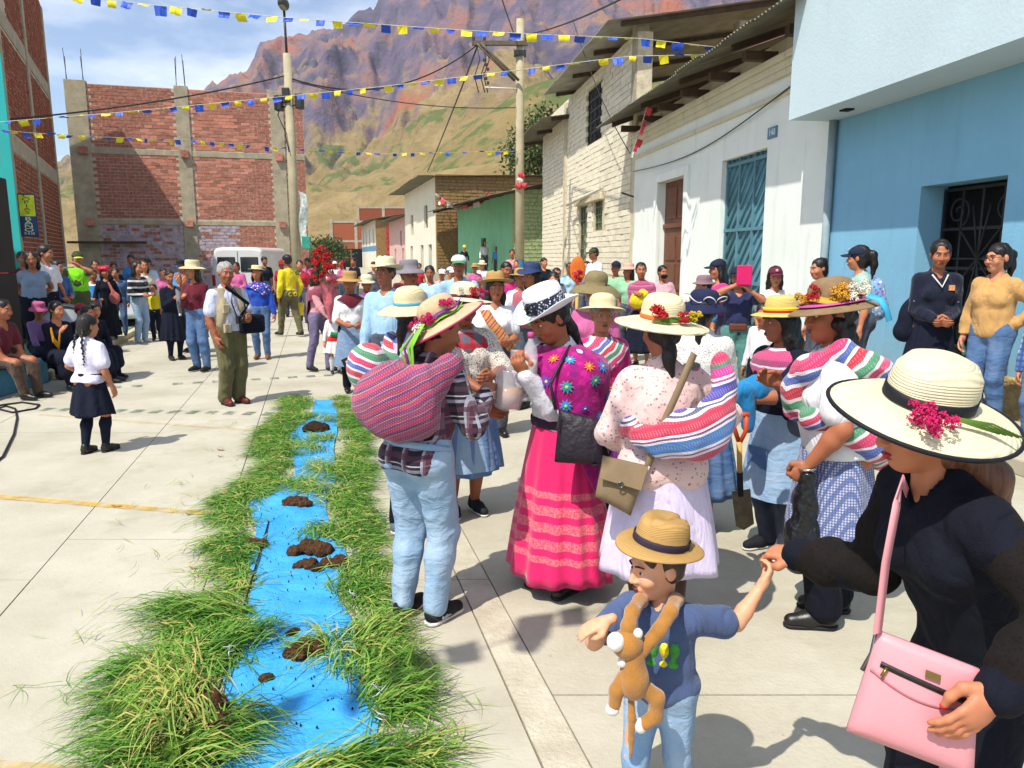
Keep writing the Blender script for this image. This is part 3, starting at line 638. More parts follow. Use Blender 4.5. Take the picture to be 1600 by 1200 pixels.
def ridge_terrain(name, sky_pts, Yr, Y0, xs, ny, rough, seed, ridged=True, base_off=0., power=1.25):
    """slope rising from Y0 to a ridge at Yr whose crest follows measured bearings, then falling behind"""
    sx = np.array([p[0] for p in sky_pts], float); sy = np.array([p[1] for p in sky_pts], float); X = []; Z = []; Yy = []
    yr = np.linspace(0, 1.35, ny); px = np.linspace(xs[0], xs[1], xs[2])
    P, T = np.meshgrid(px, yr, indexing='ij'); Yv = Y0+(Yr-Y0)*T
    pyv = np.interp(P, sx, sy); dx = (P-800)/F_PX; dy = -(pyv-600)/F_PX; k = (-ST+dy*CT)/(CT+dy*ST)
    crest = np.maximum(3, CAM_H+k*Yr)
    prof = np.where(T < 1, np.clip(T, 0, 1)**power, 1-(T-1)*1.2)
    Xw = dx/1.014*Yv
    s = 1/60.
    nz = fbm(Xw*s, Yv*s, 0, 6, seed)
    if ridged: nz = .55*nz+.9*(.5-np.abs(fbm(Xw*s*.8+9, Yv*s*.5, 0, 5, seed+20)))
    env = np.clip(T*2.2, 0, 1)*np.where(T > .9, np.clip((1.12-T)/.22, .25, 1), 1)
    if ridged: nz = nz+(.48*(.4-np.abs(fbm(Xw/19.+4+.3*fbm(Xw/60., Yv/60., 0, 2, 77), Yv/70., 0, 4, seed+50)))+.22*(.4-np.abs(fbm(Xw/7., Yv/26., 0, 3, seed+60))))*np.clip(T*1.8-.35, 0, 1)
    Zw = crest*prof+rough*nz*env+base_off
    Zw[:, 0] = -2
    V = np.stack([Xw, Yv, Zw], -1).reshape(-1, 3); n = ny; I, J = np.meshgrid(np.arange(xs[2]-1), np.arange(n-1), indexing='ij'); a = (I*n+J).ravel()
    return tag(link(name, np_mesh(name, V, np.stack([a, a+n, a+n+1, a+1], 1)), None, m_mtn), kind='structure')
ridge_terrain('mountain', [(-900, 250), (-300, 260), (60, 275), (130, 262), (240, 235), (330, 152), (362, 124), (400, 99), (450, 66), (500, 38), (560, 18), (620, -12), (700, -70), (820, -190), (950, -210), (1080, -120), (1180, -40), (1300, -30), (1600, -200), (2400, -200)], 620, 170, (-350, 1700, 470), 260, 27, 3, True, 0, 1.5)
ridge_terrain('hill', [(-200, 398), (400, 398), (480, 392), (520, 372), (560, 334), (600, 298), (650, 264), (700, 226), (750, 188), (800, 155), (845, 132), (900, 112), (1000, 60), (1200, 0), (1600, -100)], 210, 122, (440, 1500, 150), 70, 3.0, 11, False, 0, .9)
# ================================================================= signed-distance modelling (smooth blended solids -> mesh)
def V3(*a): return np.array(a, float)
def nrm(v): v = np.asarray(v, float); return v/(np.linalg.norm(v)+1e-9)
def rotm(rx=0, ry=0, rz=0): return np.array(Euler((rad(rx), rad(ry), rad(rz)), 'XYZ').to_matrix())
class SDF:
    def __init__(s): s.o = []
    def cone(s, a, b, ra, rb, k=.02, sub=False): s.o.append(('c', np.asarray(a, float), np.asarray(b, float), ra, rb, k, sub)); return s
    def chain(s, pts, rs, k=.02):
        for i in range(len(pts)-1): s.cone(pts[i], pts[i+1], rs[i], rs[i+1], k)
        return s
    def ell(s, c, r, R=None, k=.02, sub=False): s.o.append(('e', np.asarray(c, float), np.asarray(r, float), np.eye(3) if R is None else R, None, k, sub)); return s
    def cut(s, p, n): s.o.append(('p', np.asarray(p, float), nrm(n), None, None, 0, True)); return s
    def mesh(s, name, h, infl=0., noise=None):
        lo, hi = np.full(3, 1e9), np.full(3, -1e9)
        for t, a, b, c, d, k, sub in s.o:
            if sub: continue
            if t == 'c': m = max(c, d); l, u = np.minimum(a, b)-m, np.maximum(a, b)+m
            else: l, u = a-b.max(), a+b.max()
            lo, hi = np.minimum(lo, l), np.maximum(hi, u)
        lo = lo-infl-3*h; hi = hi+infl+3*h; n = np.ceil((hi-lo)/h).astype(int)+1
        ax = [(lo[i]+h*np.arange(n[i])).astype(np.float32) for i in range(3)]
        V = np.full(n, .5, np.float32)
        for t, a, b, c, d, k, sub in s.o:
            if t == 'p':
                D = (ax[0][:, None, None]-a[0])*b[0]+(ax[1][None, :, None]-a[1])*b[1]+(ax[2][None, None, :]-a[2])*b[2]
                V = np.maximum(V, D.astype(np.float32)+infl); continue
            mg = infl+k+2.5*h
            if t == 'c': m = max(c, d); l, u = np.minimum(a, b)-m-mg, np.maximum(a, b)+m+mg
            else: l, u = a-b.max()-mg, a+b.max()+mg
            i0 = np.clip(np.floor((l-lo)/h).astype(int), 0, n); i1 = np.clip(np.ceil((u-lo)/h).astype(int)+1, 0, n)
            if (i1 <= i0).any(): continue
            sl = tuple(slice(i0[i], i1[i]) for i in range(3)); x, y, z = ax[0][sl[0]][:, None, None], ax[1][sl[1]][None, :, None], ax[2][sl[2]][None, None, :]
            if t == 'c':
                e = b-a; L2 = float(e@e)+1e-12; px, py, pz = x-np.float32(a[0]), y-np.float32(a[1]), z-np.float32(a[2])
                tt = np.clip((px*np.float32(e[0])+py*np.float32(e[1])+pz*np.float32(e[2]))/np.float32(L2), 0, 1)
                D = np.sqrt((px-tt*np.float32(e[0]))**2+(py-tt*np.float32(e[1]))**2+(pz-tt*np.float32(e[2]))**2)-(c+(d-c)*tt)
            else:
                px, py, pz = x-a[0], y-a[1], z-a[2]; R = c
                q = [(px*R[0, i]+py*R[1, i]+pz*R[2, i]).astype(np.float32) for i in range(3)]
                k0 = np.sqrt(sum((q[i]/b[i])**2 for i in range(3))); k1 = np.sqrt(sum((q[i]/b[i]**2)**2 for i in range(3)))+1e-6
                D = k0*(k0-1)/k1
            W = V[sl]
            if sub:
                D = -D; hh = np.clip(.5-.5*(W-D)/max(k, 1e-4), 0, 1); V[sl] = W*(1-hh)+D*hh+k*hh*(1-hh)
            else:
                hh = np.clip(.5+.5*(W-D)/max(k, 1e-4), 0, 1); V[sl] = W*(1-hh)+D*hh-k*hh*(1-hh)
        V -= np.float32(infl)
        # surface nets
        I8 = V < 0; c8 = np.zeros(n-1, np.int8)
        offs = [(i, j, k_) for i in (0, 1) for j in (0, 1) for k_ in (0, 1)]
        sub_ = lambda A, o: A[o[0]:n[0]-1+o[0], o[1]:n[1]-1+o[1], o[2]:n[2]-1+o[2]]
        for o in offs: c8 += sub_(I8, o)
        act = (c8 > 0) & (c8 < 8); I, J, K = np.nonzero(act); m = len(I)
        if m == 0: return np_mesh(name, np.zeros((4, 3)), np.array([[0, 1, 2, 3]]))
        idx = np.full(n-1, -1, np.int32); idx[act] = np.arange(m)
        acc = np.zeros((m, 3), np.float32); cnt = np.zeros(m, np.float32)
        for o1 in offs:
            for axi in range(3):
                if o1[axi]: continue
                o2 = list(o1); o2[axi] = 1
                v1, v2 = V[I+o1[0], J+o1[1], K+o1[2]], V[I+o2[0], J+o2[1], K+o2[2]]; mk_ = (v1 < 0) != (v2 < 0)
                tt = np.where(mk_, v1/(v1-v2+1e-12), 0)
                for q in range(3): acc[:, q] += np.where(mk_, o1[q]+(tt if q == axi else 0), 0)
                cnt += mk_
        P = lo+h*(np.stack([I, J, K], 1)+acc/cnt[:, None])
        Q = []
        for axi in range(3):
            b_, c_ = [q for q in range(3) if q != axi]
            s0 = [slice(None)]*3; s1 = [slice(None)]*3; s0[axi] = slice(0, -1); s1[axi] = slice(1, None)
            A0, A1 = I8[tuple(s0)], I8[tuple(s1)]; E = np.nonzero(A0 != A1); E = [e for e in E]
            ok = (E[b_] > 0) & (E[b_] < n[b_]-1) & (E[c_] > 0) & (E[c_] < n[c_]-1)
            E = [e[ok] for e in E]; flip = A0[tuple(E)]
            def cell(db, dc):
                e = [x.copy() for x in E]; e[b_] = e[b_]-db; e[c_] = e[c_]-dc; return idx[tuple(e)]
            q4 = np.stack([cell(1, 1), cell(0, 1), cell(0, 0), cell(1, 0)], 1)
            if axi == 1: flip = ~flip
            q4[~flip] = q4[~flip][:, ::-1]; Q.append(q4)
        Q = np.concatenate(Q)
        if noise:
            amp, sc, sd_ = noise; P = P+0.
            fn = np.cross(P[Q[:, 2]]-P[Q[:, 0]], P[Q[:, 3]]-P[Q[:, 1]]); N_ = np.zeros_like(P)
            for q in range(4): np.add.at(N_, Q[:, q], fn)
            N_ /= np.linalg.norm(N_, axis=1)[:, None]+1e-12
            wx, wy = .5*vnoise(P[:, 0]*sc*.5, P[:, 1]*sc*.5, P[:, 2]*sc*.5, sd_), .5*vnoise(P[:, 0]*sc*.5+9, P[:, 1]*sc*.5, P[:, 2]*sc*.5, sd_+3)
            rdg = .55-np.abs(fbm(P[:, 0]*sc+wx, P[:, 1]*sc+wy, P[:, 2]*sc*.42+wx*2, 2, sd_))*1.5; lo_f = fbm(P[:, 0]*sc*.6, P[:, 1]*sc*.6, P[:, 2]*sc*.6, 3, sd_+8)
            P = P+N_*(amp*(1.15*rdg+.6*lo_f))[:, None]
        return np_mesh(name, P, Q)
def ik(S, T, l1, l2, hint):
    S, T = np.asarray(S, float), np.asarray(T, float); d = T-S; L = np.linalg.norm(d); mxl = (l1+l2)*.995
    if L > mxl: T = S+d/L*mxl; d = T-S; L = mxl
    e = d/L; a = (l1*l1-l2*l2+L*L)/(2*L); hh = math.sqrt(max(0, l1*l1-a*a)); p = np.asarray(hint, float); p = nrm(p-e*(p@e))
    return S+e*a+p*hh, T
m_eye_w = M('eye_white', 'cfc6bc', .3, .05, 4, 0); m_eye_b = M('eye_dark', '140d0a', .2, .05, 4, 0, spec=.6)
LIPS = M('lip_skin', '7a3a30', .5, .1)
def hand_sdf(S, Wp, d, pn, s, curl=.35, side=1, spread=.06, thumb=.5):
    """palm + five bent fingers; d = pointing direction, pn = palm normal (the side the fingers close to)"""
    d = nrm(d); pn = nrm(np.asarray(pn, float)-d*(np.asarray(pn, float)@d)); x = np.cross(d, pn)*side
    f = lambda a, b, c: Wp+s*(x*a+d*b+pn*c)
    S.cone(f(0, -.03, 0), f(0, .015, 0), .026*s, .028*s, .012)
    S.ell(f(0, .05, 0), (.041*s, .05*s, .018*s), np.stack([x, d, pn], 1), .015)
    for i, (ox, ln, r) in enumerate(((-.031, .068, .0085), (-.0105, .078, .009), (.0105, .072, .0088), (.03, .056, .0078))):
        c1, c2 = curl*1.25, curl*2.6; b0 = f(ox, .085, .002); sp = ox*spread*14
        d1 = d*math.cos(c1)+pn*math.sin(c1)+x*sp*.25; d2 = d*math.cos(c2)+pn*math.sin(c2)+x*sp*.15; d3 = d*math.cos(c2*1.35)+pn*math.sin(c2*1.35)
        p1 = b0+d1*ln*.48*s; p2 = p1+d2*ln*.32*s; p3 = p2+d3*ln*.28*s
        S.chain([f(ox*.9, .05, 0), b0, p1, p2, p3], [r*1.2*s, r*1.12*s, r*1.05*s, r*.95*s, r*.8*s], .006)
    t0 = f(-.028, .012, .006); t1 = f(-.052, .042, .012+.02*thumb); t2 = f(-.056+.02*thumb, .075, .02+.028*thumb); t3 = f(-.046+.03*thumb, .098, .024+.034*thumb)
    S.chain([t0, t1, t2, t3], [.016*s, .0135*s, .0115*s, .009*s], .008)
    return t3
class Person: pass
PEOPLE = []
def skirt_mesh(name, zw, zh, rw, rh, npl=14, amp=.09, cy=0., rings=16, seed=0, sway=(0, 0), flat=.82, bulge=.0):
    """gathered skirt: elliptical rings from waist to hem with pleats that deepen downwards"""
    rng = np.random.RandomState(seed); n = 96; V = []; ph = rng.uniform(0, 6.28, 6); a = np.linspace(0, 2*np.pi, n, endpoint=False)
    def ring(t, k=1.):
        r = rw+(rh-rw)*(t**.8)+bulge*math.sin(math.pi*t)
        pl = amp*min(1, .25+t)*(.6*np.cos(npl*a+ph[0]+.8*np.sin(2*a+ph[1]))+.4*np.cos((npl*.5)*a*1.+ph[2]*1.+1.1*np.sin(a+ph[3])))
        rr = r*(1+pl)*k; z = zw+(zh-zw)*t+.012*np.cos(3*a+ph[4])*t
        return np.stack([rr*np.cos(a)+sway[0]*t, rr*flat*np.sin(a)+cy+sway[1]*t, z], 1)
    rg = [ring(i/rings) for i in range(rings+1)]+[ring(i/rings, .975) for i in range(rings, rings-5, -1)]
    V = np.concatenate(rg); m = len(rg); I, J = np.meshgrid(np.arange(m-1), np.arange(n), indexing='ij'); J2 = (J+1) % n
    return np_mesh(name, V, np.stack([I*n+J2, I*n+J, (I+1)*n+J, (I+1)*n+J2], -1).reshape(-1, 4))
def hat_profile(R, ch, cr, kind):
    if kind == 'round': c = [(cr*1.02, 0), (cr*1.04, ch*.35), (cr*.98, ch*.65), (cr*.78, ch*.88), (cr*.45, ch*.98), (.002, ch)]
    elif kind == 'flat': c = [(cr*1.06, 0), (cr*1.03, ch*.5), (cr*.98, ch*.85), (cr*.9, ch*.97), (cr*.75, ch), (.002, ch*.97)]
    elif kind == 'fedora': c = [(cr*1.05, 0), (cr*1.0, ch*.45), (cr*.9, ch*.8), (cr*.75, ch*.98), (cr*.55, ch), (.002, ch*.86)]
    else: c = [(cr*1.08, 0), (cr*1.0, ch*.6), (cr*.92, ch*.9), (cr*.8, ch), (.002, ch)]
    return c
def hat(P, R=.19, ch=.11, cr=.088, kind='round', mat=None, band=None, bandh=.028, droop=.012, wave=0., roll=0., tilt=(0, 0), dz=.0, flowers=(), edge=None, stretch=1.12, off=(0, 0), name='hat', frontdip=0.):
    s = P.hs; n = 48; a = np.linspace(0, 2*np.pi, n, endpoint=False); prof = []
    for t in np.linspace(1, 0, 9): prof.append((cr+(R-cr)*t, -droop*t*t+roll*t**3, t))
    nb = len(prof); prof += [(r, z, 0) for r, z in hat_profile(R, ch, cr, kind)[1:]]
    V = []
    for r, z, t in prof:
        zz = z+wave*t*t*np.cos(2*a)+frontdip*t*t*(-np.sin(a)); V.append(np.stack([r*np.cos(a), r*stretch*np.sin(a), zz], 1)*s)
        if kind == 'fedora' and t == 0 and z > ch*.6: V[-1][:, 2] -= .012*s*(np.abs(np.cos(a)) < .35)*(z/ch)
    m = len(V); V = np.concatenate(V); I, J = np.meshgrid(np.arange(m-1), np.arange(n), indexing='ij'); J2 = (J+1) % n
    Q = np.stack([I*n+J, I*n+J2, (I+1)*n+J2, (I+1)*n+J], -1).reshape(-1, 4)
    th = .004*s; U = V.copy(); U[:, 2] -= th; U[nb*n:, :2] *= .96; k = len(V)
    rim = np.stack([np.arange(n), k+np.arange(n), k+(np.arange(n)+1) % n, (np.arange(n)+1) % n], 1)
    me = np_mesh(name, np.concatenate([V, U]), np.concatenate([Q, (Q+k)[:, ::-1], rim]))
    o = link(name, me, P.root, mat); R3 = P.Rh @ rotm(tilt[0], tilt[1], 0)
    o.matrix_local = Matrix.Translation(Vector(P.Hc+P.Rh@(s*V3(off[0], .012+off[1], .058+dz)))) @ Matrix(R3.tolist()).to_4x4()
    P.hat = o
    if band:
        b = MB(); zz = [0.004, bandh*.5, bandh]
        W = [[((cr*1.045+.003-.02*z_)*s*math.cos(q), (cr*1.045+.003-.02*z_)*stretch*s*math.sin(q), z_*s) for q in a] for z_ in zz]
        W += [[(x*.97, y*.97, z_) for x, y, z_ in W[2]]]
        b.add([p for r_ in W for p in r_], [(i*n+j, i*n+(j+1) % n, (i+1)*n+(j+1) % n, (i+1)*n+j) for i in range(3) for j in range(n)], True).build('hat_band', band, o)
    if edge:
        MB().tube([tuple(V[j % n]) for j in range(n+1)], .006*s, 6, False).build('hat_trim', edge, o)
    for ang, rr, z_, col, sz in flowers: blossom(o, (rr*math.cos(rad(ang))*s, rr*stretch*math.sin(rad(ang))*s, z_*s), sz, col)
    return o
FL_ME = {}
def blossom(parent, loc, size, col, name='flower'):
    if col not in FL_ME:
        rng = np.random.RandomState(3); V = []; Fc = []
        for i in range(44):
            d = nrm(rng.normal(size=3)+V3(0, 0, .5)); u = nrm(np.cross(d, rng.normal(size=3))); v = np.cross(d, u); c = d*rng.uniform(.5, .95); r = rng.uniform(.22, .36); k = len(V)
            V += [c-d*.25, c+u*r*.7+v*r*.2, c+d*.12+v*r, c-u*r*.7+v*r*.2, c+d*.1]
            Fc += [(k, k+1, k+4), (k+1, k+2, k+4), (k+2, k+3, k+4), (k+3, k, k+4)]
        me = bpy.data.meshes.new(name); me.from_pydata([tuple(v) for v in V], [], Fc); me.materials.append(M('petal_'+col, col, .7, .35, 60, 0)); FL_ME[col] = me
    o = bpy.data.objects.new(name, FL_ME[col]); COL.objects.link(o); o.parent = parent; o.location = loc; o.scale = (size,)*3; o.rotation_euler = (random.uniform(-.5, .5), random.uniform(-.5, .5), random.uniform(0, 6)); return o
def ribbon(parent, name, pts, wdt, mat, up=(0, 0, 1)):
    pts = [Vector(p) for p in pts]; V = []
    for i, p in enumerate(pts):
        d = (pts[min(i+1, len(pts)-1)]-pts[max(i-1, 0)]).normalized(); sd_ = d.cross(Vector(up)).normalized()*wdt/2; V += [p-sd_, p+sd_]
    n = len(V); N = Vector(up)*.003; V = V+[v-N for v in V]
    Fc = [(2*i, 2*i+1, 2*i+3, 2*i+2) for i in range(len(pts)-1)]; Fc += [tuple(x+n for x in f[::-1]) for f in Fc]
    Fc += [(2*i, 2*i+2, 2*i+2+n, 2*i+n) for i in range(len(pts)-1)]+[(2*i+3, 2*i+1, 2*i+1+n, 2*i+3+n) for i in range(len(pts)-1)]
    return MB().add(V, Fc, True).build(name, mat, parent)
def cap(P, mat, brim=None, tilt=(0, 0), logo=None, back=False, name='cap'):
    s = P.hs; R3 = P.Rh@rotm(*tilt, 180 if back else 0); S = SDF(); S.ell(s*V3(0, .008, .04), s*V3(.092, .106, .088)).cut(s*V3(0, 0, .035), (0, -.12, -1))
    o = link(name, S.mesh('cap', .010*s), P.root, mat); o.matrix_local = Matrix.Translation(Vector(P.Hc)) @ Matrix(R3.tolist()).to_4x4()
    b = MB(); V = []; n = 11
    for j in range(5):
        for i in range(n):
            t = -1+2*i/(n-1); e = math.sqrt(max(0, 1-t*t)); x = .078*t; V.append((x*s, (-.055*(1 if j == 0 else 1)-.035*e*0-.03*e-j/4*.085*e**.6)*s, (.052-.012*j/4-.022*t*t)*s))
    k = len(V); V += [(x, y, z-.005*s) for x, y, z in V]; Fc = [(j*n+i, j*n+i+1, (j+1)*n+i+1, (j+1)*n+i) for j in range(4) for i in range(n-1)]
    Fc += [tuple(q+k for q in f[::-1]) for f in Fc]+[(4*n+i, 4*n+i+1, 4*n+i+1+k, 4*n+i+k) for i in range(n-1)]
    b.add(V, Fc, True).build('visor', brim or mat, o)
    if logo: MB().lathe([(.001, 0), (.02*s, 0), (.018*s, .004), (.001, .005)], 12, mtx=Matrix.Translation((0, -.094*s, .088*s)) @ Matrix.Rotation(rad(75), 4, 'X')).build('badge', logo, o)
    P.hat = o; return o
def person(label, X=None, Y=5., rz=0, H=1.58, px=None, ty=None, sex='w', g=1., lean=0, side=0, head=(0, 0, 0), L='down', R='down', eL=None, eR=None, feet=((.09, 0), (-.09, 0)), sit=None, z0=0.,
           sk=0, top=None, sl='short', hem=-.10, fat=.013, bot='pants', botm=None, skl=.62, skw=.30, waist=.07, hair='long', hm=0, shoes=None, sock=None, cL=.35, cR=.35, pL=None, pR=None, dL=None, dR=None,
           face=True, vox=None, legw=1., kneef=(0, -1, 0), hatx=.075, fold=None, collar=None, npl=14, belt=None, flare=None, glasses=False, apron=None, shawl=None, bust=1., hoff=(0, 0, 0), lips=None, headk=1.):
    if px is not None: X = PY(px, 405, Y).x
    if ty is not None: H = (PY(px, ty, Y).z-z0-hatx)
    if head == (0, 0, 0): head = (random.uniform(-24, 24), random.uniform(-3, 9), random.uniform(-5, 5))
    if lean == 0: lean = random.uniform(-2, 5); side = random.uniform(-3, 3)
    P = Person(); s = H/1.70; P.s = s; hk = s*headk if headk != 1 else s*1.05*(1+.25*max(0, (1.5-H)/1.0)); P.hs = hk
    v = vox or min(.024, max(.0075, Y*.0021+.001)); fk_ = 1. if Y < 5.2 else 1.35
    P.root = root = empty('person', (X, Y, z0), rad(rz), label, 'person'); sm = skin(sk); PEOPLE.append(P)
    gx = g
    Rt = rotm(lean, side, 0); pz = .93 if sit is None else sit/s
    pel = V3(0, 0, pz)*s; tf = lambda x, y, z: pel+Rt@(s*V3(x, y, z))
    P.tf = tf; P.Rt = Rt
    nb = tf(0, .012, .49); P.nb = nb
    Rh = Rt@rotm(0, 0, 0); Rh = rotm(0, 0, head[0])@rotm(head[1]+lean*.35, head[2], 0); P.Rh = Rh
    Hc = nb+s*V3(*hoff)+Rt@(s*V3(0, -.015, .05))+Rh@(hk*V3(0, -.01, .115)); P.Hc = Hc
    hf = lambda x, y, z: Hc+Rh@(hk*V3(x, y, z)); P.hf = hf
    sw = .152 if sex == 'w' else .172
    sh = {1: tf(sw, .0, .408), -1: tf(-sw, .0, .408)}; hp = {1: tf(.088, 0, -.03), -1: tf(-.088, 0, -.03)}
    PRE = {'down': (.25, -.03, .80), 'front': (.10, -.24, 1.0), 'hip': (.20, -.03, 1.0), 'phone': (.07, -.30, 1.46), 'chest': (.06, -.22, 1.18), 'back': (.10, .14, .95), 'fwd': (.14, -.40, 1.12), 'knee': (.12, -.36, .66)}
    arms = {}
    for sd_, spec, eh in ((1, L, eL), (-1, R, eR)):
        if isinstance(spec, str): t = (np.array(PRE[spec])+np.array([random.uniform(-.03, .03), random.uniform(-.10, .03) if spec == 'down' else random.uniform(-.03, .03), random.uniform(-.02, .05)]))*s; t[0] *= sd_
        else: t = np.array(spec, float)*s
        if sit is not None and isinstance(spec, str): t[2] += (pz-.93)*s
        hint = np.array(eh, float) if eh is not None else V3(.55*sd_, .7, -.5)
        el, wr = ik(sh[sd_], t, .285*s, .245*s, hint); arms[sd_] = (sh[sd_], el, wr)
    legs = {}
    for sd_, ft in zip((1, -1), feet):
        an = s*V3(ft[0], ft[1]+.03, (ft[2] if len(ft) > 2 else 0)+.085); kn, an = ik(hp[sd_], an, .415*s, .415*s, np.array(kneef, float)+V3(.12*sd_, 0, 0)); legs[sd_] = (hp[sd_], kn, an)
    P.arms, P.legs, P.sh = arms, legs, sh
    def torso(S, e=0.):
        S.ell(tf(0, .005, .0), s*V3(.158*gx+e, .112*gx+e, .125), Rt, .04*s); S.ell(tf(0, -.012*gx, .15), s*V3(.135*gx+e, .108*gx+e, .15), Rt, .05*s)
        S.ell(tf(0, 0, .31), s*V3(.152*(.5+.5*gx)+e, .108*(.5+.5*gx)+e, .165), Rt, .05*s); S.cone(tf(-sw*.9, .01, .402), tf(0, .012, .432), (.048+e)*s, (.056+e)*s, .04*s); S.cone(tf(sw*.9, .01, .402), tf(0, .012, .432), (.048+e)*s, (.056+e)*s, .04*s)
        S.cone(tf(0, .014, .42), tf(0, .012, .5), (.066+e)*s, (.048+e*.3)*s, .045*s)
        if sex == 'w' and H > 1.35:
            for q in (1, -1): S.ell(tf(.07*q, -.082*(.6+.4*gx), .29), s*V3(.068, .058, .066)*bust, Rt, .035*s)
        for q in (1, -1): S.ell(tf(.07*q, .055*gx, -.03), s*V3(.085*gx+e, .08*gx+e, .095), Rt, .04*s)
        return S
    def arm(S, sd_, f=1., e=0., fl=0.):
        a, b_, c = arms[sd_]; ra, rb, rc = (.053*(.4+.6*gx)+e)*s, (.041*(.5+.5*gx)+e)*s, (.0275+e)*s
        if f <= .54: S.cone(a, a+(b_-a)*f/.54, ra, ra+(rb-ra)*f/.54+fl*s, .035*s)
        else:
            k_ = (f-.54)/.46; S.cone(a, b_, ra, rb, .035*s); md = b_+(c-b_)*.3*min(1, k_/.3); S.cone(b_, md, rb, rb*1.02, .02*s)
            if k_ > .3: S.cone(md, b_+(c-b_)*k_, rb*1.02, rb+(rc-rb)*k_+fl*s, .02*s)
        return S
    def leg(S, sd_, f=1., e=0., fl=0.):
        a, b_, c = legs[sd_]; r1, r2, r3 = (.088*(.3+.7*gx)*legw+e)*s, (.058*(.5+.5*gx)*legw+e)*s, (.037+e)*s
        S.cone(a, b_, r1, r2, .04*s); cf = b_+(c-b_)*.32+nrm(V3(0, 1, 0))*.012*s
        if f > .6: S.cone(b_, cf, r2, r2*.94, .03*s); S.cone(cf, b_+(c-b_)*f, r2*.94, r3+fl*s, .03*s)
        return S
    # body
    S = torso(SDF())
    for q in (1, -1): arm(S, q); leg(S, q)
    S.cone(nb-Rt@(s*V3(0, 0, .03)), hf(0, .018, -.07), .052*s, .05*hk, .03*s)
    bm = [S.mesh('body', v*(1.5 if Y < 5.2 else 1.85))]
    Hd = SDF(); Hd.cone(nb-Rt@(s*V3(0, 0, .02)), hf(0, .018, -.06), .051*s, .052*hk, .02*hk)
    Hd.ell(hf(0, .012, .035), hk*V3(.077, .096, .086), Rh, .02*hk); Hd.ell(hf(0, -.022, -.03), hk*V3(.063, .072, .088), Rh, .025*hk); Hd.ell(hf(0, -.052, -.092), hk*V3(.032, .032, .026), Rh, .03*hk)
    for q in (1, -1):
        Hd.ell(hf(.079*q, .012, -.002), hk*V3(.010, .022, .032), Rh, .008*hk); Hd.ell(hf(.040*q, -.064, -.028), hk*V3(.028, .026, .028), Rh, .02*hk)
        Hd.ell(hf(.031*q, -.1, .006), hk*V3(.02, .014, .013), Rh, .012*hk, True)
    Hd.cone(hf(-.03, -.083, .028), hf(.03, -.083, .028), .011*hk, .011*hk, .012*hk)
    Hd.cone(hf(0, -.09, .012), hf(0, -.109, -.03), .008*hk, .0125*hk, .01*hk)
    for q in (1, -1): Hd.ell(hf(.013*q, -.1, -.033), hk*V3(.010, .012, .008), Rh, .006*hk)
    Hd.ell(hf(0, -.086, -.066), hk*V3(.027, .014, .013), Rh, .01*hk)
    bm.append(Hd.mesh('head', max(.0042, v*.55*(1 if Y < 5.2 else 1.2))))
    for q, cu, pn, dr in ((1, cL, pL, dL), (-1, cR, pR, dR)):
        a, b_, c = arms[q]; dd_ = nrm(c-b_) if dr is None else nrm(dr); pp = V3(-q, 0, 0) if pn is None else np.array(pn, float)
        if abs(nrm(pp)@dd_) > .95: pp = V3(0, 0, -1)
        Sx = SDF(); tip = hand_sdf(Sx, c, dd_, pp, s*1.02*(1+.12*max(0, 1.4-H)), cu, q if True else 1); setattr(P, 'thumb%d' % q, tip); setattr(P, 'hand%d' % q, c+dd_*.07*s+nrm(pp)*.03*s)
        bm.append(Sx.mesh('hand', max(.0045, v*.5*fk_)))
    # join the meshes of trunk, head and hands into the one body
    Vs, Qs, o_ = [], [], 0
    for me in bm:
        nv = len(me.vertices); a_ = np.empty(nv*3, np.float32); me.vertices.foreach_get('co', a_); npoly = len(me.polygons); q_ = np.empty(npoly*4, np.int32); me.loops.foreach_get('vertex_index', q_)
        Vs.append(a_.reshape(-1, 3)); Qs.append(q_.reshape(-1, 4)+o_); o_ += nv; bpy.data.meshes.remove(me)
    body = link('body', np_mesh('body', np.concatenate(Vs), np.concatenate(Qs)), root, sm); P.body = body
    if face:
        for q in (1, -1):
            e = SDF().ell(hf(.031*q, -.0795, .005), hk*V3(.0135, .011, .0058), Rh); eo = link('eye', e.mesh('eye', .0035*hk/s*max(1, v/.012)), body, m_eye_w)
            link('iris', SDF().ell(hf(.031*q, -.0868, .005), hk*V3(.0066, .0058, .0056), Rh).mesh('iris', .0028*max(1, v/.012)), eo, m_eye_b)
            MB().tube([tuple(hf(.013*q, -.097, .027)), tuple(hf(.032*q, -.094, .033)), tuple(hf(.05*q, -.078, .028))], [.0035*hk, .004*hk, .0022*hk], 6).build('eyebrow', hairm(2 if hm == 2 else 0), body)
        link('lips', SDF().ell(hf(0, -.097, -.062), hk*V3(.022, .0075, .0055), Rh, .004).ell(hf(0, -.095, -.072), hk*V3(.019, .0075, .006), Rh, .004).mesh('lips', .0035*max(1, v/.012)), body, lips or LIPS)
    if glasses:
        b = MB()
        for q in (1, -1):
            b.tube([tuple(hf(.034*q+.025*math.cos(t), -.107, .004+.019*math.sin(t))) for t in np.linspace(0, 6.283, 17)], .0024*hk, 5, False)
            b.tube([tuple(hf(.058*q, -.105, .008)), tuple(hf(.078*q, -.02, .012)), tuple(hf(.08*q, .02, .005))], .0022*hk, 5)
        b.tube([tuple(hf(-.01, -.108, .008)), tuple(hf(.01, -.108, .008))], .0022*hk, 5); b.build('glasses', m_iron, root)
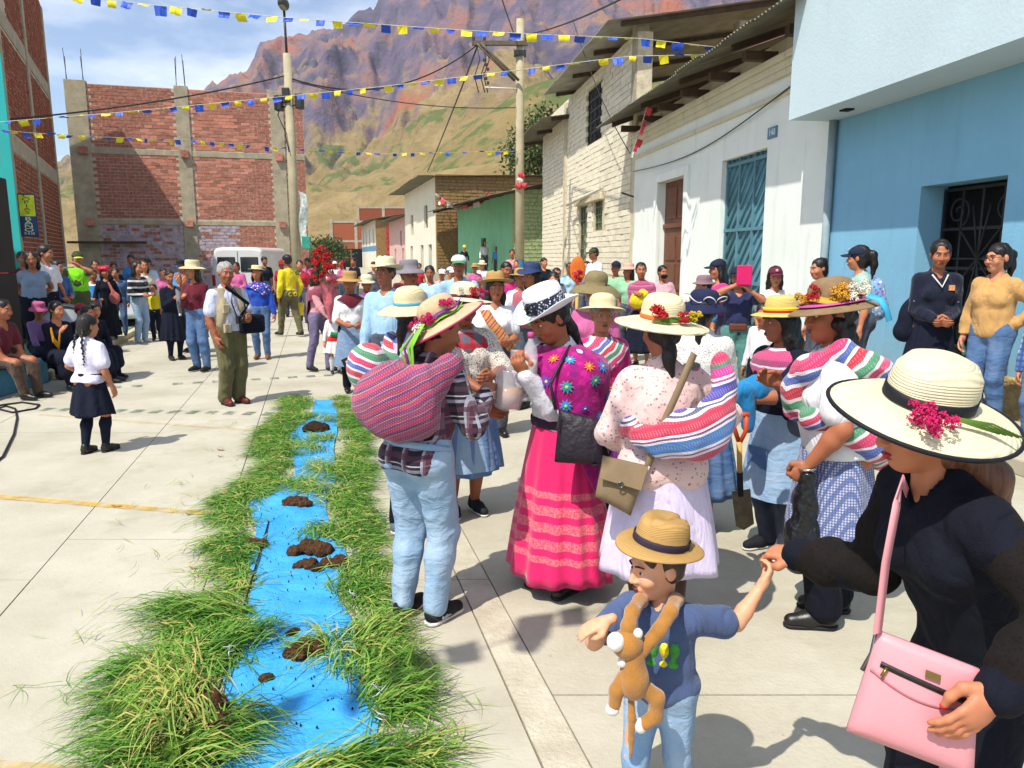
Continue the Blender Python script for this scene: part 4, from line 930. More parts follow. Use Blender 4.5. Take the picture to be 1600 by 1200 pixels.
    # hair
    if hair:
        S = SDF(); S.ell(hf(0, .02, .045), hk*V3(.087, .102, .09), Rh, .02)
        if hair in ('long', 'pony', 'braids', 'bun'): S.ell(hf(0, .045, -.03), hk*V3(.084, .066, .09), Rh, .03)
        else: S.ell(hf(0, .045, -.01), hk*V3(.08, .062, .06), Rh, .03)
        if hair == 'long':
            for q in (1, -1): S.chain([hf(.068*q, .02, .0), hf(.075*q, .02, -.1), hf(.07*q, .03, -.2)], [.03*hk, .034*hk, .026*hk], .03)
            S.chain([hf(0, .06, -.05), hf(0, .07, -.15), hf(0, .075, -.25)], [.06*hk, .065*hk, .045*hk], .04)
        if hair == 'pony': S.chain([hf(0, .1, .05), hf(0, .145, .03), hf(0, .15, -.08), hf(0, .13, -.22)], [.028*hk, .036*hk, .034*hk, .014*hk], .02)
        if hair == 'bun': S.ell(hf(0, .1, .085), hk*V3(.04, .04, .038), None, .015)
        if hair == 'low': S.chain([hf(0, .085, -.04), hf(0, .1, -.12), hf(.0, .105, -.3)], [.03*hk, .03*hk, .016*hk], .02)
        if hair == 'curly':
            rg = np.random.RandomState(5)
            for i in range(46):
                a_ = rg.uniform(-.2, 3.34); zz = rg.uniform(-.17, .1); S.ell(hf(.085*math.cos(a_), .02+.075*math.sin(a_), zz), hk*V3(1, 1, 1)*rg.uniform(.022, .034), None, .012)
        S.ell(hf(0, -.112, -.035), hk*V3(.066, .075, .096), Rh, .012, True)
        if hair != 'curly': S.ell(hf(0, -.14, .0), hk*V3(.09, .09, .04), Rh, .012, True)
        ho = link('hair', S.mesh('hair', max(.007, v*.8*fk_), 0, (.007, 22, 3+int(H*100))), root, hairm(hm)); P.hair = ho
        if hair == 'braids':
            for q in (1, -1):
                b = SDF(); p0 = hf(.055*q, .085, -.05); 
                for i in range(13):
                    t = i/12; c = p0+hk*V3(.022*q*math.sin(t*2), .045*math.sin(min(1, t*2)*1.57)-.0*t, -.36*t); r_ = .019*(1-.45*t)*hk
                    b.ell(c+V3(.006*(-1)**i, .002, 0)*hk, (r_, r_*.9, r_*1.15), None, .004)
                link('braid', b.mesh('braid', max(.005, v*.5)), ho, hairm(hm))
    nz = (.0075*s, 9, int(H*1000) % 50) if fold is None else fold
    # clothes
    if bot == 'pants':
        S = SDF(); S.ell(tf(0, .005, .0), s*V3(.158*gx, .112*gx, .125), Rt, .04*s); S.ell(tf(0, -.01, .1), s*V3(.138*gx, .105*gx, .13), Rt, .04*s)
        for q in (1, -1): S.ell(tf(.07*q, .055*gx, -.03), s*V3(.085*gx, .08*gx, .095), Rt, .04*s); leg(S, q, .98, 0, .012 if flare is None else flare)
        S.cut(tf(0, 0, waist), Rt@V3(0, 0, 1)); P.trousers = link('trousers', S.mesh('trousers', v*1.12, .013*s, (nz[0]*1.2, nz[1], nz[2])), root, botm)
    elif bot == 'skirt':
        P.skirt = link('skirt', skirt_mesh('skirt', pel[2]+waist*s, (pz-.03-skl)*s, .145*gx*s, skw*s, npl, .09, pel[1]*1., seed=int(H*991) % 97), root, botm)
    elif bot == 'lap':      # skirt of a seated figure: pelvis and thighs under cloth
        S = SDF(); S.ell(pel, s*V3(.19, .16, .13), None, .05); 
        for q in (1, -1): S.cone(hp[q], legs[q][1], .11*s, .1*s, .06*s); S.cone(legs[q][1], legs[q][1]+(legs[q][2]-legs[q][1])*.5, .1*s, .11*s, .06*s)
        P.skirt = link('skirt', S.mesh('skirt', v, .008, nz), root, botm)
    if top is not None:
        S = torso(SDF()); f = {'none': .0, 'cap': .14, 'short': .36, 'elbow': .58, 'long': .985}[sl]
        for q in (1, -1):
            if f: arm(S, q, f, 0, .012 if sl in ('short', 'elbow') else .003)
        S.cut(tf(0, 0, hem), Rt@V3(0, 0, -1)); S.cone(tf(0, -.012, .48), tf(0, -.02, .66), .058*s+fat*s, .09*s+fat*s, .006, True); S.ell(tf(0, -.085, .475), s*V3(.045, .05, .06), Rt, .01, True)
        P.top = link('shirt', S.mesh('shirt', v*1.12, fat*s, nz), root, top)
    if collar is not None:
        b = MB(); pts = []
        for t in np.linspace(-1, 1, 15):
            a_ = t*math.pi*.93+math.pi/2; pts.append(tuple(tf(.075*math.cos(a_), .02+.068*math.sin(a_), .49+.01*math.sin(a_)-.03*(abs(t) > .85))))
        b.tube(pts, .016*s, 6); b.build('collar', collar, root)
    if belt is not None:
        S = SDF(); S.ell(tf(0, -.005, .08), s*V3(.147*gx, .112*gx, .16), Rt); S.cut(tf(0, 0, .10), Rt@V3(0, 0, 1)); S.cut(tf(0, 0, .045), Rt@V3(0, 0, -1)); link('belt', S.mesh('belt', v, .03*s), root, belt)
    if sock is not None:
        for q in (1, -1):
            a, b_, c = legs[q]; S = SDF(); cf = b_+(c-b_)*.32+V3(0, .012*s, 0); S.chain([b_+(c-b_)*.16, cf, c], [.058*s, .061*s, .037*s], .03*s); link('sock', S.mesh('sock', v, .005), root, sock)
    if shoes is not None:
        for q, ft in zip((1, -1), feet):
            c = legs[q][2]; bz = c[2]-.085*s; fd = V3(.12*q, -1, 0); fd = nrm(fd)
            S = SDF(); S.cone(V3(c[0], c[1]+.025*s, bz+.055*s), V3(*(c+fd*.075*s))*V3(1, 1, 0)+V3(0, 0, bz+.047*s), .042*s, .043*s, .03*s); S.cone(V3(*(c+fd*.075*s))*V3(1, 1, 0)+V3(0, 0, bz+.047*s), V3(*(c+fd*.165*s))*V3(1, 1, 0)+V3(0, 0, bz+.036*s), .043*s, .036*s, .03*s)
            S.cone(c+V3(0, .012*s, .015*s), c*V3(1, 1, 0)+V3(0, .012*s, bz+.05*s), .043*s, .045*s, .02*s)
            S.cut(V3(0, 0, bz+.014*s), (0, 0, -1)); sh_ = link('shoe', S.mesh('shoe', v*1.05), root, shoes[0])
            S2 = SDF(); S2.cone(V3(c[0], c[1]+.025*s, bz+.02*s), V3(*(c+fd*.165*s))*V3(1, 1, 0)+V3(0, 0, bz+.02*s), .047*s, .04*s, .02).cut((0, 0, bz+.002), (0, 0, -1)).cut((0, 0, bz+.024*s), (0, 0, 1)); link('sole', S2.mesh('sole', v*1.1), sh_, shoes[1] if len(shoes) > 1 else shoes[0])
    return P
def blob(name, P, pts, mat, noise=None, h=None, parent=None):
    """soft solid from ellipsoids (c, r) in a person's own frame"""
    S = SDF()
    for c, r in pts: S.ell(c, r, None, .05)
    return link(name, S.mesh(name, h or .01, 0, noise), parent or P.root, mat)
def held(name, P, label, cat):
    """a top-level thing that shares the frame of the person holding it"""
    return empty(name, P.root.location, P.root.rotation_euler.z, label, cat)
# ================================================================= helpers for things carried
def toL(X, Y, rz, H, px, py, Yd, z0=0.):
    w_ = PY(px, py, Yd)-Vector((X, Y, z0)); l = Matrix.Rotation(-rad(rz), 3, 'Z') @ w_; s = H/1.70; return (l.x/s, l.y/s, l.z/s)
def recenter(o):
    me = o.data; n = len(me.vertices); a = np.empty(n*3, np.float32); me.vertices.foreach_get('co', a); a = a.reshape(-1, 3); c = (a.min(0)+a.max(0))/2; c[2] = a[:, 2].min()
    me.vertices.foreach_set('co', (a-c).ravel()); me.update(); o.location = Vector(c.tolist())
    return o
def P2W(P, p): return np.array(P.root.matrix_basis @ Vector(p)) if False else np.array(Matrix.Translation(P.root.location) @ Matrix.Rotation(P.root.rotation_euler.z, 4, 'Z') @ Vector(p))
def Wp(px, py, Y): return np.array(PY(px, py, Y))
def worldblob(name, prims, mat, h=.009, noise=(.004, 9, 5), label=None, cat=None, group=None):
    S = SDF()
    for p in prims:
        if p[0] == 'e': S.ell(p[1], p[2], p[3] if len(p) > 3 else None, p[4] if len(p) > 4 else .05)
        else: S.cone(p[1], p[2], p[3], p[4], p[5] if len(p) > 5 else .04)
    o = recenter(link(name, S.mesh(name, h, 0, noise), None, mat)); return tag(o, label, cat, group)
def cape(P, name, mat, ac=0., zb=.3, tail=.0, pw=4, r=1., zt=.5, n=64, rings=12, amp=.02, open_=None, tails=None, parent=None):
    """cloth draped round the shoulders; ac = angle (deg, 0 = person's left, -90 = front) of the hanging corner"""
    s = P.s; V = []; zz = [.52, .485, .455, .43, .38, .3, .15, 0., -.15, -.3]; rx = [.068, .096, .17, .215, .235, .228, .215, .215, .22, .22]; ry = [.066, .088, .118, .138, .155, .165, .165, .16, .165, .165]
    A = np.linspace(0, 2*np.pi, n, endpoint=False)
    low = zb-sum(tl*np.maximum(0, np.cos(A-rad(a_)))**p_ for a_, tl, p_ in (tails or [(ac, tail, pw)]))
    for k in range(2):
        for i in range(rings+1):
            t = i/rings; z = zt+(low-zt)*t; o = 1+.0-.03*k; R1 = np.interp(-z, [-q for q in zz], rx)*r*o; R2 = np.interp(-z, [-q for q in zz], ry)*r*o
            w_ = 1+amp*t*(np.cos(9*A+3)+.6*np.cos(15*A+1))
            L_ = np.stack([R1*np.cos(A)*w_, R2*np.sin(A)*w_, z], 1)*s; V.append(L_@P.Rt.T+P.tf(0, 0, 0))
    if True: V = V[:rings+1]+V[rings+1:][::-1]
    m = len(V); V = np.concatenate(V); I, J = np.meshgrid(np.arange(m-1), np.arange(n), indexing='ij'); J2 = (J+1) % n
    Q = np.stack([I*n+J2, I*n+J, (I+1)*n+J, (I+1)*n+J2], -1).reshape(-1, 4)
    return link(name, np_mesh(name, V, Q), parent or P.root, mat)
def arm_strap(parent, name, pts, wd, mat, th=.004):
    return MB().tube(pts, wd, 8, True).build(name, mat, parent)
# colours -----------------------------------------------------------
navy = CLOTH('navy_cloth', '121728', sheen=0); black = CLOTH('black_cloth', '0d101c', sheen=0); white = CLOTH('white_cotton', 'd9d9dc'); lav = CLOTH('lavender_knit', 'b9a6d8')
lblue = CLOTH('light_blue_cotton', '9fc0d8'); pinkc = CLOTH('hot_pink_cloth', 'd0287a'); rose = CLOTH('dusty_pink_knit', 'c98a92'); khaki = CLOTH('khaki_cloth', 'a3957a'); olive = CLOTH('olive_trousers', '5a5638')
yell = CLOTH('yellow_cotton', 'd6c21e'); royal = CLOTH('royal_blue_cotton', '1f45a8'); tan = CLOTH('tan_knit', 'b98f58'); mint = CLOTH('mint_cotton', '86b791'); red = CLOTH('red_cotton', 'b3202c'); greyc = CLOTH('grey_cloth', '6c6f76')
jean = DENIM('blue_denim', '2e5c8f', .35); jean_l = DENIM('pale_denim', '6d93b8', .7); jean_p = DENIM('purple_denim', '5a4a78', .4); jean_d = DENIM('dark_denim', '1f2c44', .3)
leather = M('black_leather', '15120f', .4, .2, 10, .2, 90, spec=.5); brownl = M('brown_leather', '5a2d20', .45, .2, 10, .2, 90); wsole = M('white_rubber', 'c9c7c2', .7); rubber = M('black_rubber', '1b1b1c', .7)
s_straw = STRAW('pale_straw', 'd8c9a0'); s_cream = STRAW('cream_straw', 'd9cfae'); s_tan = STRAW('tan_straw', 'b58f55', False); s_brown = M('brown_felt', '7d664a', .9, .15, 20, .4, 120); s_beige = M('beige_felt', 'b99f80', .9, .12, 20, .4, 120); s_white = M('white_felt', 'dcdde0', .8, .05, 10, .2, 90)
blk_shoe, wht_shoe = (leather, rubber), (M('grey_mesh_shoe', '5d6a76', .8, .2, 30), wsole); run_shoe = (M('black_mesh_shoe', '16181c', .8, .2, 30), wsole); brn_shoe = (brownl, rubber)
FUCH, REDF, YELF, WHTF, ORGF = 'c2185b', 'b3141f', 'd8b414', 'e0d8c8', 'd9661a'
ANDES = [('9a1848', 5), ('4a1a5e', 2), ('b08a98', .5), ('8f2040', 4), ('2c3a80', 1.5), ('b8663a', .8), ('701a58', 4), ('a82a58', 4), ('c08a4a', .5), ('3c2468', 2.2)]
AWAYO = [('c01e50', 4), ('e6dfe6', 1), ('6a4a9a', .6), ('e6dfe6', 1), ('1f78b8', 4), ('e6dfe6', .8), ('50306a', .6), ('e6dfe6', .8), ('b81a3c', 4), ('e6dfe6', .7), ('2a4a6a', .5), ('e6dfe6', .7), ('243a9a', 3), ('e6dfe6', .8), ('9a2a6a', .6), ('e6dfe6', .8), ('d0288a', 3), ('1f7a5a', 1.5)]
GREENAW = [('d02060', 3), ('e6dfe0', 1.4), ('1f8a5e', 3), ('e6dfe0', 1.4), ('c21e30', 3), ('e6dfe0', 1.2), ('1f60b0', 2.4), ('e6dfe0', 1)]

# ================================================================= 1 woman in black with wide hat
X, Y, rz, H = 1.19, 1.80, -78, 1.50
P1 = person('woman in black blouse and wide cream sun hat, holding the toddler\'s hand', X, Y, rz, H, g=1.06, lean=24, head=(-6, 2, 0), R=toL(X, Y, rz, H, 1245, 868, 2.1), L=toL(X, Y, rz, H, 1556, 1085, 1.40), eR=(.3, .2, -1), eL=(1, .4, -.3),
            feet=((.1, .05), (-.12, -.12)), sk=1, top=black, sl='long', hem=-.09, fat=.023, bot='pants', botm=black, hair=None, face=True, vox=.0085, shoes=blk_shoe, dR=None, cR=.62, cL=.22, pR=(0, .25, -1), lips=M('red_lips', '8a2028', .4), bust=1.05)
hb = hat(P1, R=.215, ch=.13, cr=.096, kind='round', mat=s_cream, band=M('black_ribbon', '11121a', .6), bandh=.034, droop=.04, wave=-.006, tilt=(-15, 17), edge=M('black_edging', '10111a', .7), dz=-.005, off=(0, .015))
for i in range(26): blossom(hb, (.112+random.uniform(-.025, .055), -.075+random.uniform(-.055, .05), .008+random.uniform(-.01, .03)), random.uniform(.01, .017), FUCH)
for k in range(5): MB().tube([(.12, -.04+.004*k, .02), (.14, .03+.006*k, .006+.003*k), (.152+.005*k, .07+.012*k, .0)], .0022, 5).build('stem', M('stem_green', '4d6b25', .8), hb)
S = SDF(); hf = P1.hf; hk = P1.hs
S.ell(hf(0, .025, .03), hk*V3(.086, .1, .085), P1.Rh, .02).ell(hf(0, .06, -.06), hk*V3(.08, .06, .09), P1.Rh, .03).chain([hf(.02, .09, -.08), hf(.03, .15, -.17), hf(.03, .17, -.3)], [.05*hk, .05*hk, .03*hk], .03).ell(hf(0, -.1, -.035), hk*V3(.07, .085, .1), P1.Rh, .012, True)
link('hair', S.mesh('hair', .007, 0, (.004, 18, 3)), P1.root, hairm(3))
m_sheer = DOTS('sheer_dotted_chiffon', '16110f', ['070709'], 110, .3); m_sheer.node_tree.nodes['Principled BSDF'].inputs['Sheen Weight'].default_value = 0
for q in (1, -1):       # puffed chiffon sleeves gathered at the cuff
    a, b_, c = P1.arms[q]; S = SDF(); s = P1.s; m1, m2 = a+(b_-a)*.5, b_+(c-b_)*.55
    S.chain([a+V3(0, 0, .01), m1, b_, m2, b_+(c-b_)*.93], [.066*s, .07*s, .066*s, .07*s, .047*s], .04); S.cone(b_+(c-b_)*.9, b_+(c-b_)*1.02, .042*s, .039*s, .01)
    link('sleeve', S.mesh('sleeve', .0085, 0, (.007, 11, 4+q)), P1.root, m_sheer)
for q, hd in ((1, 'L'), (-1, 'R')):
    t3 = getattr(P1, 'thumb%d' % q); link('thumb_nail', SDF().ell(t3, (.009, .009, .007)).mesh('nail', .0035), P1.body, M('red_nail', 'c01818', .25, .05, 4, 0, spec=.6))
MB().tube([tuple(P1.hf(-.08, .01, -.035)), tuple(P1.hf(-.081, .01, -.06))], .004, 6).build('earring', M('silver', 'b8b8b8', .25, .05, metal=1), P1.root)
# pink shoulder bag
bag = empty('shoulder_bag', Wp(1430, 1190, 1.5), 0, 'pink leather crossbody bag with black zip worn by woman in black', 'bag'); pk = M('pink_leather', 'cf8b92', .45, .06, 3, .12, 160, spec=.4); bo = Vector(bag.location)
def bagp(px, py, Yd): return Wp(px, py, Yd)-np.array(bo)
c4 = [bagp(1372, 985, 1.52), bagp(1530, 1045, 1.44), bagp(1520, 1215, 1.42), bagp(1322, 1140, 1.50)]
def sheet_bag(c4, th, n=12, puff=.03):
    V = []; nn_ = nrm(np.cross(c4[1]-c4[0], c4[3]-c4[0]))
    for k in (1, -1):
        for i in range(n+1):
            for j in range(n+1):
                u, v_ = i/n, j/n; p = (c4[0]*(1-u)+c4[1]*u)*(1-v_)+(c4[3]*(1-u)+c4[2]*u)*v_; e = (16*u*(1-u)*v_*(1-v_))**.4; V.append(p+nn_*k*(th*.25+puff*e*(.4+.6*v_)))
    m = (n+1)**2; Fc = [(i*(n+1)+j, i*(n+1)+j+1, (i+1)*(n+1)+j+1, (i+1)*(n+1)+j) for i in range(n) for j in range(n)]
    Fc = Fc+[tuple(x+m for x in f[::-1]) for f in Fc]; bd = [j for j in range(n+1)]+[i*(n+1)+n for i in range(1, n+1)]+[n*(n+1)+j for j in range(n-1, -1, -1)]+[i*(n+1) for i in range(n-1, 0, -1)]
    Fc += [(bd[i], bd[i]+m, bd[(i+1) % len(bd)]+m, bd[(i+1) % len(bd)]) for i in range(len(bd))]; return V, Fc, nn_
Vb, Fb, bn = sheet_bag(c4, .03); MB().add(Vb, Fb, True).build('bag_body', pk, bag)
bn = bn if bn[1] < 0 else -bn
def on_bag(u, v_, o=.02): return (c4[0]*(1-u)+c4[1]*u)*(1-v_)+(c4[3]*(1-u)+c4[2]*u)*v_+bn*(.0075+.03*((16*u*(1-u)*v_*(1-v_))**.4)*(.4+.6*v_)+o-.02)
ribbon(bag, 'zip', [on_bag(u, .26+.06*u, .023) for u in np.linspace(.1, .97, 14)], .012, leather, up=tuple(bn))
MB().tube([tuple(on_bag(.16, .27, .028)), tuple(on_bag(.13, .36, .032))], .004, 6).build('zip_pull', M('brass', '8a7440', .3, .1, metal=.9), bag)
ribbon(bag, 'piping', [on_bag(u, .34+.12*math.sin(u*3.1), .0225) for u in np.linspace(.03, .97, 16)], .004, M('pink_piping', 'a8646c', .5), up=tuple(bn))
pl_ = [on_bag(.5, .16, .024), on_bag(.64, .16, .024), on_bag(.64, .22, .024), on_bag(.5, .22, .024)]; MB().add(pl_+[p+bn*.004 for p in pl_], [(4, 5, 6, 7), (7, 6, 5, 4), (0, 1, 5, 4), (1, 2, 6, 5), (2, 3, 7, 6), (3, 0, 4, 7)]).build('name_plate', MATS['brass'], bag)
def b2(P, *a): return Vector(P2W(P, P.tf(*a)))-bo
tp = [bagp(1372, 990, 1.50), bagp(1385, 880, 1.50), bagp(1402, 790, 1.50), bagp(1411, 750, 1.6)]; tq = [np.array(b2(P1, -.08, -.03, .42))]
ribbon(bag, 'strap', [tuple(p) for p in tp+tq], .024, pk, up=(.45, -.9, .1))
MB().tube([tuple(c4[0]+V3(-.003, 0, .0)), tuple(c4[0]+V3(-.012, -.005, -.05)), tuple(c4[0]+V3(-.03, -.005, -.09))], .005, 6).build('buckle', M('steel', '777777', .3, .1, metal=.9), bag)
# ================================================================= 2 toddler
X, Y, rz, H = PY(1040, 900, 2.05).x, 2.07, -28, .92
tee = CLOTH('slate_blue_jersey', '45557a')
P2 = person('toddler in slate blue t-shirt and straw fedora holding a woman\'s hand', X, Y, rz, H, sex='m', g=1.22, head=(-42, 6, 0), L=toL(X, Y, rz, H, 1190, 915, 2.1), R=toL(X, Y, rz, H, 948, 970, 1.97), eL=(.3, .3, -1), eR=(-.6, .3, -1),
            feet=((.12, .10), (-.10, -.14)), sk=4, top=tee, sl='short', hem=-.16, fat=.022, bot='pants', botm=jean_l, hair='short', hm=1, vox=.0065, shoes=(M('red_blue_shoe', '8a2430', .7, .5, 12), wsole), cL=.55, cR=.18, pR=(0, .3, -1), dR=(-.8, -.5, -.35), headk=1.42, hoff=(0, 0, -.02))
hat(P2, R=.152, ch=.105, cr=.092, kind='fedora', mat=s_tan, band=M('dark_hat_band', '2a2030', .7), bandh=.03, droop=.012, wave=.006, tilt=(-16, 6), dz=.03, frontdip=-.012, off=(0, .012))
# printed letters on the shirt
pr = ['3f8a3a', 'c9b82a', '3f8a3a', 'b8402a', '2f7a9a']
for i in range(5): 
    bl_ = SDF(); p = P2.tf(.11-.052*i, -.148+.012*abs(i-2.2), .27); bl_.ell(p, (.015, .014, .026), None, .01).ell(p-V3(.004, 0, .04), (.019, .015, .014), None, .01); link('shirt_print', bl_.mesh('shirt_print', .005), P2.top, M('print_'+pr[i], pr[i], .8, .5, 40))
# plush monkey hung round the neck
mk_ = M('ginger_plush', '9c6a2a', .95, .15, 30, .6, 240, sheen=.4); mw_ = M('white_plush', 'd8d0c6', .95, .08, 30, .5, 240, sheen=.3)
mon = empty('plush_monkey', Wp(985, 1100, 1.86), 0, 'long armed ginger plush monkey hanging from the toddler\'s neck', 'plush toy'); mo = np.array(mon.location)
mp_ = lambda px, py, Yd=2.02: Wp(px, py, Yd-.14)-mo
def plush(name, S, m, par=None): return link(name, S.mesh(name, .006), par or mon, m)
plush('body', SDF().ell(mp_(990, 1062), (.042, .04, .058), None, .03).ell(mp_(990, 1022), (.03, .03, .04), None, .03), mk_)
hd = plush('head', SDF().ell(mp_(980, 1006), (.043, .041, .041), None, .02), mk_)
plush('muzzle', SDF().ell(mp_(962, 1003, 2.0), (.024, .026, .026), None, .01), mw_, hd)
for ex, ey in ((997, 990), (972, 1035)): plush('ear', SDF().ell(mp_(ex, ey, 2.01), (.014, .012, .016)), mw_, hd)
for ex in (953, 965): plush('eye', SDF().ell(mp_(ex, 996, 1.972), (.0035, .0035, .0045)), m_eye_b, hd)
nbw = P2W(P2, P2.nb)-mo
plush('arm', SDF().chain([mp_(1000, 1020), mp_(1030, 985, 2.03), mp_(1048, 955, 2.07), mp_(1056, 938, 2.16), nbw+V3(.06, .03, -.03)], [.019, .02, .02, .02, .02], .01), mk_)
plush('arm', SDF().chain([mp_(978, 1005), mp_(982, 978, 2.03), mp_(988, 956, 2.07), mp_(1000, 938, 2.15), nbw+V3(-.045, .03, -.03)], [.019, .02, .02, .02, .02], .01), mk_)
l1 = plush('leg', SDF().chain([mp_(1000, 1070), mp_(1026, 1090), mp_(1024, 1118), mp_(1008, 1130)], [.024, .022, .02, .019], .01), mk_); plush('foot', SDF().ell(mp_(1001, 1134), (.018, .016, .023)), mw_, l1)
l2 = plush('leg', SDF().chain([mp_(975, 1060), mp_(963, 1080), mp_(960, 1100)], [.022, .02, .018], .01), mk_); plush('foot', SDF().ell(mp_(957, 1108), (.02, .018, .019)), mw_, l2)
plush('tail', SDF().chain([mp_(986, 1090), mp_(987, 1120), mp_(986, 1155), mp_(985, 1183)], [.009, .012, .009, .006], .006), mk_)
# ================================================================= 3 woman in jeans with striped bundle
X, Y, rz, H = -.44, 3.47, 146, 1.52
flan = PLAID('dark_flannel', '221c28', [(2, '8f8a9a', .0, .16, 0), (2, 'b8b4bc', .3, .36, 0), (0, 'a8a4b0', .0, .2, .3), (1, 'a8a4b0', .1, .26, .1), (0, '5a3040', .55, .8, 0), (2, '4a2a3a', .55, .8, 0)], .10)
P3 = person('woman in pale jeans and plaid shirt with magenta striped bundle on her back, pouring juice', X, Y, rz, H, g=1.14, lean=13, head=(-30, 12, 0), R=toL(X, Y, rz, H, 758, 618, 3.62), L=toL(X, Y, rz, H, 760, 640, 3.85), eR=(-.4, .3, -1), eL=(.5, .2, -1),
            feet=((.09, .02), (-.10, -.02)), sk=0, top=flan, sl='long', hem=-.10, fat=.018, bot='pants', botm=DENIM('washed_denim', '7d9fbe', .75), hair='low', vox=.0095, shoes=run_shoe, cR=.55, cL=.4, pR=(0, 0, -1), legw=1.1, waist=.10, face=False, bust=.9)
h3 = hat(P3, R=.205, ch=.115, cr=.094, kind='round', mat=s_beige, droop=.035, tilt=(-44, 10), edge=M('rose_edging', '9a3050', .8), dz=.004, stretch=1.1)
pur, lim = M('purple_ribbon', '6a2a7a', .5), M('lime_ribbon', '7ab838', .6)
for sd_, m_, zz in ((1, pur, .03), (1, lim, .012)): ribbon(h3, 'ribbon', [(.1*1.06*math.cos(t), .115*1.06*math.sin(t), zz+.006*math.sin(5*t)) for t in np.linspace(-.4, 4.2, 26)], .022, m_, up=(-.3, .5, .8))
for ang, rr, z_, n in ((135, .125, .03, 18), (185, .12, .05, 14), (100, .13, .03, 6)):
    for i in range(n): blossom(h3, (rr*math.cos(rad(ang))+random.uniform(-.024, .024), rr*1.1*math.sin(rad(ang))+random.uniform(-.024, .024), z_+random.uniform(-.012, .03)), .014, FUCH)
for i in range(4): blossom(h3, (-.04+random.uniform(-.03, .03), .15+random.uniform(-.02, .02), .015), .03, WHTF)
for k, m_ in enumerate((lim, lim, pur, lim)): ribbon(h3, 'ribbon', [(-.09, .13, .03), (-.1+.02*k, .18, .008), (-.08+.03*k, .23+.008*k, -.03), (-.05+.035*k, .26, -.11-.02*k)], .022, m_, up=(-.3, .6, .7))
m_bund = STRIPES('magenta_woven_stripes', ANDES, .115, (0, rad(24), 0), .06)
def bundle(P, label, mat, c, r, over, Rr=None, cat='bundle', extra=()):
    pr_ = [('e', c, r, Rr, .06)]
    for pts, rs in over:
        for i in range(len(pts)-1): pr_.append(('c', pts[i], pts[i+1], rs[i], rs[i+1], .06))
    return worldblob('carrying_bundle', pr_+list(extra), mat, .0095, (.011, 7, 9), label, cat)
w3 = lambda *a: P2W(P3, P3.tf(*a))
bc = Wp(622, 634, 3.34)
bundle(P3, 'magenta striped woven carrying cloth bulging on the back of the woman in jeans', m_bund, bc, V3(.205, .17, .165), [([bc+V3(.0, 0, .06), w3(-.12, .12, .38), w3(-.16, .03, .475)], [.13, .075, .04]), ([w3(-.16, .03, .475), w3(-.1, -.09, .42), w3(.05, -.14, .25)], [.05, .04, .035]), ([bc+V3(.05, 0, .06), w3(.1, .14, .36), w3(.13, .04, .47)], [.12, .07, .04])], rotm(0, 18, 0))
# apron strings and denim apron of 3
ribbon(P3.root, 'apron_string', [tuple(P3.tf(.15, .12, .06)), tuple(P3.tf(0, .2, .05)), tuple(P3.tf(-.17, .14, .05)), tuple(P3.tf(-.2, .0, .05))], .03, jean_l, up=(0, .9, .3))
for q in (1, -1):
    S = SDF(); S.ell(P3.tf(.078*q, .142, -.035), P3.s*V3(.06, .022, .065), P3.Rt).cut(P3.tf(0, 0, .015), P3.Rt@V3(0, 0, 1)); link('back_pocket', S.mesh('back_pocket', .008), P3.trousers, DENIM('pocket_denim', '6d8fb0', .5))
# sneakers marks
text('shoe_lettering', 'Reebok', wsole, P3.root, tuple(P3.legs[-1][2]+V3(-.048, -.03, -.04)), (math.pi/2, 0, -math.pi/2), .022)
# pitcher of red juice held between the two women
pj = empty('juice_pitcher', Wp(792, 640, 3.72), 0, 'clear plastic pitcher of orange red juice in a woman\'s hand', 'pitcher')
gl = NB('clear_plastic'); gl.b.inputs['Alpha'].default_value = .3; gl.col((.85, .84, .88, 1)); m_plast = gl.fin(.08, .5); MATS['clear_plastic'] = m_plast
ju = NB('red_juice'); z_ = ju.sep(ju.tc.outputs['Object'])[2]; ju.col(ju.ramp(ju.math('MULTIPLY', z_, 8.), [(.1, C('c03020')), (.7, C('d07a28')), (1, C('d89a38'))])); m_juice = ju.fin(.15, .5)
o = MB().lathe([(.045, 0), (.066, .012), (.076, .08), (.08, .2), (.083, .205), (.079, .203), (.073, .08), (.06, .014), (.001, .01)], 28, caps=False).build('pitcher_body', m_plast, pj); o.rotation_euler = (0, rad(8), 0)
o = MB().lathe([(.001, .013), (.056, .015), (.071, .08), (.0735, .115), (.001, .1155)], 28, caps=False).build('juice', m_juice, pj); o.rotation_euler = (0, rad(8), 0)
MB().tube([(.07, -.02, .17), (.13, -.03, .15), (.13, -.03, .07), (.07, -.02, .05)], .008, 8).build('handle', m_plast, pj)
# ================================================================= 4 woman in pink skirt and white hat
X, Y, rz, H = PY(880, 500, 3.8).x, 3.82, -48, 1.56
m_skirt = NB('pink_skirt_gold_bands'); v = m_skirt.tc.outputs['Object']; zz = m_skirt.sep(v)[2]
t_ = m_skirt.math('FRACT', m_skirt.math('DIVIDE', zz, .085)); bd = m_skirt.math('MULTIPLY', m_skirt.math('MULTIPLY', m_skirt.math('GREATER_THAN', t_, .42), m_skirt.math('LESS_THAN', zz, .58)), m_skirt.math('GREATER_THAN', zz, .22))
fl_ = m_skirt.math('GREATER_THAN', m_skirt.noise(v, 110, 3, .7), .5); m_skirt.col(m_skirt.mix(m_skirt.math('MULTIPLY', bd, m_skirt.math('ADD', m_skirt.math('MULTIPLY', fl_, .3), .1)), C('cf1a5e'), C('e0a890')))
m_skirt.bump(m_skirt.noise(v, 9, 3, .5, 1.), .3, .02); m_skirt = m_skirt.fin(.7, .25, .2)
m_lace = DOTS('white_lace_blouse', 'd8d4dc', ['c0bcc8', 'e2dfe4'], 70, .35)
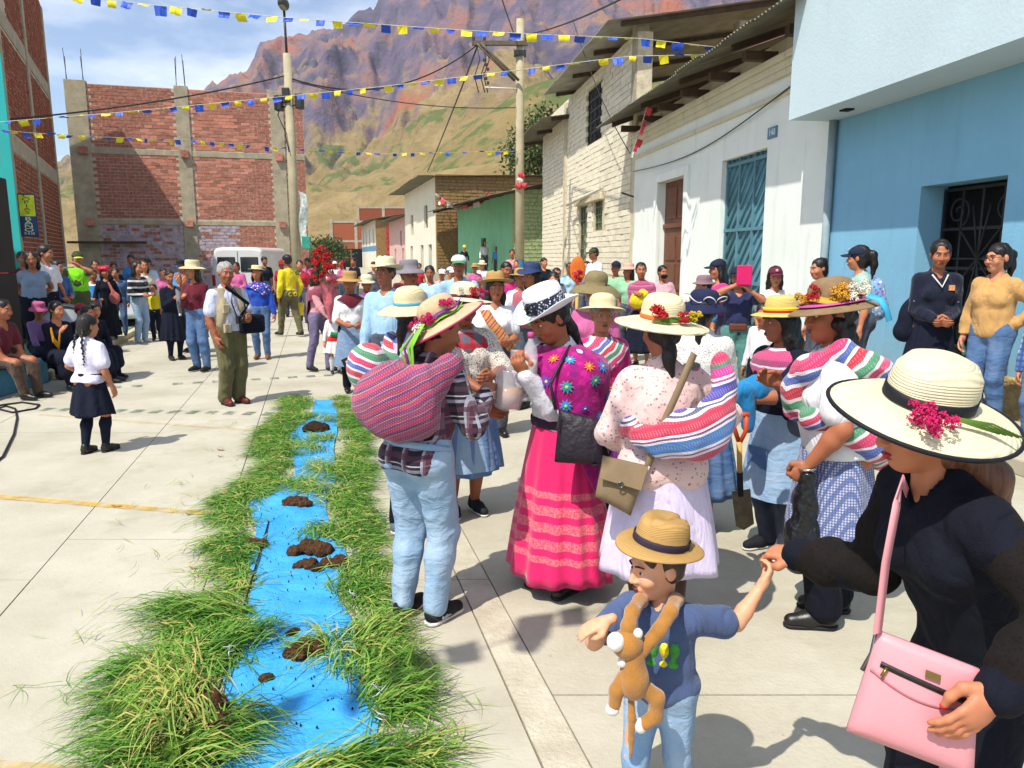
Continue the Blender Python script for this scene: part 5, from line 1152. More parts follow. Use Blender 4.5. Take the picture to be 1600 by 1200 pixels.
P4 = person('woman in long hot pink skirt and white hat with black lace band', X, Y, rz, H, g=1.08, lean=3, head=(-12, 26, 0), L=toL(X, Y, rz, H, 822, 585, 3.62), R=toL(X, Y, rz, H, 806, 612, 3.95), eL=(.1, .7, -1), eR=(-.4, .3, -1), sk=0, top=m_lace, sl='long', hem=.03, fat=.02,
            bot='skirt', botm=m_skirt, skl=.79, skw=.33, npl=13, waist=.10, hair='low', vox=.0095, shoes=blk_shoe, cL=.6, cR=.5, pL=(-.3, -.2, 1), belt=M('purple_sash', '3a2038', .9))
h4 = hat(P4, R=.165, ch=.118, cr=.094, kind='flat', mat=s_white, droop=-.0, wave=.03, roll=.02, tilt=(-4, 0), band=DOTS('black_lace', '1c2030', ['b8bcc8', '8a90a0'], 75, .36), bandh=.072)
blossom(h4, (.06, -.12, .045), .035, '12151f', 'rosette')
m_emb = DOTS('embroidered_magenta', '97106a', ['a8107a', '8a0f5a', 'b01c7c', '7a1a6a'], 26, .5)
ang_c = math.degrees(math.atan2(-.75, .62))-rz       # hanging corner towards the right of the street
sh4 = cape(P4, 'shawl', m_emb, zb=.30, tails=[(ang_c, .60, 3), (ang_c+150, .12, 2)], amp=.014, r=1.36)
rngf = random.Random(4); me_ = sh4.data; FLW = ['1f6aa8', '2a8ab8', '5a3a9a', 'c9641e', '1f8a8a', 'b81e3a', '3a7ac0']
def flower_disc(parent, c, n, r, col, npet=9):
    n = nrm(n); u = nrm(np.cross(n, V3(.3, .2, 1))); w_ = np.cross(n, u); V = [c+n*.006]; Fc = []
    for i in range(npet*2): a = math.pi*i/npet; rr = r*(1. if i % 2 == 0 else .5); V.append(c+(u*math.cos(a)+w_*math.sin(a))*rr+n*.003)
    k = len(V); Fc = [(0, 1+i, 1+(i+1) % (k-1)) for i in range(k-1)]; o = MB().add(V, Fc).build('embroidered_flower', M('thread_'+col, col, .7, .3, 90), parent)
    V2 = [c+n*.009]+[c+(u*math.cos(a)+w_*math.sin(a))*r*.22+n*.007 for a in np.linspace(0, 6.28, 7)[:-1]]; MB().add(V2, [(0, 1+i, 1+(i+1) % 6) for i in range(6)]).build('flower_centre', M('thread_gold', 'd8b840', .7), o)
me_.update(); npol = len(me_.polygons); half = npol//2; placed = []
cand = [p for p in me_.polygons[:half]]; rngf.shuffle(cand)
tw = np.array(Matrix.Rotation(-rad(rz), 3, 'Z') @ Vector((.2, -1, 0)))
for p in cand:
    c, n = np.array(p.center), np.array(p.normal)
    if n@(c-P4.tf(0, 0, .3))*1 < 0: n = -n
    if n@tw < .15 or c[2] > P4.tf(0, 0, .46)[2]: continue
    if all(np.linalg.norm(c-q) > .062 for q in placed):
        placed.append(c); flower_disc(sh4, c+n*.004, n, rngf.uniform(.026, .04), FLW[len(placed) % 7])
    if len(placed) > 26: break
# purse
pu_ = empty('handbag', Wp(905, 720, 3.45), 0, 'dark plum leather handbag hanging at the hip of woman in pink skirt', 'bag'); pm = M('plum_leather', '1d1420', .55, .15, 7, .5, 22, spec=.35, bd=.02); po = np.array(pu_.location)
c4_ = [Wp(868, 640, 3.5)-po, Wp(945, 652, 3.46)-po, Wp(955, 728, 3.44)-po, Wp(866, 722, 3.48)-po]; Vb, Fb, _ = sheet_bag([c4_[0]+V3(.02, 0, 0), c4_[1]+V3(-.02, 0, -.01), c4_[2], c4_[3]], .05, 12, .055); ob_ = MB().add(Vb, Fb, True).build('bag_body', pm, pu_, .02)
MB().tube([tuple(c4_[0]), tuple(Wp(860, 600, 3.55)-po), tuple(Wp(880, 560, 3.6)-po), tuple(P2W(P4, P4.tf(.1, -.02, .5))-po)], .008, 6).build('strap', pm, pu_)
MB().tube([tuple(c4_[1]), tuple(Wp(958, 690, 3.43)-po), tuple(Wp(950, 720, 3.43)-po), tuple(Wp(925, 728, 3.42)-po)], .006, 6).build('handle', pm, pu_)
MB().tube([tuple(Wp(872, 640, 3.44)-po), tuple(Wp(872, 668, 3.44)-po)], .004, 6).build('clasp', MATS['steel'], pu_)
# cups
def cup(px, py, Yd, h, r, label, tilt=0):
    e = empty('plastic_cup', Wp(px, py, Yd), 0, label, 'cup'); e.rotation_euler = (0, rad(tilt), 0)
    MB().lathe([(r*.7, 0), (r, h), (r*1.03, h), (r*.96, h*.99), (r*.66, .004), (.001, .004)], 20, caps=False).build('cup_wall', m_plast, e); MB().lathe([(.001, .005), (r*.66, .006), (r*.8, h*.45), (.001, h*.451)], 20, caps=False).build('foam', M('milky_foam', 'cfc0b8', .4), e)
cup(806, 580, 3.66, .1, .04, 'clear plastic cup held beside the bottle by woman in white hat', 8)
bt = empty('plastic_bottle', Wp(829, 584, 3.62), 0, 'clear plastic bottle with pink cap held against white lace blouse', 'bottle')
MB().lathe([(.03, 0), (.034, .01), (.034, .1), (.03, .13), (.014, .16), (.013, .18)], 20).build('bottle_body', m_plast, bt); MB().lathe([(.0155, .175), (.0155, .2), (.012, .203)], 16).build('bottle_cap', M('pink_cap', 'c04a8a', .4), bt)
MB().lathe([(.001, .012), (.031, .013), (.031, .07), (.001, .071)], 16).build('contents', MATS['milky_foam'], bt)
# ================================================================= 5 woman in floral blouse, straw hat with orange band, back to us
X, Y, rz, H = PY(1042, 520, 3.28).x, 3.30, 186, 1.52
floral = DOTS('pink_floral_cotton', 'd8b9b4', ['a86a78', 'b88088', '94706a', 'c09a90'], 52, .27)
P5 = person('woman in pale floral blouse and wide straw hat with orange band, back turned', X, Y, rz, H, g=1.3, lean=5, head=(4, 4, 0), L=toL(X, Y, rz, H, 985, 700, 3.48), R=toL(X, Y, rz, H, 1135, 640, 3.6), eL=(.9, .3, -.8), eR=(-.9, .2, -.9), sk=0, top=floral, sl='long', hem=-.17, fat=.02,
            bot='skirt', botm=CLOTH('pale_lilac_skirt', 'c9bcd6'), skl=.5, skw=.31, npl=9, hair='low', hm=0, face=False, vox=.0095, shoes=blk_shoe, sock=CLOTH('brown_stocking', '4a3328'))
h5 = hat(P5, R=.215, ch=.125, cr=.098, kind='round', mat=STRAW('ivory_straw', 'dccfa8'), band=M('orange_ribbon', 'd8692a', .6), bandh=.022, droop=.03, tilt=(-10, -4), edge=s_cream)
for ang, rr, z_, cl, n, sz in ((-120, .14, .02, YELF, 8, .014), (-70+180, .13, .02, REDF, 14, .015), (60, .14, .04, REDF, 12, .02), (133, .15, .025, YELF, 8, .014)):
    for i in range(n): blossom(h5, (rr*math.cos(rad(ang))+random.uniform(-.022, .022), rr*1.1*math.sin(rad(ang))+random.uniform(-.022, .022), z_+random.uniform(-.01, .025)), sz, cl)
for k in range(12): 
    a0 = rad(60+random.uniform(-10, 20)); MB().tube([(.15*math.cos(a0), .16*math.sin(a0), .0), (.13*math.cos(a0+.6), .15*math.sin(a0+.6), .03), (.16*math.cos(a0+1.1+.05*k), .17*math.sin(a0+1.1+.05*k), .005+.003*k)], .0028, 4).build('stem', MATS['stem_green'], h5)
m_aw = STRIPES('pink_blue_awayo', AWAYO, .34, (0, rad(20), 0), .04)
w5 = lambda *a: P2W(P5, P5.tf(*a))
bc = Wp(1085, 678, 3.07)
_b5 = lambda px, py, Yd, rx, ry_, rz_: ('e', Wp(px, py, Yd), V3(rx, ry_, rz_), None, .05)
bundle(P5, 'pink, blue and red striped carrying cloth slung across the floral blouse', m_aw, bc, V3(.14, .1, .115), [([w5(-.15, .03, .475), w5(-.12, -.13, .42)], [.035, .03])], rotm(0, -14, 0), extra=[_b5(1122, 650, 3.1, .075, .06, .1), _b5(1133, 610, 3.15, .05, .045, .09), _b5(1128, 575, 3.2, .045, .05, .07), _b5(1035, 690, 3.1, .08, .05, .075), _b5(1005, 680, 3.15, .065, .05, .06), _b5(985, 668, 3.24, .05, .06, .05)])
b5 = empty('shoulder_bag', Wp(972, 790, 3.1), 0, 'taupe suede bag hanging beside lilac skirt', 'bag'); bo5 = np.array(b5.location); tp_ = M('taupe_suede', '7d6a50', .85, .12, 8, .4, 140)
c4_ = [Wp(942, 712, 3.12)-bo5, Wp(1012, 728, 3.1)-bo5, Wp(985, 805, 3.08)-bo5, Wp(930, 775, 3.1)-bo5]; Vb, Fb, n_ = sheet_bag(c4_, .06, 10, .04); MB().add(Vb, Fb, True).build('bag_body', tp_, b5)
n_ = n_ if n_[1] < 0 else -n_
fl4 = [c4_[0]+n_*.03, c4_[1]+n_*.03, c4_[1]*.55+c4_[2]*.45+n_*.062, c4_[0]*.5+c4_[3]*.5+n_*.062]; MB().add(fl4+[p+n_*.006 for p in fl4], [(0, 1, 2, 3), (7, 6, 5, 4), (0, 4, 5, 1), (1, 5, 6, 2), (2, 6, 7, 3), (3, 7, 4, 0)]).build('flap', tp_, b5, .003)
MB().tube([tuple((fl4[2]+fl4[3])/2+n_*.008+V3(.012*math.cos(t), 0, .012*math.sin(t))) for t in np.linspace(0, 6.28, 13)], .003, 5, False).build('ring', MATS['steel'], b5)
ribbon(b5, 'strap', [tuple(c4_[1]), tuple(Wp(1035, 665, 3.1)-bo5), tuple(Wp(1060, 610, 3.115)-bo5), tuple(Wp(1085, 552, 3.16)-bo5), tuple(w5(-.13, .02, .5)-bo5)], .03, tp_, up=(0, -1, .2))
# ================================================================= 6 woman in white blouse with brown flowered hat
X, Y, rz, H = PY(1325, 500, 3.42).x, 3.45, -100, 1.585
ging = PLAID('blue_gingham', 'b4b4c4', [(2, '4a5a88', 0, .45, 0), (0, '4a5a88', 0, .45, 0), (1, '4a5a88', 0, .45, 0)], .012)
P6 = person('woman in white puff sleeved blouse and brown flowered hat carrying a black bag', X, Y, rz, H, g=1.22, lean=6, head=(14, 0, 0), L=toL(X, Y, rz, H, 1262, 728, 3.28), R=toL(X, Y, rz, H, 1215, 600, 3.7), eL=(1, .8, 0), eR=(-.5, .4, -1), feet=((.10, -.05), (-.10, .06)), sk=0, top=white, sl='short', hem=-.02, fat=.03,
            bot='skirt', botm=ging, skl=.42, skw=.27, npl=8, hair='curly', vox=.0095, shoes=blk_shoe, cL=.8, face=True)
S = SDF()
for q in (1, -1): a, b_, c = P6.legs[q]; S.cone(a, b_, .1*P6.s, .085*P6.s, .05); S.cone(b_, b_+(c-b_)*.93, .085*P6.s, .088*P6.s, .03)
link('trousers', S.mesh('trousers', .011, 0, (.008, 7, 4)), P6.root, black)
h6 = hat(P6, R=.185, ch=.125, cr=.096, kind='round', mat=s_brown, droop=.03, tilt=(6, -3), band=M('pink_ribbon', 'b84a8a', .6), bandh=.025, stretch=1.1)
for ang, rr, z_, cl, n, sz in ((-60, .115, .05, REDF, 10, .018), (20, .12, .035, WHTF, 6, .024), (-10, .12, .035, 'c9912a', 8, .026), (60, .12, .03, WHTF, 5, .022), (-90, .12, .03, 'c9912a', 6, .02)):
    for i in range(n): blossom(h6, (rr*math.cos(rad(ang))+random.uniform(-.02, .02), rr*1.1*math.sin(rad(ang))+random.uniform(-.02, .02), z_+random.uniform(-.02, .045)), sz, cl)
gold, skyb = M('gold_ribbon', 'b98a2a', .5), M('sky_ribbon', '3a9ac0', .6)
ribbon(h6, 'ribbon', [(.115*math.cos(t), .13*math.sin(t), .03+.012*math.sin(4*t)) for t in np.linspace(-3.1, 1.8, 24)], .035, gold, up=(.5, -.4, .7)); ribbon(h6, 'ribbon', [(.13*math.cos(t), .145*math.sin(t), .008) for t in np.linspace(-3.1, 2.2, 24)], .025, MATS['pink_ribbon'], up=(.3, -.3, .9))
ribbon(h6, 'ribbon', [(.12, .1, .02), (.17, .13, .0), (.18, .15, -.05), (.175, .16, -.1)], .03, skyb, up=(.9, .1, .3))
m_gaw = STRIPES('green_red_awayo', GREENAW, .2, (0, rad(42), rad(30)), .16)
w6 = lambda *a: P2W(P6, P6.tf(*a))
bundle(P6, 'red, green and white striped carrying cloth across the back of woman in white blouse', m_gaw, w6(.02, .2, .18), V3(.15, .17, .2), [([w6(.05, .18, .3), w6(.15, .10, .42), w6(.15, .02, .50)], [.13, .08, .045]), ([w6(.155, .0, .50), w6(.09, -.12, .42), w6(.0, -.16, .30), w6(-.02, -.17, .2)], [.045, .06, .075, .06]), ([w6(.0, .2, .0), w6(.16, .13, .05), w6(.2, .02, .12), w6(.12, -.12, .18)], [.13, .07, .05, .06])])
bb = worldblob('plastic_bag', [('c', Wp(1262, 748, 3.26), Wp(1258, 790, 3.28), .03, .055), ('e', Wp(1252, 850, 3.28), (.09, .07, .15))], M('black_polythene', '0d0e12', .3, .2, 8, .8, 18, spec=.5, bd=.03), .009, (.014, 9, 3), 'thin black plastic bag hanging from hand of woman in white blouse', 'bag')
MB().tube([tuple(P6.arms[1][2]+V3(.036*math.cos(t), .036*math.sin(t), -.01+.006*math.sin(t))) for t in np.linspace(0, 6.283, 17)], .006, 6, False).build('bracelet', M('silver', 'b8b8b8', .25, .05, metal=1), P6.root)
# ================================================================= 7 woman with rainbow banded hat and denim apron
X, Y, rz, H = PY(1236, 500, 4.25).x, 4.3, -62, 1.48
P7 = person('woman in straw hat with rainbow band and blue denim apron beside the spade', X, Y, rz, H, g=1.15, lean=4, head=(-22, 4, 0), L=toL(X, Y, rz, H, 1168, 625, 4.0), R=toL(X, Y, rz, H, 1180, 600, 4.3), eL=(.8, .5, -1), eR=(-.6, .4, -1), sk=0, top=navy, sl='elbow', fat=.02, bot='pants', botm=jean_d, hair='long', vox=.011, shoes=run_shoe, cL=.7, cR=.7)
h7 = hat(P7, R=.165, ch=.105, cr=.092, kind='fedora', mat=STRAW('yellow_straw', 'cfb468'), band=M('red_band', 'b8202c', .7), bandh=.014, droop=.015, tilt=(-4, 0))
for z_, cl in ((.016, 'd98a1e'), (.024, 'd8c020')): MB().tube([(.0985*P7.hs*math.cos(t), .0985*1.12*P7.hs*math.sin(t), z_) for t in np.linspace(0, 6.283, 41)], .005, 6, False).build('hat_stripe', M('band_'+cl, cl, .7), h7)
def apron(P, m, zt=.07, zb=-.46, a0=-160, a1=-20, flare=.09, pocket=None):
    s = P.s; V = []; n, r = 16, 12; f = P.tf(0, 0, 0)
    for k in (0, 1):
        for j in range(r+1):
            t = j/r
            for i in range(n+1): a = rad(a0+(a1-a0)*i/n); R_ = .165+.012*(1-k)+flare*t+.012*t*math.sin(i*1.3); V.append(f+s*V3(R_*math.cos(a), R_*.9*math.sin(a), zt+(zb-zt)*t))
    m_ = (n+1)*(r+1); Fc = [(j*(n+1)+i, j*(n+1)+i+1, (j+1)*(n+1)+i+1, (j+1)*(n+1)+i) for j in range(r) for i in range(n)]; Fc += [tuple(x+m_ for x in q[::-1]) for q in Fc]
    o = MB().add(V, Fc, True).build('apron', m, P.root)
    if pocket:
        a = rad((a0+a1)/2); p = [f+s*V3((.185+flare*.5+.012)*math.cos(a+da), (.185+flare*.5+.012)*.9*math.sin(a+da), z_) for da, z_ in ((-.35, -.16), (.35, -.16), (.35, -.3), (-.35, -.3))]
        MB().add(p, [(0, 1, 2, 3)]).build('apron_pocket', pocket, o)
    return o
apron(P7, jean_l, .06, -.5, -190, 10, .1, jean)
cape(P7, 'scarf', STRIPES('pink_scarf', [('c02a6a', 3), ('d8d0d8', .7), ('8a1f5a', 2)], .1), zb=.38, tails=[(-90, .1, 3)])
worldblob('blue_cloth', [('e', Wp(1180, 606, 4.05), (.1, .06, .07)), ('c', Wp(1162, 610, 3.95), Wp(1170, 668, 3.95), .045, .03), ('c', Wp(1185, 610, 4.05), Wp(1238, 622, 4.15), .05, .04)], CLOTH('turquoise_cloth', '1f78b0'), .011, (.012, 10, 6), 'crumpled bright blue cloth in the hands of woman with denim apron', 'cloth')
sp = empty('spade', Wp(1162, 826, 3.75), 0, 'spade with orange grip and wooden shaft, blade resting near the skirt', 'spade'); so = np.array(sp.location); q_ = lambda px, py, Yd=3.78: tuple(Wp(px, py, Yd)-so)
MB().tube([q_(1155, 690), q_(1156, 740)], .014, 10).build('shaft', M('pale_wood', 'c09a50', .7, .15, 8), sp); og = M('orange_plastic', 'c2471c', .5)
MB().tube([q_(1153, 650), q_(1147, 668), q_(1155, 692)], .012, 8).build('grip', og, sp); MB().tube([q_(1166, 650), q_(1166, 672), q_(1156, 692)], .012, 8).build('grip', og, sp); MB().tube([q_(1150, 648), q_(1170, 648)], .013, 8).build('grip_bar', og, sp)
MB().tube([q_(1156, 738), q_(1157, 775)], .016, 10).build('socket', rubber, sp)
p = [np.array(q_(*a)) for a in ((1143, 768), (1172, 764), (1178, 818), (1162, 828), (1150, 822))]; MB().add([x+V3(0, .004, 0) for x in p]+[x-V3(0, .006, 0) for x in p], [(0, 1, 2, 3, 4), (9, 8, 7, 6, 5)]+[(i, 5+i, 5+(i+1) % 5, (i+1) % 5) for i in range(5)]).build('blade', M('worn_steel', '6a6152', .5, .3, 20, .2, metal=.6), sp, .002)
# ================================================================= 8 lavender woman, 9 woman with glasses
X, Y, rz, H = PY(632, 480, 4.55).x, 4.6, 150, 1.50
P8 = person('woman in lavender sweater and straw hat with blue ribbon seen from behind', X, Y, rz, H, g=1.1, lean=4, head=(0, 2, 0), L='front', R='front', sk=0, top=lav, sl='long', fat=.016, bot='pants', botm=black, hair='low', face=False, vox=.011, shoes=wht_shoe)
h8 = hat(P8, R=.21, ch=.125, cr=.098, kind='round', mat=s_straw, band=M('sky_band', '3f9ac4', .6), bandh=.02, droop=.05, tilt=(-6, 0))
for i in range(5): blossom(h8, (-.02+random.uniform(-.01, .01), -.0+.11, -.03+random.uniform(-.01, .02)), .018, REDF)
w8 = lambda *a: P2W(P8, P8.tf(*a)); m_g2 = STRIPES('white_green_awayo', GREENAW, .17, (0, rad(-18), 0), .05)
bundle(P8, 'green, white and red striped carrying cloth behind the lavender sweater', m_g2, Wp(572, 574, 4.35), V3(.12, .12, .13), [([Wp(580, 560, 4.4), w8(.05, .14, .3), w8(.14, .03, .48)], [.08, .06, .04])])
X, Y, rz, H = PY(722, 480, 4.95).x, 5.0, 22, 1.52
P9 = person('woman with glasses, red flowered straw hat and spotted blouse under a red scarf', X, Y, rz, H, g=1.3, lean=2, head=(-4, 8, 0), L=toL(X, Y, rz, H, 768, 588, 4.75), R=toL(X, Y, rz, H, 752, 610, 4.7), eL=(1, .3, -.6), eR=(-.6, .4, -1), sk=2, top=DOTS('leopard_spots', 'c9bfb4', ['1e1a22', '2a2230', '3a2c34'], 95, .34), sl='elbow', hem=-.1, fat=.028,
            bot='skirt', botm=DENIM('denim_skirt', '4a6ea0', .3), skl=.55, skw=.29, hair='low', glasses=True, vox=.011, shoes=run_shoe)
h9 = hat(P9, R=.205, ch=.12, cr=.097, kind='round', mat=s_cream, band=M('wine_ribbon', '5a1a3a', .7), bandh=.022, droop=.02, wave=.012, tilt=(-14, 6))
for ang, n, cl in ((-75, 14, REDF), (-120, 6, WHTF), (-30, 8, FUCH)):
    for i in range(n): blossom(h9, (.12*math.cos(rad(ang))+random.uniform(-.025, .025), .13*math.sin(rad(ang))+random.uniform(-.02, .02), .035+random.uniform(-.02, .03)), .017, cl)
apron(P9, jean_l, .05, -.55, -170, -10, .1)
cape(P9, 'scarf', PLAID('red_grey_scarf', '5d5a66', [(2, 'b01a28', 0, .4, 0), (0, 'b01a28', .2, .55, 0), (1, '8a8690', .1, .3, 0)], .09), zb=.36, tails=[(-90, .12, 6), (-60, .08, 8)], amp=.04)
# ================================================================= the people further back
shirtb = CLOTH('pale_blue_shirt', '93b4d0'); strp = STRIPES('black_white_knit', [('14161c', 3), ('c9c9cc', 1.2)], .13, fine=False); mar = CLOTH('maroon_cloth', '5a1424'); purp = CLOTH('violet_shawl', '7a2a80'); teal = CLOTH('teal_leggings', '4a7a74')
hivis = CLOTH('hi_vis_green', '7bd01e'); skyc = CLOTH('sky_blue_cotton', '3a86c8'); pinkp = CLOTH('pink_cotton', 'b85a8a'); fuch = CLOTH('fuchsia_knit', 'b8206e'); palep = DOTS('pale_pink_print', 'c99aa4', ['a85a70', 'd8c0c0'], 50, .3); smallp = DOTS('white_print', 'd4d2ce', ['2c3140', '5a5f6a'], 90, .24)
grow = CLOTH('grey_stripe_blouse', '7a8aa0')
kh_hat = M('khaki_felt', '7a6d4c', .9, .12, 20, .3, 120); dk_hat = M('dark_felt', '14171c', .9, .1, 20, .3, 120); gy_hat = M('grey_cotton_hat', '77737a', .9, .1, 10, .3, 60); navy_cap = M('navy_cap', '141c34', .85, .1); red_cap = M('red_cap_cloth', 'a01c2c', .85, .1); maroon_cap = M('maroon_cap_cloth', '5a2034', .85, .1)
# --- 10 woman with yellow sash
p = person('woman in white t-shirt and straw hat with a yellow and red sash over her shoulder', px=770, ty=417, Y=7.3, rz=8, g=1.1, head=(6, 0, 0), L='front', R='down', sk=0, top=white, sl='short', bot='pants', botm=jean_d, hair='long', shoes=blk_shoe, hatx=.1)
hat(p, R=.185, ch=.11, cr=.094, mat=s_tan, droop=.0, roll=.01, tilt=(-10, 0), kind='fedora', band=s_tan)
m_sash = STRIPES('yellow_red_sash', [('c98a14', 4), ('a81e1e', 2), ('d8b020', 1), ('8a1530', 2)], .07, (0, rad(50), 0), .05)
ribbon(p.root, 'sash', [tuple(p.tf(-.13, .02, .47)), tuple(p.tf(-.11, -.10, .42)), tuple(p.tf(-.08, -.15, .36)), tuple(p.tf(-.03, -.175, .29)), tuple(p.tf(.03, -.2, .23)), tuple(p.tf(.08, -.185, .16)), tuple(p.tf(.13, -.205, .11)), tuple(p.tf(.18, -.18, .04))], .095, m_sash, up=(.1, -1, .25))
# --- 11 old woman in pink
p = person('elderly woman in fuchsia cardigan and cream straw hat facing the street', px=940, ty=450, Y=5.1, rz=10, g=1.15, head=(-4, 0, 0), L='front', R='front', sk=1, top=fuch, sl='long', bot='skirt', botm=purp, hair='low', hm=2, shoes=blk_shoe, hatx=.085)
hat(p, R=.175, ch=.105, cr=.095, mat=s_straw, droop=.02, tilt=(-10, 3)); cape(p, 'scarf', m_gaw, zb=.40, tails=[(-90, .16, 4)])
# --- 12 woman with flowered brown hat behind
p = person('woman in floppy brown hat with red flowers behind the elderly woman', px=928, ty=417, Y=6.5, rz=-15, g=1.1, sk=0, top=pinkp, sl='long', bot='skirt', botm=navy, hair='low', shoes=blk_shoe, hatx=.1)
hh = hat(p, R=.23, ch=.12, cr=.098, mat=kh_hat, droop=.07, wave=-.02, tilt=(-4, 4))
for i in range(16): blossom(hh, (-.15+random.uniform(-.03, .03), -.06+random.uniform(-.03, .03), .03+random.uniform(-.03, .08)), .02, REDF if i % 3 else FUCH)
# --- 13 woman with navy hat
p = person('woman in navy hat with white cord and small print blouse, back turned', px=1100, ty=437, Y=4.7, rz=168, g=1.15, sk=0, top=smallp, sl='elbow', fat=.025, L='front', R='front', bot='skirt', botm=jean, hair='low', face=False, shoes=blk_shoe, hatx=.1)
hh = hat(p, R=.155, ch=.095, cr=.096, mat=M('navy_felt', '1b2140', .9, .1), droop=.05, tilt=(-6, 0)); MB().tube([((.12+.025*math.cos(6*t))*math.cos(t)*p.hs, (.13+.025*math.cos(6*t))*math.sin(t)*p.hs, .03+.02*math.cos(6*t+1)) for t in np.linspace(0, 6.28, 80)], .004, 5, False).build('hat_cord', wsole, hh)
# --- 14 man in pale blue shirt, 15 grey hat, 16 cap
p14 = person('man in pale blue shirt and straw hat carrying a boxed tool', px=604, ty=394, Y=7.6, rz=-20, sex='m', g=1.1, head=(-5, 0, 0), R=(-.22, -.14, .82), L='down', sk=2, top=shirtb, sl='long', hem=-.14, bot='pants', botm=jean_d, hair='short', shoes=brn_shoe, hatx=.1, collar=shirtb)
hat(p14, R=.165, ch=.105, cr=.094, mat=s_cream, kind='fedora', droop=-.0, wave=.02, roll=.01, tilt=(-6, 0))
bx_ = empty('tool_box', P2W(p14, p14.hand_1 if hasattr(p14, 'hand_1') else p14.arms[-1][2]), rad(-15), 'black and yellow printed carton held by man in pale blue shirt', 'box'); bx_.rotation_euler = (0, rad(-25), rad(-12))
MB().box((-.24, -.06, -.15), (.08, .06, .0)).build('carton', M('carton_black', '15161a', .5), bx_, .004); MB().box((-.2, -.064, -.13), (-.02, -.06, -.03)).build('print', M('carton_yellow', 'c9a020', .5, .4, 30), bx_)
for k in range(4): MB().box((-.18+.04*k, -.068, -.12), (-.16+.04*k, -.0645, -.04)).build('lettering', M('carton_white', 'd8d4c8', .5), bx_)
p = person('man in grey cotton sun hat beside the pale blue shirt', px=637, ty=402, Y=8.3, rz=40, sex='m', sk=2, top=lblue, sl='long', bot='pants', botm=olive, hair='short', shoes=blk_shoe, hatx=.08); hat(p, R=.17, ch=.1, cr=.097, mat=gy_hat, droop=.045, tilt=(-4, 0), kind='flat')
p = person('man in pale blue shirt and white and green baseball cap', px=718, ty=397, Y=9.6, rz=-6, sex='m', sk=2, top=shirtb, sl='short', bot='pants', botm=olive, hair='short', shoes=blk_shoe, hatx=.02, collar=shirtb); cap(p, M('white_cap_cloth', 'c9d0c4', .85, .1), M('green_visor', '3f8a5a', .8))
# --- 17 cowboy hat
p = person('man in blue brimmed hat drinking from a blue cup', px=832, ty=404, Y=8.6, rz=-25, sex='m', sk=0, top=CLOTH('green_pink_top', 'a85a66'), sl='long', R='chest', L='down', bot='pants', botm=jean_d, hair='long', shoes=blk_shoe, hatx=.09); hat(p, R=.16, ch=.1, cr=.095, mat=M('blue_black_felt', '26345a', .8, .2, 20), kind='fedora', wave=.025, tilt=(-4, 0)); ribbon(p.root, 'lanyard', [tuple(p.tf(.08, -.05, .47)), tuple(p.tf(.07, -.15, .32)), tuple(p.tf(.02, -.15, .1))], .04, M('lime_ribbon', '7ab838', .6), up=(0, -1, 0))
e = empty('plastic_mug', P2W(p, p.arms[-1][2]+V3(0, -.06, .03)), 0, 'small bright blue plastic mug raised by man in blue hat', 'cup'); MB().lathe([(.03, -.05), (.036, .05), (.032, .048), (.027, -.04), (.001, -.04)], 16, caps=False).build('mug_body', M('blue_plastic', '1f6ab8', .4), e); MB().tube([(.034, 0, .03), (.055, 0, .02), (.055, 0, -.02), (.032, 0, -.03)], .006, 6).build('handle', M('blue_plastic', '1f6ab8', .4), e)
# --- 18, 19 women with aprons
p = person('woman in tan straw hat, white blouse and denim apron behind the bouquet', px=546, ty=417, Y=9.7, rz=18, g=1.1, sk=0, top=white, sl='elbow', L='front', R='front', bot='pants', botm=black, hair='low', shoes=blk_shoe, hatx=.1); hat(p, R=.175, ch=.1, cr=.095, mat=s_tan, droop=.03, tilt=(-6, 0), kind='flat'); apron(p, DENIM('denim_apron', '54749a', .5), .07, -.52, -180, 0, .1); cape(p, 'scarf', mar, zb=.42, tails=[(-90, .12, 8)])
p = person('woman in small cream hat and violet shawl behind the denim apron', px=572, ty=424, Y=11.2, rz=5, sk=2, top=purp, sl='long', bot='skirt', botm=navy, hair='low', shoes=blk_shoe, hatx=.09); hat(p, R=.14, ch=.1, cr=.095, mat=s_cream, droop=.03); cape(p, 'shawl', purp, zb=.2, tails=[(-60, .2, 3)])
# --- 20 pink with bouquet, 21 girl in festival dress
p20 = person('woman in dusty pink top and purple jeans holding a bouquet of red roses', px=494, ty=420, Y=11.5, rz=62, g=1., sk=1, top=rose, sl='long', L='chest', R=(-.12, -.36, .88), bot='pants', botm=jean_p, hair='long', shoes=run_shoe, hatx=0., feet=((.1, -.12), (-.1, .12)))
cape(p20, 'shawl', CLOTH('mauve_shawl', '8a4a5a'), zb=.25, tails=[(100, .55, 3)])
bq = empty('bouquet', Wp(512, 475, 11.15), 0, 'tall bouquet of red roses in glossy red wrapping', 'bouquet'); m_wrap = M('red_foil', 'b85a66', .25, .2, 8, .5, 20, spec=.6, bd=.02); bq0 = np.array(bq.location)
S = SDF(); S.chain([Wp(517, 500, 11.15)-bq0, Wp(516, 470, 11.15)-bq0, Wp(514, 440, 11.15)-bq0], [.05, .08, .13], .05); link('wrapping', S.mesh('wrapping', .018, 0, (.02, 9, 2)), bq, m_wrap)
for i in range(44): blossom(bq, tuple(Wp(503+random.gauss(0, 10), 424+random.gauss(0, 11), 11.1+random.uniform(-.15, .15))-bq0), random.uniform(.035, .05), REDF, 'rose')
for i in range(30): blossom(bq, tuple(Wp(503+random.gauss(0, 13), 436+random.gauss(0, 12), 11.15+random.uniform(-.15, .1))-bq0), .045, '2f4a1e', 'leaf_spray')
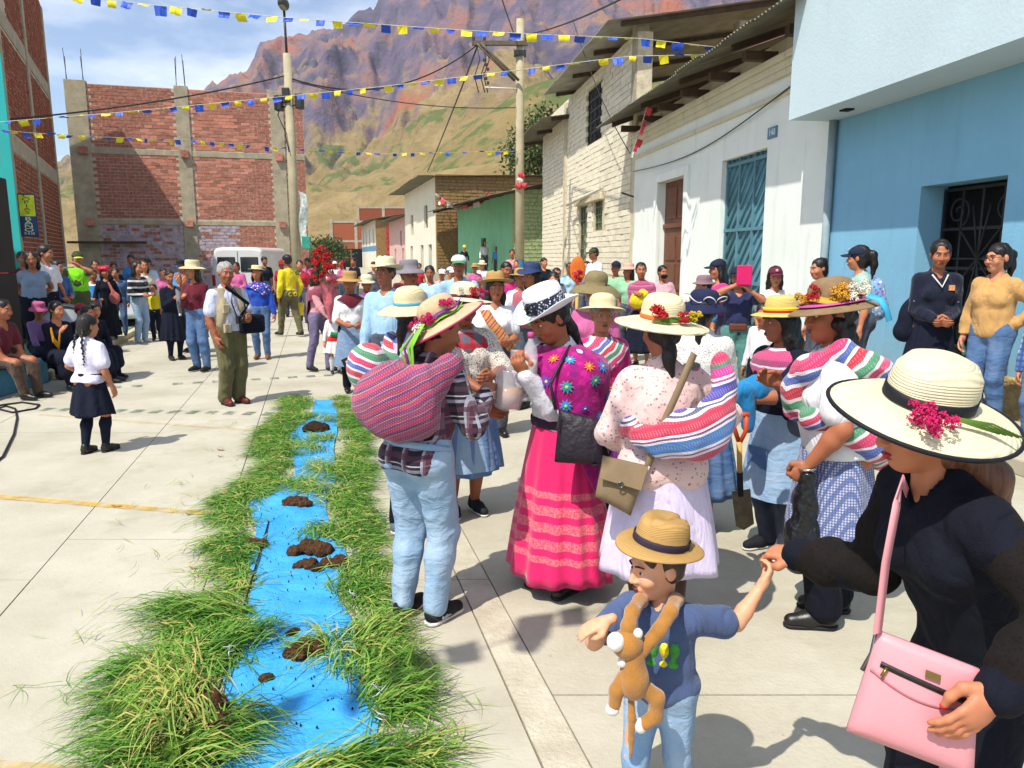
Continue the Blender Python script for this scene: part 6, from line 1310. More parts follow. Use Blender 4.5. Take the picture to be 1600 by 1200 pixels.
for px_, py_ in ((497, 395), (505, 402), (492, 408), (512, 400), (503, 390)): blossom(bq, tuple(Wp(px_, py_, 11.1)-bq0), .075, REDF, 'rose'); MB().tube([tuple(Wp(px_, py_, 11.1)-bq0), tuple(Wp(510, 445, 11.15)-bq0)], .008, 5).build('stem', MATS['stem_green'], bq)
m_dress = STRIPES('red_white_festival_skirt', [('b81e24', 4.2), ('d8d4d4', 2.4), ('d8d4d4', 1), ('b81e24', 1)], .56, fine=False, warp=0.)
p = person('small girl in red and white festival skirt and white tights', px=518, Y=11.25, rz=25, H=1.0, sk=1, top=white, sl='long', bot='skirt', botm=m_dress, skl=.36, skw=.30, hair='braids', shoes=blk_shoe, sock=white); ribbon(p.root, 'green_sash', [tuple(p.tf(-.12, -.12, .12)), tuple(p.tf(0, -.16, .08)), tuple(p.tf(.12, -.12, .12))], .07, M('green_satin', '1f7a48', .4), up=(0, -1, .2))
# --- 22 man in yellow, 23 woman in blue, 24 photographer, 25
p22 = person('man in bright yellow shirt and navy cap walking away with a yellow bucket', px=448, ty=398, Y=16.6, rz=-128, sex='m', g=1.1, sk=2, top=yell, sl='long', hem=-.16, bot='pants', botm=olive, hair='short', feet=((.1, -.22), (-.1, .22)), shoes=blk_shoe, hatx=.02, face=False); cap(p22, navy_cap, red_cap)
e = empty('bucket', P2W(p22, p22.arms[-1][2])-V3(0, 0, .42), 0, 'small yellow plastic bucket carried by man in yellow', 'bucket'); MB().lathe([(.1, 0), (.14, .28), (.15, .28), (.135, .27), (.09, .01), (.001, .01)], 20, caps=False).build('bucket_body', M('yellow_plastic', 'cfb81e', .5), e); MB().tube([(.145*math.cos(t), 0, .27+.17*math.sin(t)) for t in np.linspace(0, 3.14, 12)], .006, 5).build('handle', m_iron, e)
p = person('smiling woman in royal blue top, jeans and straw hat', px=402, ty=411, Y=12.9, rz=6, g=1.12, sk=1, top=royal, sl='long', hem=-.13, bot='pants', botm=jean, hair='curly', shoes=(M('tan_boot', '6a4a2a', .6), rubber), hatx=.06, legw=.95); hat(p, R=.15, ch=.07, cr=.095, mat=s_straw, kind='flat', droop=-.0, tilt=(-4, 0)); cape(p, 'scarf', DOTS('floral_scarf', '2a3a90', ['c05a7a', 'd8c8d0', '3a6ac0'], 30, .4), zb=.40, tails=[(-50, .15, 3)])
X, Y, rz, H = PY(350, 430, 8.85).x, 8.9, 50, 1.66
p24 = person('grey haired man in khaki vest and olive trousers with a camera round his neck', X, Y, rz, H, sex='m', g=1.22, head=(-12, 2, 0), L=(.10, -.3, 1.06), R='down', sk=2, top=CLOTH('pale_stripe_shirt', 'c0c4d8'), sl='short', hem=-.02, fat=.02, bot='pants', botm=olive, flare=.03, legw=1.15, hair='short', hm=2, shoes=(M('oxblood_leather', '5a241e', .4, .15), rubber), collar=CLOTH('pale_stripe_shirt', 'c0c4d8'), vox=.014)
S = SDF()
for q in (1, -1): S.ell(p24.tf(.10*q, .01, .2), p24.s*V3(.085, .14, .26), None, .05); S.cone(p24.tf(.1*q, .0, .44), p24.tf(.12*q, .03, .3), .06*p24.s, .08*p24.s, .04)
S.ell(p24.tf(0, .06, .2), p24.s*V3(.17, .09, .3), None, .05); S.ell(p24.tf(0, -.14, .2), (.055, .09, .5), None, .01, True); S.cut(p24.tf(0, 0, -.12), (0, 0, -1)); S.cut(p24.tf(0, 0, .475), (0, .3, 1)); v_ = link('vest', S.mesh('vest', .013, .022, (.006, 9, 2)), p24.root, khaki)
for zz in (-.03, .2): MB().box(tuple(p24.tf(-.15, -.175, zz)), tuple(p24.tf(-.06, -.135, zz+.1))).build('vest_pocket', khaki, v_, .006)
cm = empty('camera_bag', P2W(p24, p24.tf(.2, -.16, .0)), rad(50), 'black padded camera bag at the side of the photographer', 'bag'); MB().box((-.15, -.09, -.06), (.15, .09, .16)).build('bag_body', black, cm, .04); MB().box((-.12, -.105, .0), (.12, -.085, .1)).build('pocket', black, cm, .02); ribbon(cm, 'strap', [(-.12, 0, .15), tuple(P2W(p24, p24.tf(.05, -.17, .3))-np.array(cm.location)), (-.35, -.1, .5)], .04, black, up=(0, -1, 0))
cr_ = empty('camera', P2W(p24, p24.tf(.03, -.25, .12)), rad(50), 'black camera held at the chest by grey haired man', 'camera'); MB().box((-.065, -.03, -.045), (.065, .03, .045)).build('camera_body', leather, cr_, .01); MB().lathe([(.035, 0), (.035, .06), (.03, .065)], 20, mtx=Matrix.Rotation(rad(90), 4, 'X')).build('lens', leather, cr_); MB().tube([(-.06, 0, .04), (-.08, .06, .2), (0, .16, .36), (.08, .06, .2), (.06, 0, .04)], .009, 6).build('neck_strap', leather, cr_)
p = person('woman in pink sweater with hands clasped in front of the van', px=370, ty=411, Y=19.5, rz=0, g=1.15, L='front', R='front', sk=2, top=pinkp, sl='long', bot='pants', botm=black, hair='bun', shoes=blk_shoe, hatx=0)
# --- 26, 27 with child
X, Y = PY(303, 420, 11.5).x, 11.5
p26 = person('woman in maroon jacket and straw hat with jeans beside the photographer', px=303, ty=402, Y=11.5, rz=-15, g=1.05, sk=1, top=mar, sl='long', R='chest', L='down', bot='pants', botm=jean, hair='long', shoes=run_shoe, hatx=.09); hat(p26, R=.18, ch=.1, cr=.095, mat=s_straw, kind='flat', droop=.03, tilt=(-6, 0))
p27 = person('schoolgirl in navy uniform skirt and knee socks holding a small child', px=264, ty=424, Y=12.8, rz=45, g=1.1, sk=0, top=navy, sl='long', hem=-.12, L='chest', R='chest', bot='skirt', botm=navy, skl=.52, skw=.27, hair='low', shoes=blk_shoe, sock=navy, hatx=0)
p = person('small child in black hat and yellow braided sash carried in arms', px=281, Y=12.45, rz=20, H=.92, z0=.72, sk=1, top=skyc, sl='long', bot='pants', botm=greyc, L='front', R='front', hair='short', shoes=(wsole, wsole), feet=((.09, -.14, .10), (-.09, -.14, .10))); hat(p, R=.17, ch=.1, cr=.1, mat=dk_hat, droop=.01); ribbon(p.root, 'sash', [tuple(p.tf(-.1, -.1, .46)), tuple(p.tf(-.1, -.17, .3)), tuple(p.tf(.02, -.17, .0)), tuple(p.tf(.1, -.16, .3)), tuple(p.tf(.08, -.1, .46))], .09, m_sash, up=(0, -1, 0))
p = person('person in flower trimmed hat behind the maroon jacket', px=292, ty=402, Y=13.8, rz=-10, sk=1, top=mar, sl='long', bot='skirt', botm=navy, hair='long', shoes=blk_shoe, hatx=.08); hh = hat(p, R=.19, ch=.09, cr=.095, mat=M('blue_felt', '2a4a8a', .9), droop=.03)
for i in range(14): blossom(hh, (.16*math.cos(i*.45), .17*math.sin(i*.45), .02), .035, FUCH if i % 2 else WHTF)
# --- girl with braids in the foreground
p = person('schoolgirl with two long braids in white shirt and navy skirt walking away', px=122, ty=497, Y=6.62, rz=165, sk=1, g=1.05, top=CLOTH('white_school_shirt', 'cfcbe0'), sl='short', hem=-.02, fat=.03, bot='skirt', botm=navy, skl=.40, skw=.27, npl=10, hair='braids', shoes=blk_shoe, sock=navy, face=True, head=(-18, 4, 0), L=(.26, -.2, .98), R='down', feet=((.08, .05), (-.09, -.10)), hatx=0, vox=.011, collar=white, belt=black)
# --- left crowd
SW = .13
def L_(label, px, ty, Y, z0=SW, **k): return person(label, px=px, ty=ty, Y=Y, z0=z0, **k)
L_('woman in grey blue striped sleeveless blouse standing by the loudspeaker', 47, 392, 12.2, rz=35, g=1.2, sk=0, top=grow, sl='cap', hem=-.14, bot='pants', botm=black, hair='curly', shoes=blk_shoe, L='back', R='back', hatx=0.03)
L_('boy with thick black hair in white shirt behind the striped blouse', 70, 382, 13.0, rz=80, sex='m', sk=1, top=white, sl='short', bot='pants', botm=navy, hair='short', shoes=blk_shoe, hatx=.03)
L_('man with dark hair at the shop front behind the blouse', 34, 395, 14.2, rz=40, sex='m', sk=0, top=mar, sl='short', bot='pants', botm=black, hair='short', shoes=blk_shoe, hatx=0)
L_('schoolboy in blue sweater leaning on the drum', 87, 409, 13.3, rz=60, sex='m', sk=1, top=CLOTH('denim_blue_knit', '3a5a90'), sl='long', L='front', R='front', bot='pants', botm=navy, hair='short', shoes=blk_shoe, hatx=0)
p = L_('police officer in lime hi-vis vest and cap', 118, 393, 14.4, rz=25, sex='m', g=1.15, sk=1, top=CLOTH('olive_uniform', '4a5030'), sl='short', bot='pants', botm=CLOTH('olive_uniform', '4a5030'), hair='short', shoes=blk_shoe, L='phone', R='down', hatx=.02); cap(p, M('olive_cap', '3a4426', .85), M('lime_visor', 'a8c020', .7))
S = SDF(); S.ell(p.tf(0, 0, .3), p.s*V3(.17, .125, .18), None, .05).ell(p.tf(0, -.01, .12), p.s*V3(.165, .13, .16), None, .05).cone(p.tf(-.12, 0, .42), p.tf(.12, 0, .42), .06, .06, .04).cut(p.tf(0, 0, -.02), (0, 0, -1)).cut(p.tf(0, 0, .46), (0, .4, 1)); vv = link('hi_vis_vest', S.mesh('hi_vis_vest', .016, .016), p.root, hivis); text('lettering', 'POLI', M('vest_dark', '24401a', .8), vv, tuple(p.tf(0, -.175, .2)), (math.pi/2, 0, 0), .11, .004)
p = L_('woman in blue pinafore with white sleeves beside the officer', 143, 423, 15.0, rz=35, sk=0, top=white, sl='long', L='front', R='front', bot='skirt', botm=navy, skl=.6, hair='low', shoes=blk_shoe, hatx=0); apron(p, skyc, .4, -.35, -170, -10, .05)
p = L_('woman in long black dress with shiny red head wrap', 163, 415, 15.0, rz=30, sk=0, top=black, sl='long', bot='skirt', botm=black, skl=.82, skw=.24, hair='long', shoes=blk_shoe, hatx=.04); S = SDF(); S.ell(p.hf(.01, .02, .075), (.12, .12, .055), None, .03).ell(p.hf(.06, .0, .1), (.06, .07, .04), None, .03); link('head_wrap', S.mesh('head_wrap', .014, 0, (.012, 14, 3)), p.root, M('red_satin', 'b01428', .3, .3, 20, .4, 40, spec=.6)); worldblob('sling_bag', [('e', P2W(p, p.tf(.14, -.17, .05)), (.11, .05, .12)), ('c', P2W(p, p.tf(.12, -.18, .2)), P2W(p, p.tf(.05, -.1, .42)), .03, .02)], CLOTH('salmon_cloth', 'a85a58'), .02, None, 'salmon coloured sling bag on the black dress', 'bag')
L_('boy in blue denim shirt between the black dress and the car', 180, 420, 15.6, rz=20, sex='m', sk=1, top=jean, sl='long', bot='pants', botm=jean, hair='short', shoes=blk_shoe, hatx=0)
L_('woman in black and white striped knit holding a phone by the white car', 212, 411, 15.4, z0=0, rz=65, g=1.05, sk=1, top=strp, sl='long', L='front', R='front', bot='pants', botm=jean_l, hair='long', shoes=(wsole, wsole), hatx=0)
L_('woman with pale bag over her shoulder behind the striped knit', 224, 408, 17.2, z0=0, rz=40, sk=1, top=CLOTH('cream_cotton', 'b8b0a4'), sl='long', bot='pants', botm=jean_l, hair='long', shoes=blk_shoe, hatx=0)
L_('child in yellow shirt and navy trousers by the car', 236, 446, 15.8, z0=0, rz=10, sex='m', sk=0, top=yell, sl='short', bot='pants', botm=navy, hair='short', shoes=blk_shoe, hatx=0)
for px_, ty_, Y_, m_, lb in ((207, 399, 20.5, skyc, 'man in sky blue shirt in front of the brick wall'), (232, 405, 20, lblue, 'man in washed blue shirt leaning near the brick wall'), (252, 420, 18.5, pinkp, 'woman in pink and white top beyond the schoolgirl'), (150, 408, 18, greyc, 'man in grey shirt in the shade of the brick wall'), (176, 412, 19, navy, 'woman in navy top in the shade of the brick wall')): L_(lb, px_, ty_, Y_, z0=0, rz=random.uniform(-30, 40), sk=0, top=m_, sl='short', bot='pants', botm=jean_d, hair='short' if 'man in' in lb and 'woman' not in lb else 'low', shoes=blk_shoe, hatx=0)
# seated children on the low wall
def seat(label, px, ty, Y, rz, sk_=1, top_=navy, hair_='low', bt='lap', **k):
    return person(label, px=px, Y=Y, rz=rz, H=k.pop('H', 1.35), z0=0., sit=.36+.12, sk=sk_, top=top_, sl='long', bot=bt, botm=navy, hair=hair_, shoes=blk_shoe, sock=navy, feet=((.1, -.5, .0), (-.1, -.48, .0)), L=k.pop('L', 'knee'), R=k.pop('R', 'knee'), lean=k.pop('lean', 12), **k)
p = seat('seated schoolgirl in navy uniform with gold braided cord, chin on hand', 72, 470, 10.0, 62, 1, navy, 'low', H=1.5, R=(-.02, -.2, .86), hoff=(0, 0, 0)); S = SDF()
for k in range(3): S.chain([p.tf(-.14, -.1, .42-.02*k), p.tf(-.13, -.15, .28-.03*k), p.tf(-.06, -.17, .18-.03*k), p.tf(-.04, -.15, .36)], [.012]*4, .004)
link('gold_cord', S.mesh('gold_cord', .009), p.root, M('gold_cord_thread', 'c98a14', .5, .4, 40))
p = seat('small child in pink bucket hat sitting behind the schoolgirl', 48, 445, 10.9, 50, 0, CLOTH('lilac_top', '8a6a98'), 'short', H=1.3); hat(p, R=.15, ch=.09, cr=.098, kind='flat', mat=M('pink_cotton_hat', 'a85078', .9), droop=.05)
p = seat('child in red cap sitting among the schoolchildren', 110, 468, 10.7, 75, 1, navy, 'short', H=1.32, sex='m'); cap(p, red_cap)
seat('dark haired boy in navy sitting next to the red cap', 117, 478, 10.4, 100, 1, navy, 'short', H=1.28, sex='m'); seat('smiling boy in navy sitting at the end of the low wall', 133, 478, 10.9, 70, 3, navy, 'short', H=1.32, sex='m')
person('seated adult in brown trousers with arm on knee by the loudspeaker', px=-22, Y=9.3, rz=80, H=1.6, sit=.5, sk=0, top=mar, sl='short', bot='pants', botm=CLOTH('brown_trousers', '4a3a30'), hair='short', shoes=blk_shoe, feet=((.1, -.5), (-.1, -.48)), L='knee', R='knee', lean=15, sex='m')
# --- right pavement crowd
RW = .15
def R_(label, px, ty, Y, z0=RW, **k): return person(label, px=px, ty=ty, Y=Y, z0=z0, **k)
p = R_('schoolgirl in navy sweater and skirt with hands clasped by the iron gate', 1466, 379, 7.5, rz=-12, g=1.08, head=(-8, 8, 0), sk=0, top=CLOTH('navy_knit', '11172a'), sl='long', hem=-.14, fat=.018, L=(.04, -.22, .98), R=(-.04, -.22, .98), bot='skirt', botm=navy, skl=.5, skw=.25, hair='low', shoes=blk_shoe, sock=navy, hatx=0, collar=lblue, vox=.012)
for q in (1, -1):
    for dz_ in (0, .03): a, b_, c = p.arms[q]; d_ = nrm(b_-a); MB().tube([tuple(a+d_*(.17+dz_)*p.s+.062*p.s*(nrm(np.cross(d_, V3(0, 1, .1)))*math.cos(t)+nrm(np.cross(d_, np.cross(d_, V3(0, 1, .1))))*math.sin(t))) for t in np.linspace(0, 6.283, 15)], .006, 5, False).build('sleeve_stripe', wsole, p.root)
MB().box(tuple(p.tf(.06, -.165, .33)), tuple(p.tf(.11, -.15, .38))).build('badge', M('badge_orange', 'c98a5a', .6, .4, 60), p.root)
MB().tube([tuple(p.tf(-.07, -.07, .47)), tuple(p.tf(0, -.16, .36)), tuple(p.tf(.07, -.07, .47))], .009, 6).build('neck_stripe', wsole, p.root)
e = worldblob('backpack', [('e', P2W(p, p.tf(-.2, .06, .02)), (.1, .09, .2)), ('e', P2W(p, p.tf(-.22, .08, -.1)), (.11, .1, .11)), ('c', P2W(p, p.tf(-.2, .05, .2)), P2W(p, p.tf(-.15, .05, .45)), .025, .02)], navy, .015, None, 'dark navy backpack slung on the shoulder of the schoolgirl', 'backpack')
p = R_('woman in tan cardigan, jeans and glasses with hand on hip', 1562, 381, 7.0, rz=-62, g=1.12, head=(-14, 2, 0), sk=3, top=tan, sl='long', hem=-.06, fat=.02, R='down', L=(.19, .02, 1.0), eL=(1, .5, .1), bot='pants', botm=jean, hair='pony', glasses=True, shoes=blk_shoe, hatx=0.02, vox=.012, waist=.09)
e = worldblob('turquoise_folder', [('c', P2W(p, p.arms[-1][2]+V3(0, -.03, -.02)), P2W(p, p.arms[-1][2]+V3(0, .05, -.16)), .02, .02)], M('turquoise_plastic', '2aa89a', .4), .008, None, 'thin turquoise folder in the hand of woman in tan cardigan', 'folder')
p = R_('woman with long black hair, navy cap and patterned backpack', 1352, 382, 8.2, rz=-105, sk=1, top=CLOTH('pale_teal_top', '9ab8ac'), sl='short', bot='pants', botm=jean_d, hair='pony', shoes=blk_shoe, hatx=.03); cap(p, navy_cap, logo=wsole); worldblob('backpack', [('e', P2W(p, p.tf(0, .15, .28)), (.1, .1, .16)), ('e', P2W(p, p.tf(0, .17, .12)), (.11, .11, .15))], DOTS('blue_print_backpack', '7a9ac0', ['c9d0d8', '8a5a9a', '3a6aa8'], 25, .4), .015, None, 'pale blue patterned backpack on woman in navy cap', 'backpack')
R_('woman with hair in a bun in profile by the white wall', 1286, 402, 8.8, rz=-85, sk=1, top=CLOTH('blue_collar_top', '34518a'), sl='short', bot='pants', botm=jean_d, hair='bun', shoes=blk_shoe, hatx=.03)
p = R_('woman in white t-shirt and maroon cap by the drain pipe', 1212, 416, 8.9, rz=10, sk=1, top=white, sl='short', bot='pants', botm=jean_l, hair='long', shoes=blk_shoe, hatx=.02); cap(p, maroon_cap, logo=M('pink_logo', 'c98a98', .7))
p = R_('woman in navy t-shirt photographing with a pink phone', 1157, 415, 9.0, z0=0, rz=-8, g=1.15, sk=1, top=CLOTH('ink_blue_tee', '23284a'), sl='short', L='phone', R='phone', bot='pants', botm=teal, hair='long', shoes=blk_shoe, hatx=.03); cap(p, navy_cap)
e = empty('phone', P2W(p, V3(0, -.36*p.s, 1.50*p.s)), rad(-8), 'large phone in bright pink case held up by woman in navy', 'phone'); MB().box((-.085, -.012, -.0), (.085, .012, .23)).build('case', M('pink_case', 'c4185e', .5), e, .012); MB().box((-.075, .0125, .01), (.075, .014, .22)).build('screen', m_glass, e)
MB().box(tuple(p.tf(-.12, -.16, .0)), tuple(p.tf(.1, -.12, .09))).build('waist_bag', brownl, p.root, .02)
p = R_('woman in hot pink t-shirt and navy cap beside the metal gate', 1130, 404, 10.0, z0=0, rz=-80, g=1.1, sk=1, top=pinkc, sl='short', L='fwd', R='fwd', bot='pants', botm=jean_d, hair='long', shoes=blk_shoe, hatx=.03); cap(p, navy_cap)
p = R_('person in brown brimmed hat in front of the hot pink t-shirt', 1102, 425, 9.3, z0=0, rz=-60, sk=1, top=skyc, sl='short', bot='pants', botm=jean, hair='short', shoes=blk_shoe, hatx=.08); hat(p, R=.14, ch=.09, cr=.096, mat=M('mauve_felt', '7a6068', .9), kind='fedora')
p = R_('woman in black face mask in front of the brown door', 1038, 417, 12.2, rz=-5, sk=0, top=palep, sl='short', bot='pants', botm=jean_d, hair='low', shoes=blk_shoe, hatx=.0); S = SDF(); S.ell(p.hf(0, -.06, -.06), p.hs*V3(.062, .06, .05), p.Rh); link('face_mask', S.mesh('face_mask', .012), p.root, black)
p = R_('woman in pink shawl carrying a yellow wrapped bundle', 1006, 412, 11.8, z0=0, rz=-25, g=1.1, sk=0, top=pinkp, sl='long', L='chest', R='chest', bot='skirt', botm=navy, hair='low', shoes=blk_shoe, hatx=0); cape(p, 'shawl', STRIPES('rose_shawl', [('a82a6a', 3), ('b86a8a', 1), ('8a205a', 2)], .08), zb=.1, tails=[(-60, .1, 2)]); worldblob('yellow_bundle', [('e', P2W(p, p.tf(.0, -.2, .2)), (.14, .1, .12)), ('e', P2W(p, p.tf(.08, -.2, .3)), (.08, .08, .08))], yell, .02, (.012, 9, 3), 'yellow cloth bundle held in arms of woman in pink shawl', 'bundle')
p = R_('woman in mint green top and pink straw hat by the house corner', 985, 408, 12.6, rz=-30, sk=0, top=mint, sl='short', bot='pants', botm=jean_d, hair='long', shoes=blk_shoe, hatx=.07); hat(p, R=.16, ch=.08, cr=.095, mat=M('pink_straw', 'c09a8a', .8, .1, 20), droop=.03, kind='flat')
p = R_('youth in navy cap and mint top behind the pink hat', 962, 408, 13.3, rz=-40, sex='m', sk=0, top=mint, sl='short', bot='pants', botm=jean_d, hair='short', shoes=blk_shoe, hatx=.02); cap(p, navy_cap)
p = R_('man in olive cap and white t-shirt by the barred door', 930, 387, 15.5, z0=.3, rz=-60, sex='m', sk=2, top=white, sl='short', bot='pants', botm=jean_d, hair='short', shoes=blk_shoe, hatx=.02); cap(p, M('olive_cap', '3a4426', .85))
R_('woman with dark hair next to the olive cap', 918, 410, 15.8, z0=0, rz=-30, sk=1, top=greyc, sl='short', bot='pants', botm=jean_d, hair='long', shoes=blk_shoe, hatx=0)
R_('small child in white shirt in front of the maroon cap', 1196, 478, 7.6, z0=0, rz=-60, sk=0, top=white, sl='long', bot='pants', botm=navy, hair='short', shoes=blk_shoe, hatx=0)
R_('boy in blue checked shirt at the stone plinth', 1648, 470, 6.4, rz=-60, sex='m', sk=1, top=PLAID('blue_check', 'b4c0cc', [(2, '2a4a88', 0, .4, 0), (0, '2a4a88', 0, .4, 0), (1, '2a4a88', 0, .4, 0)], .05), sl='long', bot='pants', botm=jean, hair='short', shoes=blk_shoe, hatx=0)
# orange spade raised in the crowd
e = empty('shovel', Wp(902, 455, 7.2), 0, 'orange painted shovel blade raised above the crowd', 'shovel'); S = SDF(); S.ell((0, 0, .2), (.075, .02, .13)).cut((0, 0, .06), (0, 0, -1)); link('blade', S.mesh('blade', .008), e, M('orange_blade', 'c9641e', .6, .2)); MB().tube([(0, .02, .1), (0, .05, -.6)], .016, 8).build('shaft', MATS['pale_wood'], e)
# --- far street
for px_, ty_, Y_, z_, m_, sl_, lb, hr in ((655, 412, 26, 0, red, 'none', 'woman in red vest top standing in the far street', 'low'), (725, 383, 39.3, .79, navy, 'long', 'worker in yellow hard hat on the porch', 'short'), (757, 376, 39.6, .79, white, 'long', 'woman with long hair in white top on the green porch', 'long'), (776, 386, 39.0, .79, skyc, 'short', 'woman in blue on the porch step', 'low'), (800, 391, 27.5, 0, rose, 'short', 'person in rose shirt by the utility pole', 'short'), (806, 408, 24.5, 0, navy, 'short', 'person with dark jacket at the foot of the utility pole', 'low'),
        (742, 410, 22, 0, pinkp, 'short', 'woman in straw hat near the green porch', 'low'), (752, 406, 24, 0, white, 'short', 'man in cream hat near the green porch', 'short'), (850, 404, 20, 0, navy, 'short', 'man with dark hair by the painted brick house', 'short'), (553, 404, 26, 0, navy, 'short', 'man in navy jacket beyond the bouquet', 'short'), (536, 408, 24, 0, pinkp, 'short', 'woman in pink top beyond the bouquet', 'low'), (524, 406, 27, 0, white, 'short', 'man in white cap beyond the bouquet', 'short'), (585, 410, 22, 0, jean_d, 'short', 'person in dark denim beyond the violet shawl', 'short'),
        (470, 408, 20, 0, CLOTH('crimson_cotton', '9a1f38'), 'short', 'woman in crimson top beside the lamp post', 'low'), (482, 404, 23, 0, pinkp, 'short', 'woman in pale pink beside the lamp post', 'low'), (440, 404, 22, 0, red, 'short', 'man in red cap behind the yellow shirt', 'short'), (412, 402, 23.5, 0, navy, 'short', 'man with dark hair at the side of the van', 'short'), (690, 416, 16, 0, palep, 'short', 'woman in pink print behind the green cap', 'low'), (628, 411, 13, 0, mar, 'short', 'man in maroon shirt behind the grey sun hat', 'short'), (672, 417, 12.6, 0, lblue, 'short', 'woman in light blue behind the glasses', 'low'), (702, 411, 14, 0, white, 'short', 'man in white shirt behind the green cap', 'short'), (790, 411, 12, 0, fuch, 'short', 'woman in fuchsia top beside the yellow sash', 'low'), (812, 417, 11, 0, white, 'short', 'woman in straw hat and white top near the utility pole', 'low'), (866, 420, 10.5, 0, mar, 'short', 'woman in maroon behind the white lace hat', 'long'), (868, 415, 14, 0, greyc, 'short', 'woman in grey behind the flowered hat', 'low'), (890, 412, 17, 0, lblue, 'short', 'man in light blue by the barred window', 'short')):
    p = person(lb, px=px_, ty=ty_, Y=Y_, z0=z_, rz=random.uniform(-35, 35), sk=random.choice((0, 1, 2)), top=m_, sl=sl_, bot='pants', botm=jean_d, hair=hr, shoes=blk_shoe, hatx=.06 if 'hat' in lb or 'cap' in lb else 0, face=Y_ < 18)
    if 'hard hat' in lb: hat(p, R=.12, ch=.13, cr=.1, mat=M('yellow_hard_hat', 'd0c81a', .4), droop=.01)
    elif 'straw hat' in lb: hat(p, R=.17, ch=.1, cr=.095, mat=s_tan)
    elif 'cream hat' in lb: hat(p, R=.16, ch=.1, cr=.095, mat=s_cream)
    elif 'cap' in lb: cap(p, red_cap if 'red' in lb else white)
# ================================================================= grass carpet on blue cloth
rows = [(622, 500, 505, 440, 540), (645, 486, 514, 425, 556), (680, 462, 526, 385, 575), (715, 462, 520, 365, 592), (745, 458, 512, 368, 590), (785, 400, 505, 322, 592), (830, 398, 520, 318, 600), (880, 402, 530, 312, 604), (930, 392, 528, 310, 606), (980, 385, 540, 250, 630), (1040, 366, 565, 235, 650), (1100, 355, 582, 195, 655), (1160, 348, 590, 160, 660), (1230, 335, 610, 150, 680), (1320, 320, 640, 140, 710)]
ry = [r[0] for r in rows]; cl_, cr_2, gl_, gr_ = [np.array([r[i] for r in rows], float) for i in (1, 2, 3, 4)]
ys = np.linspace(626, 1320, 130); V = []; nx_ = 26
for i, y in enumerate(ys):
    a, b_ = np.interp(y, ry, cl_), np.interp(y, ry, cr_2); pa, pb = G(a-6+8*math.sin(i*.37), y), G(b_+6+7*math.sin(i*.29+1), y)
    for j in range(nx_+1):
        p = pa.lerp(pb, j/nx_); p.z = .010+.012*float(fbm(p.x*6, p.y*4, 0, 3, 5))+.010*abs(float(vnoise(p.x*2.2+p.y, p.y*7, 0, 9))); p.z = max(p.z, .0065); V.append(p)
Fc = [(i*(nx_+1)+j, i*(nx_+1)+j+1, (i+1)*(nx_+1)+j+1, (i+1)*(nx_+1)+j) for i in range(len(ys)-1) for j in range(nx_)]
cl = NB('blue_tarpaulin'); v = cl.tc.outputs['Object']; cl.col(cl.ramp(cl.noise(v, 3, 5, .6), [(.3, C('2a8ccf')), (.7, C('43a2de'))])); cl.bump(cl.math('ADD', cl.noise(v, 7, 4, .6, .8), cl.math('MULTIPLY', cl.noise(v, 60, 3), .15)), .9, .03); m_tarp = cl.fin(.6, .3)
tag(MB().add(V, Fc, True).build('ground_cloth', m_tarp), 'long strip of bright blue cloth laid on the square between bands of grass', 'cloth')
rng = np.random.RandomState(12)
BV, BT, TI = [], [], []
def blades(base, dirs, n, ln=(.16, .36), spread=.35, rise=(.02, .09), jit=.05, z=.01, tint=.5, wd=.0032):
    """n bent blades fanning out from a tuft"""
    b = np.zeros((n, 3)); b[:, 0] = base[0]+rng.normal(0, jit, n); b[:, 1] = base[1]+rng.normal(0, jit, n); b[:, 2] = z+rng.uniform(0, .025, n)
    a = dirs+rng.normal(0, spread, n); L = rng.uniform(*ln, n); r = rng.uniform(*rise, n); d = np.stack([np.cos(a), np.sin(a), 0*a], 1); sd_ = np.stack([-np.sin(a), np.cos(a), 0*a], 1); bend = rng.normal(0, .75, n)
    t0 = np.clip(tint+rng.normal(0, .28, n), 0, 1)
    pts = []
    for k in range(5):
        t = k/4; p = b+d*(L*t)[:, None]+sd_*(bend*L*t*t*.5)[:, None]; p[:, 2] = b[:, 2]*(1-t*.6)+r*np.sin(np.pi*min(1, t*.95))*1.0+.004; w_ = wd*(1-t**2*.85)
        up = np.zeros_like(p); up[:, 2] = rng.uniform(-.5, .5, n)*w_*1.2; pts += [p-sd_*w_-up, p+sd_*w_+up]
    o = sum(len(x) for x in BV); A = np.stack(pts, 1).reshape(-1, 3); BV.append(A); TI.append(np.repeat(t0, 10)); id_ = o+np.arange(n)*10
    for k in range(4): BT.append(np.stack([id_+2*k, id_+2*k+1, id_+2*k+3, id_+2*k+2], 1))
for k in range(400):
    Yg = rng.uniform(2.0, 9.3)
    py = 600; lo, hi = 410., 1330.
    for _ in range(20):
        py = (lo+hi)/2
        if G(800, py).y > Yg: lo = py
        else: hi = py
    if py < 622 or py > 1320: continue
    if Yg < 2.9 and rng.rand() < .3: continue
    a, b_, g0_, g1_ = (np.interp(py, ry, q) for q in (cl_, cr_2, gl_, gr_))
    left = rng.rand() < (b_ and (a-g0_)/((a-g0_)+(g1_-b_)))
    u = rng.rand(); kx = .62 if Yg < 3.4 else .55; x = a-(a-g0_)*u*kx-rng.uniform(4, 14) if left else b_+(g1_-b_)*u*kx+rng.uniform(6, 16); p = G(x, py)
    base = math.pi+.25 if left else 0.
    dr_ = base+rng.normal(0, .75)
    if rng.rand() < .08: dr_ += math.pi
    blades(p, dr_, 46 if Yg > 3.2 else 54, (.09, .22) if Yg > 3.4 else (.1, .27), .8, (.001, .03), .05, tint=rng.uniform(.1, .7))
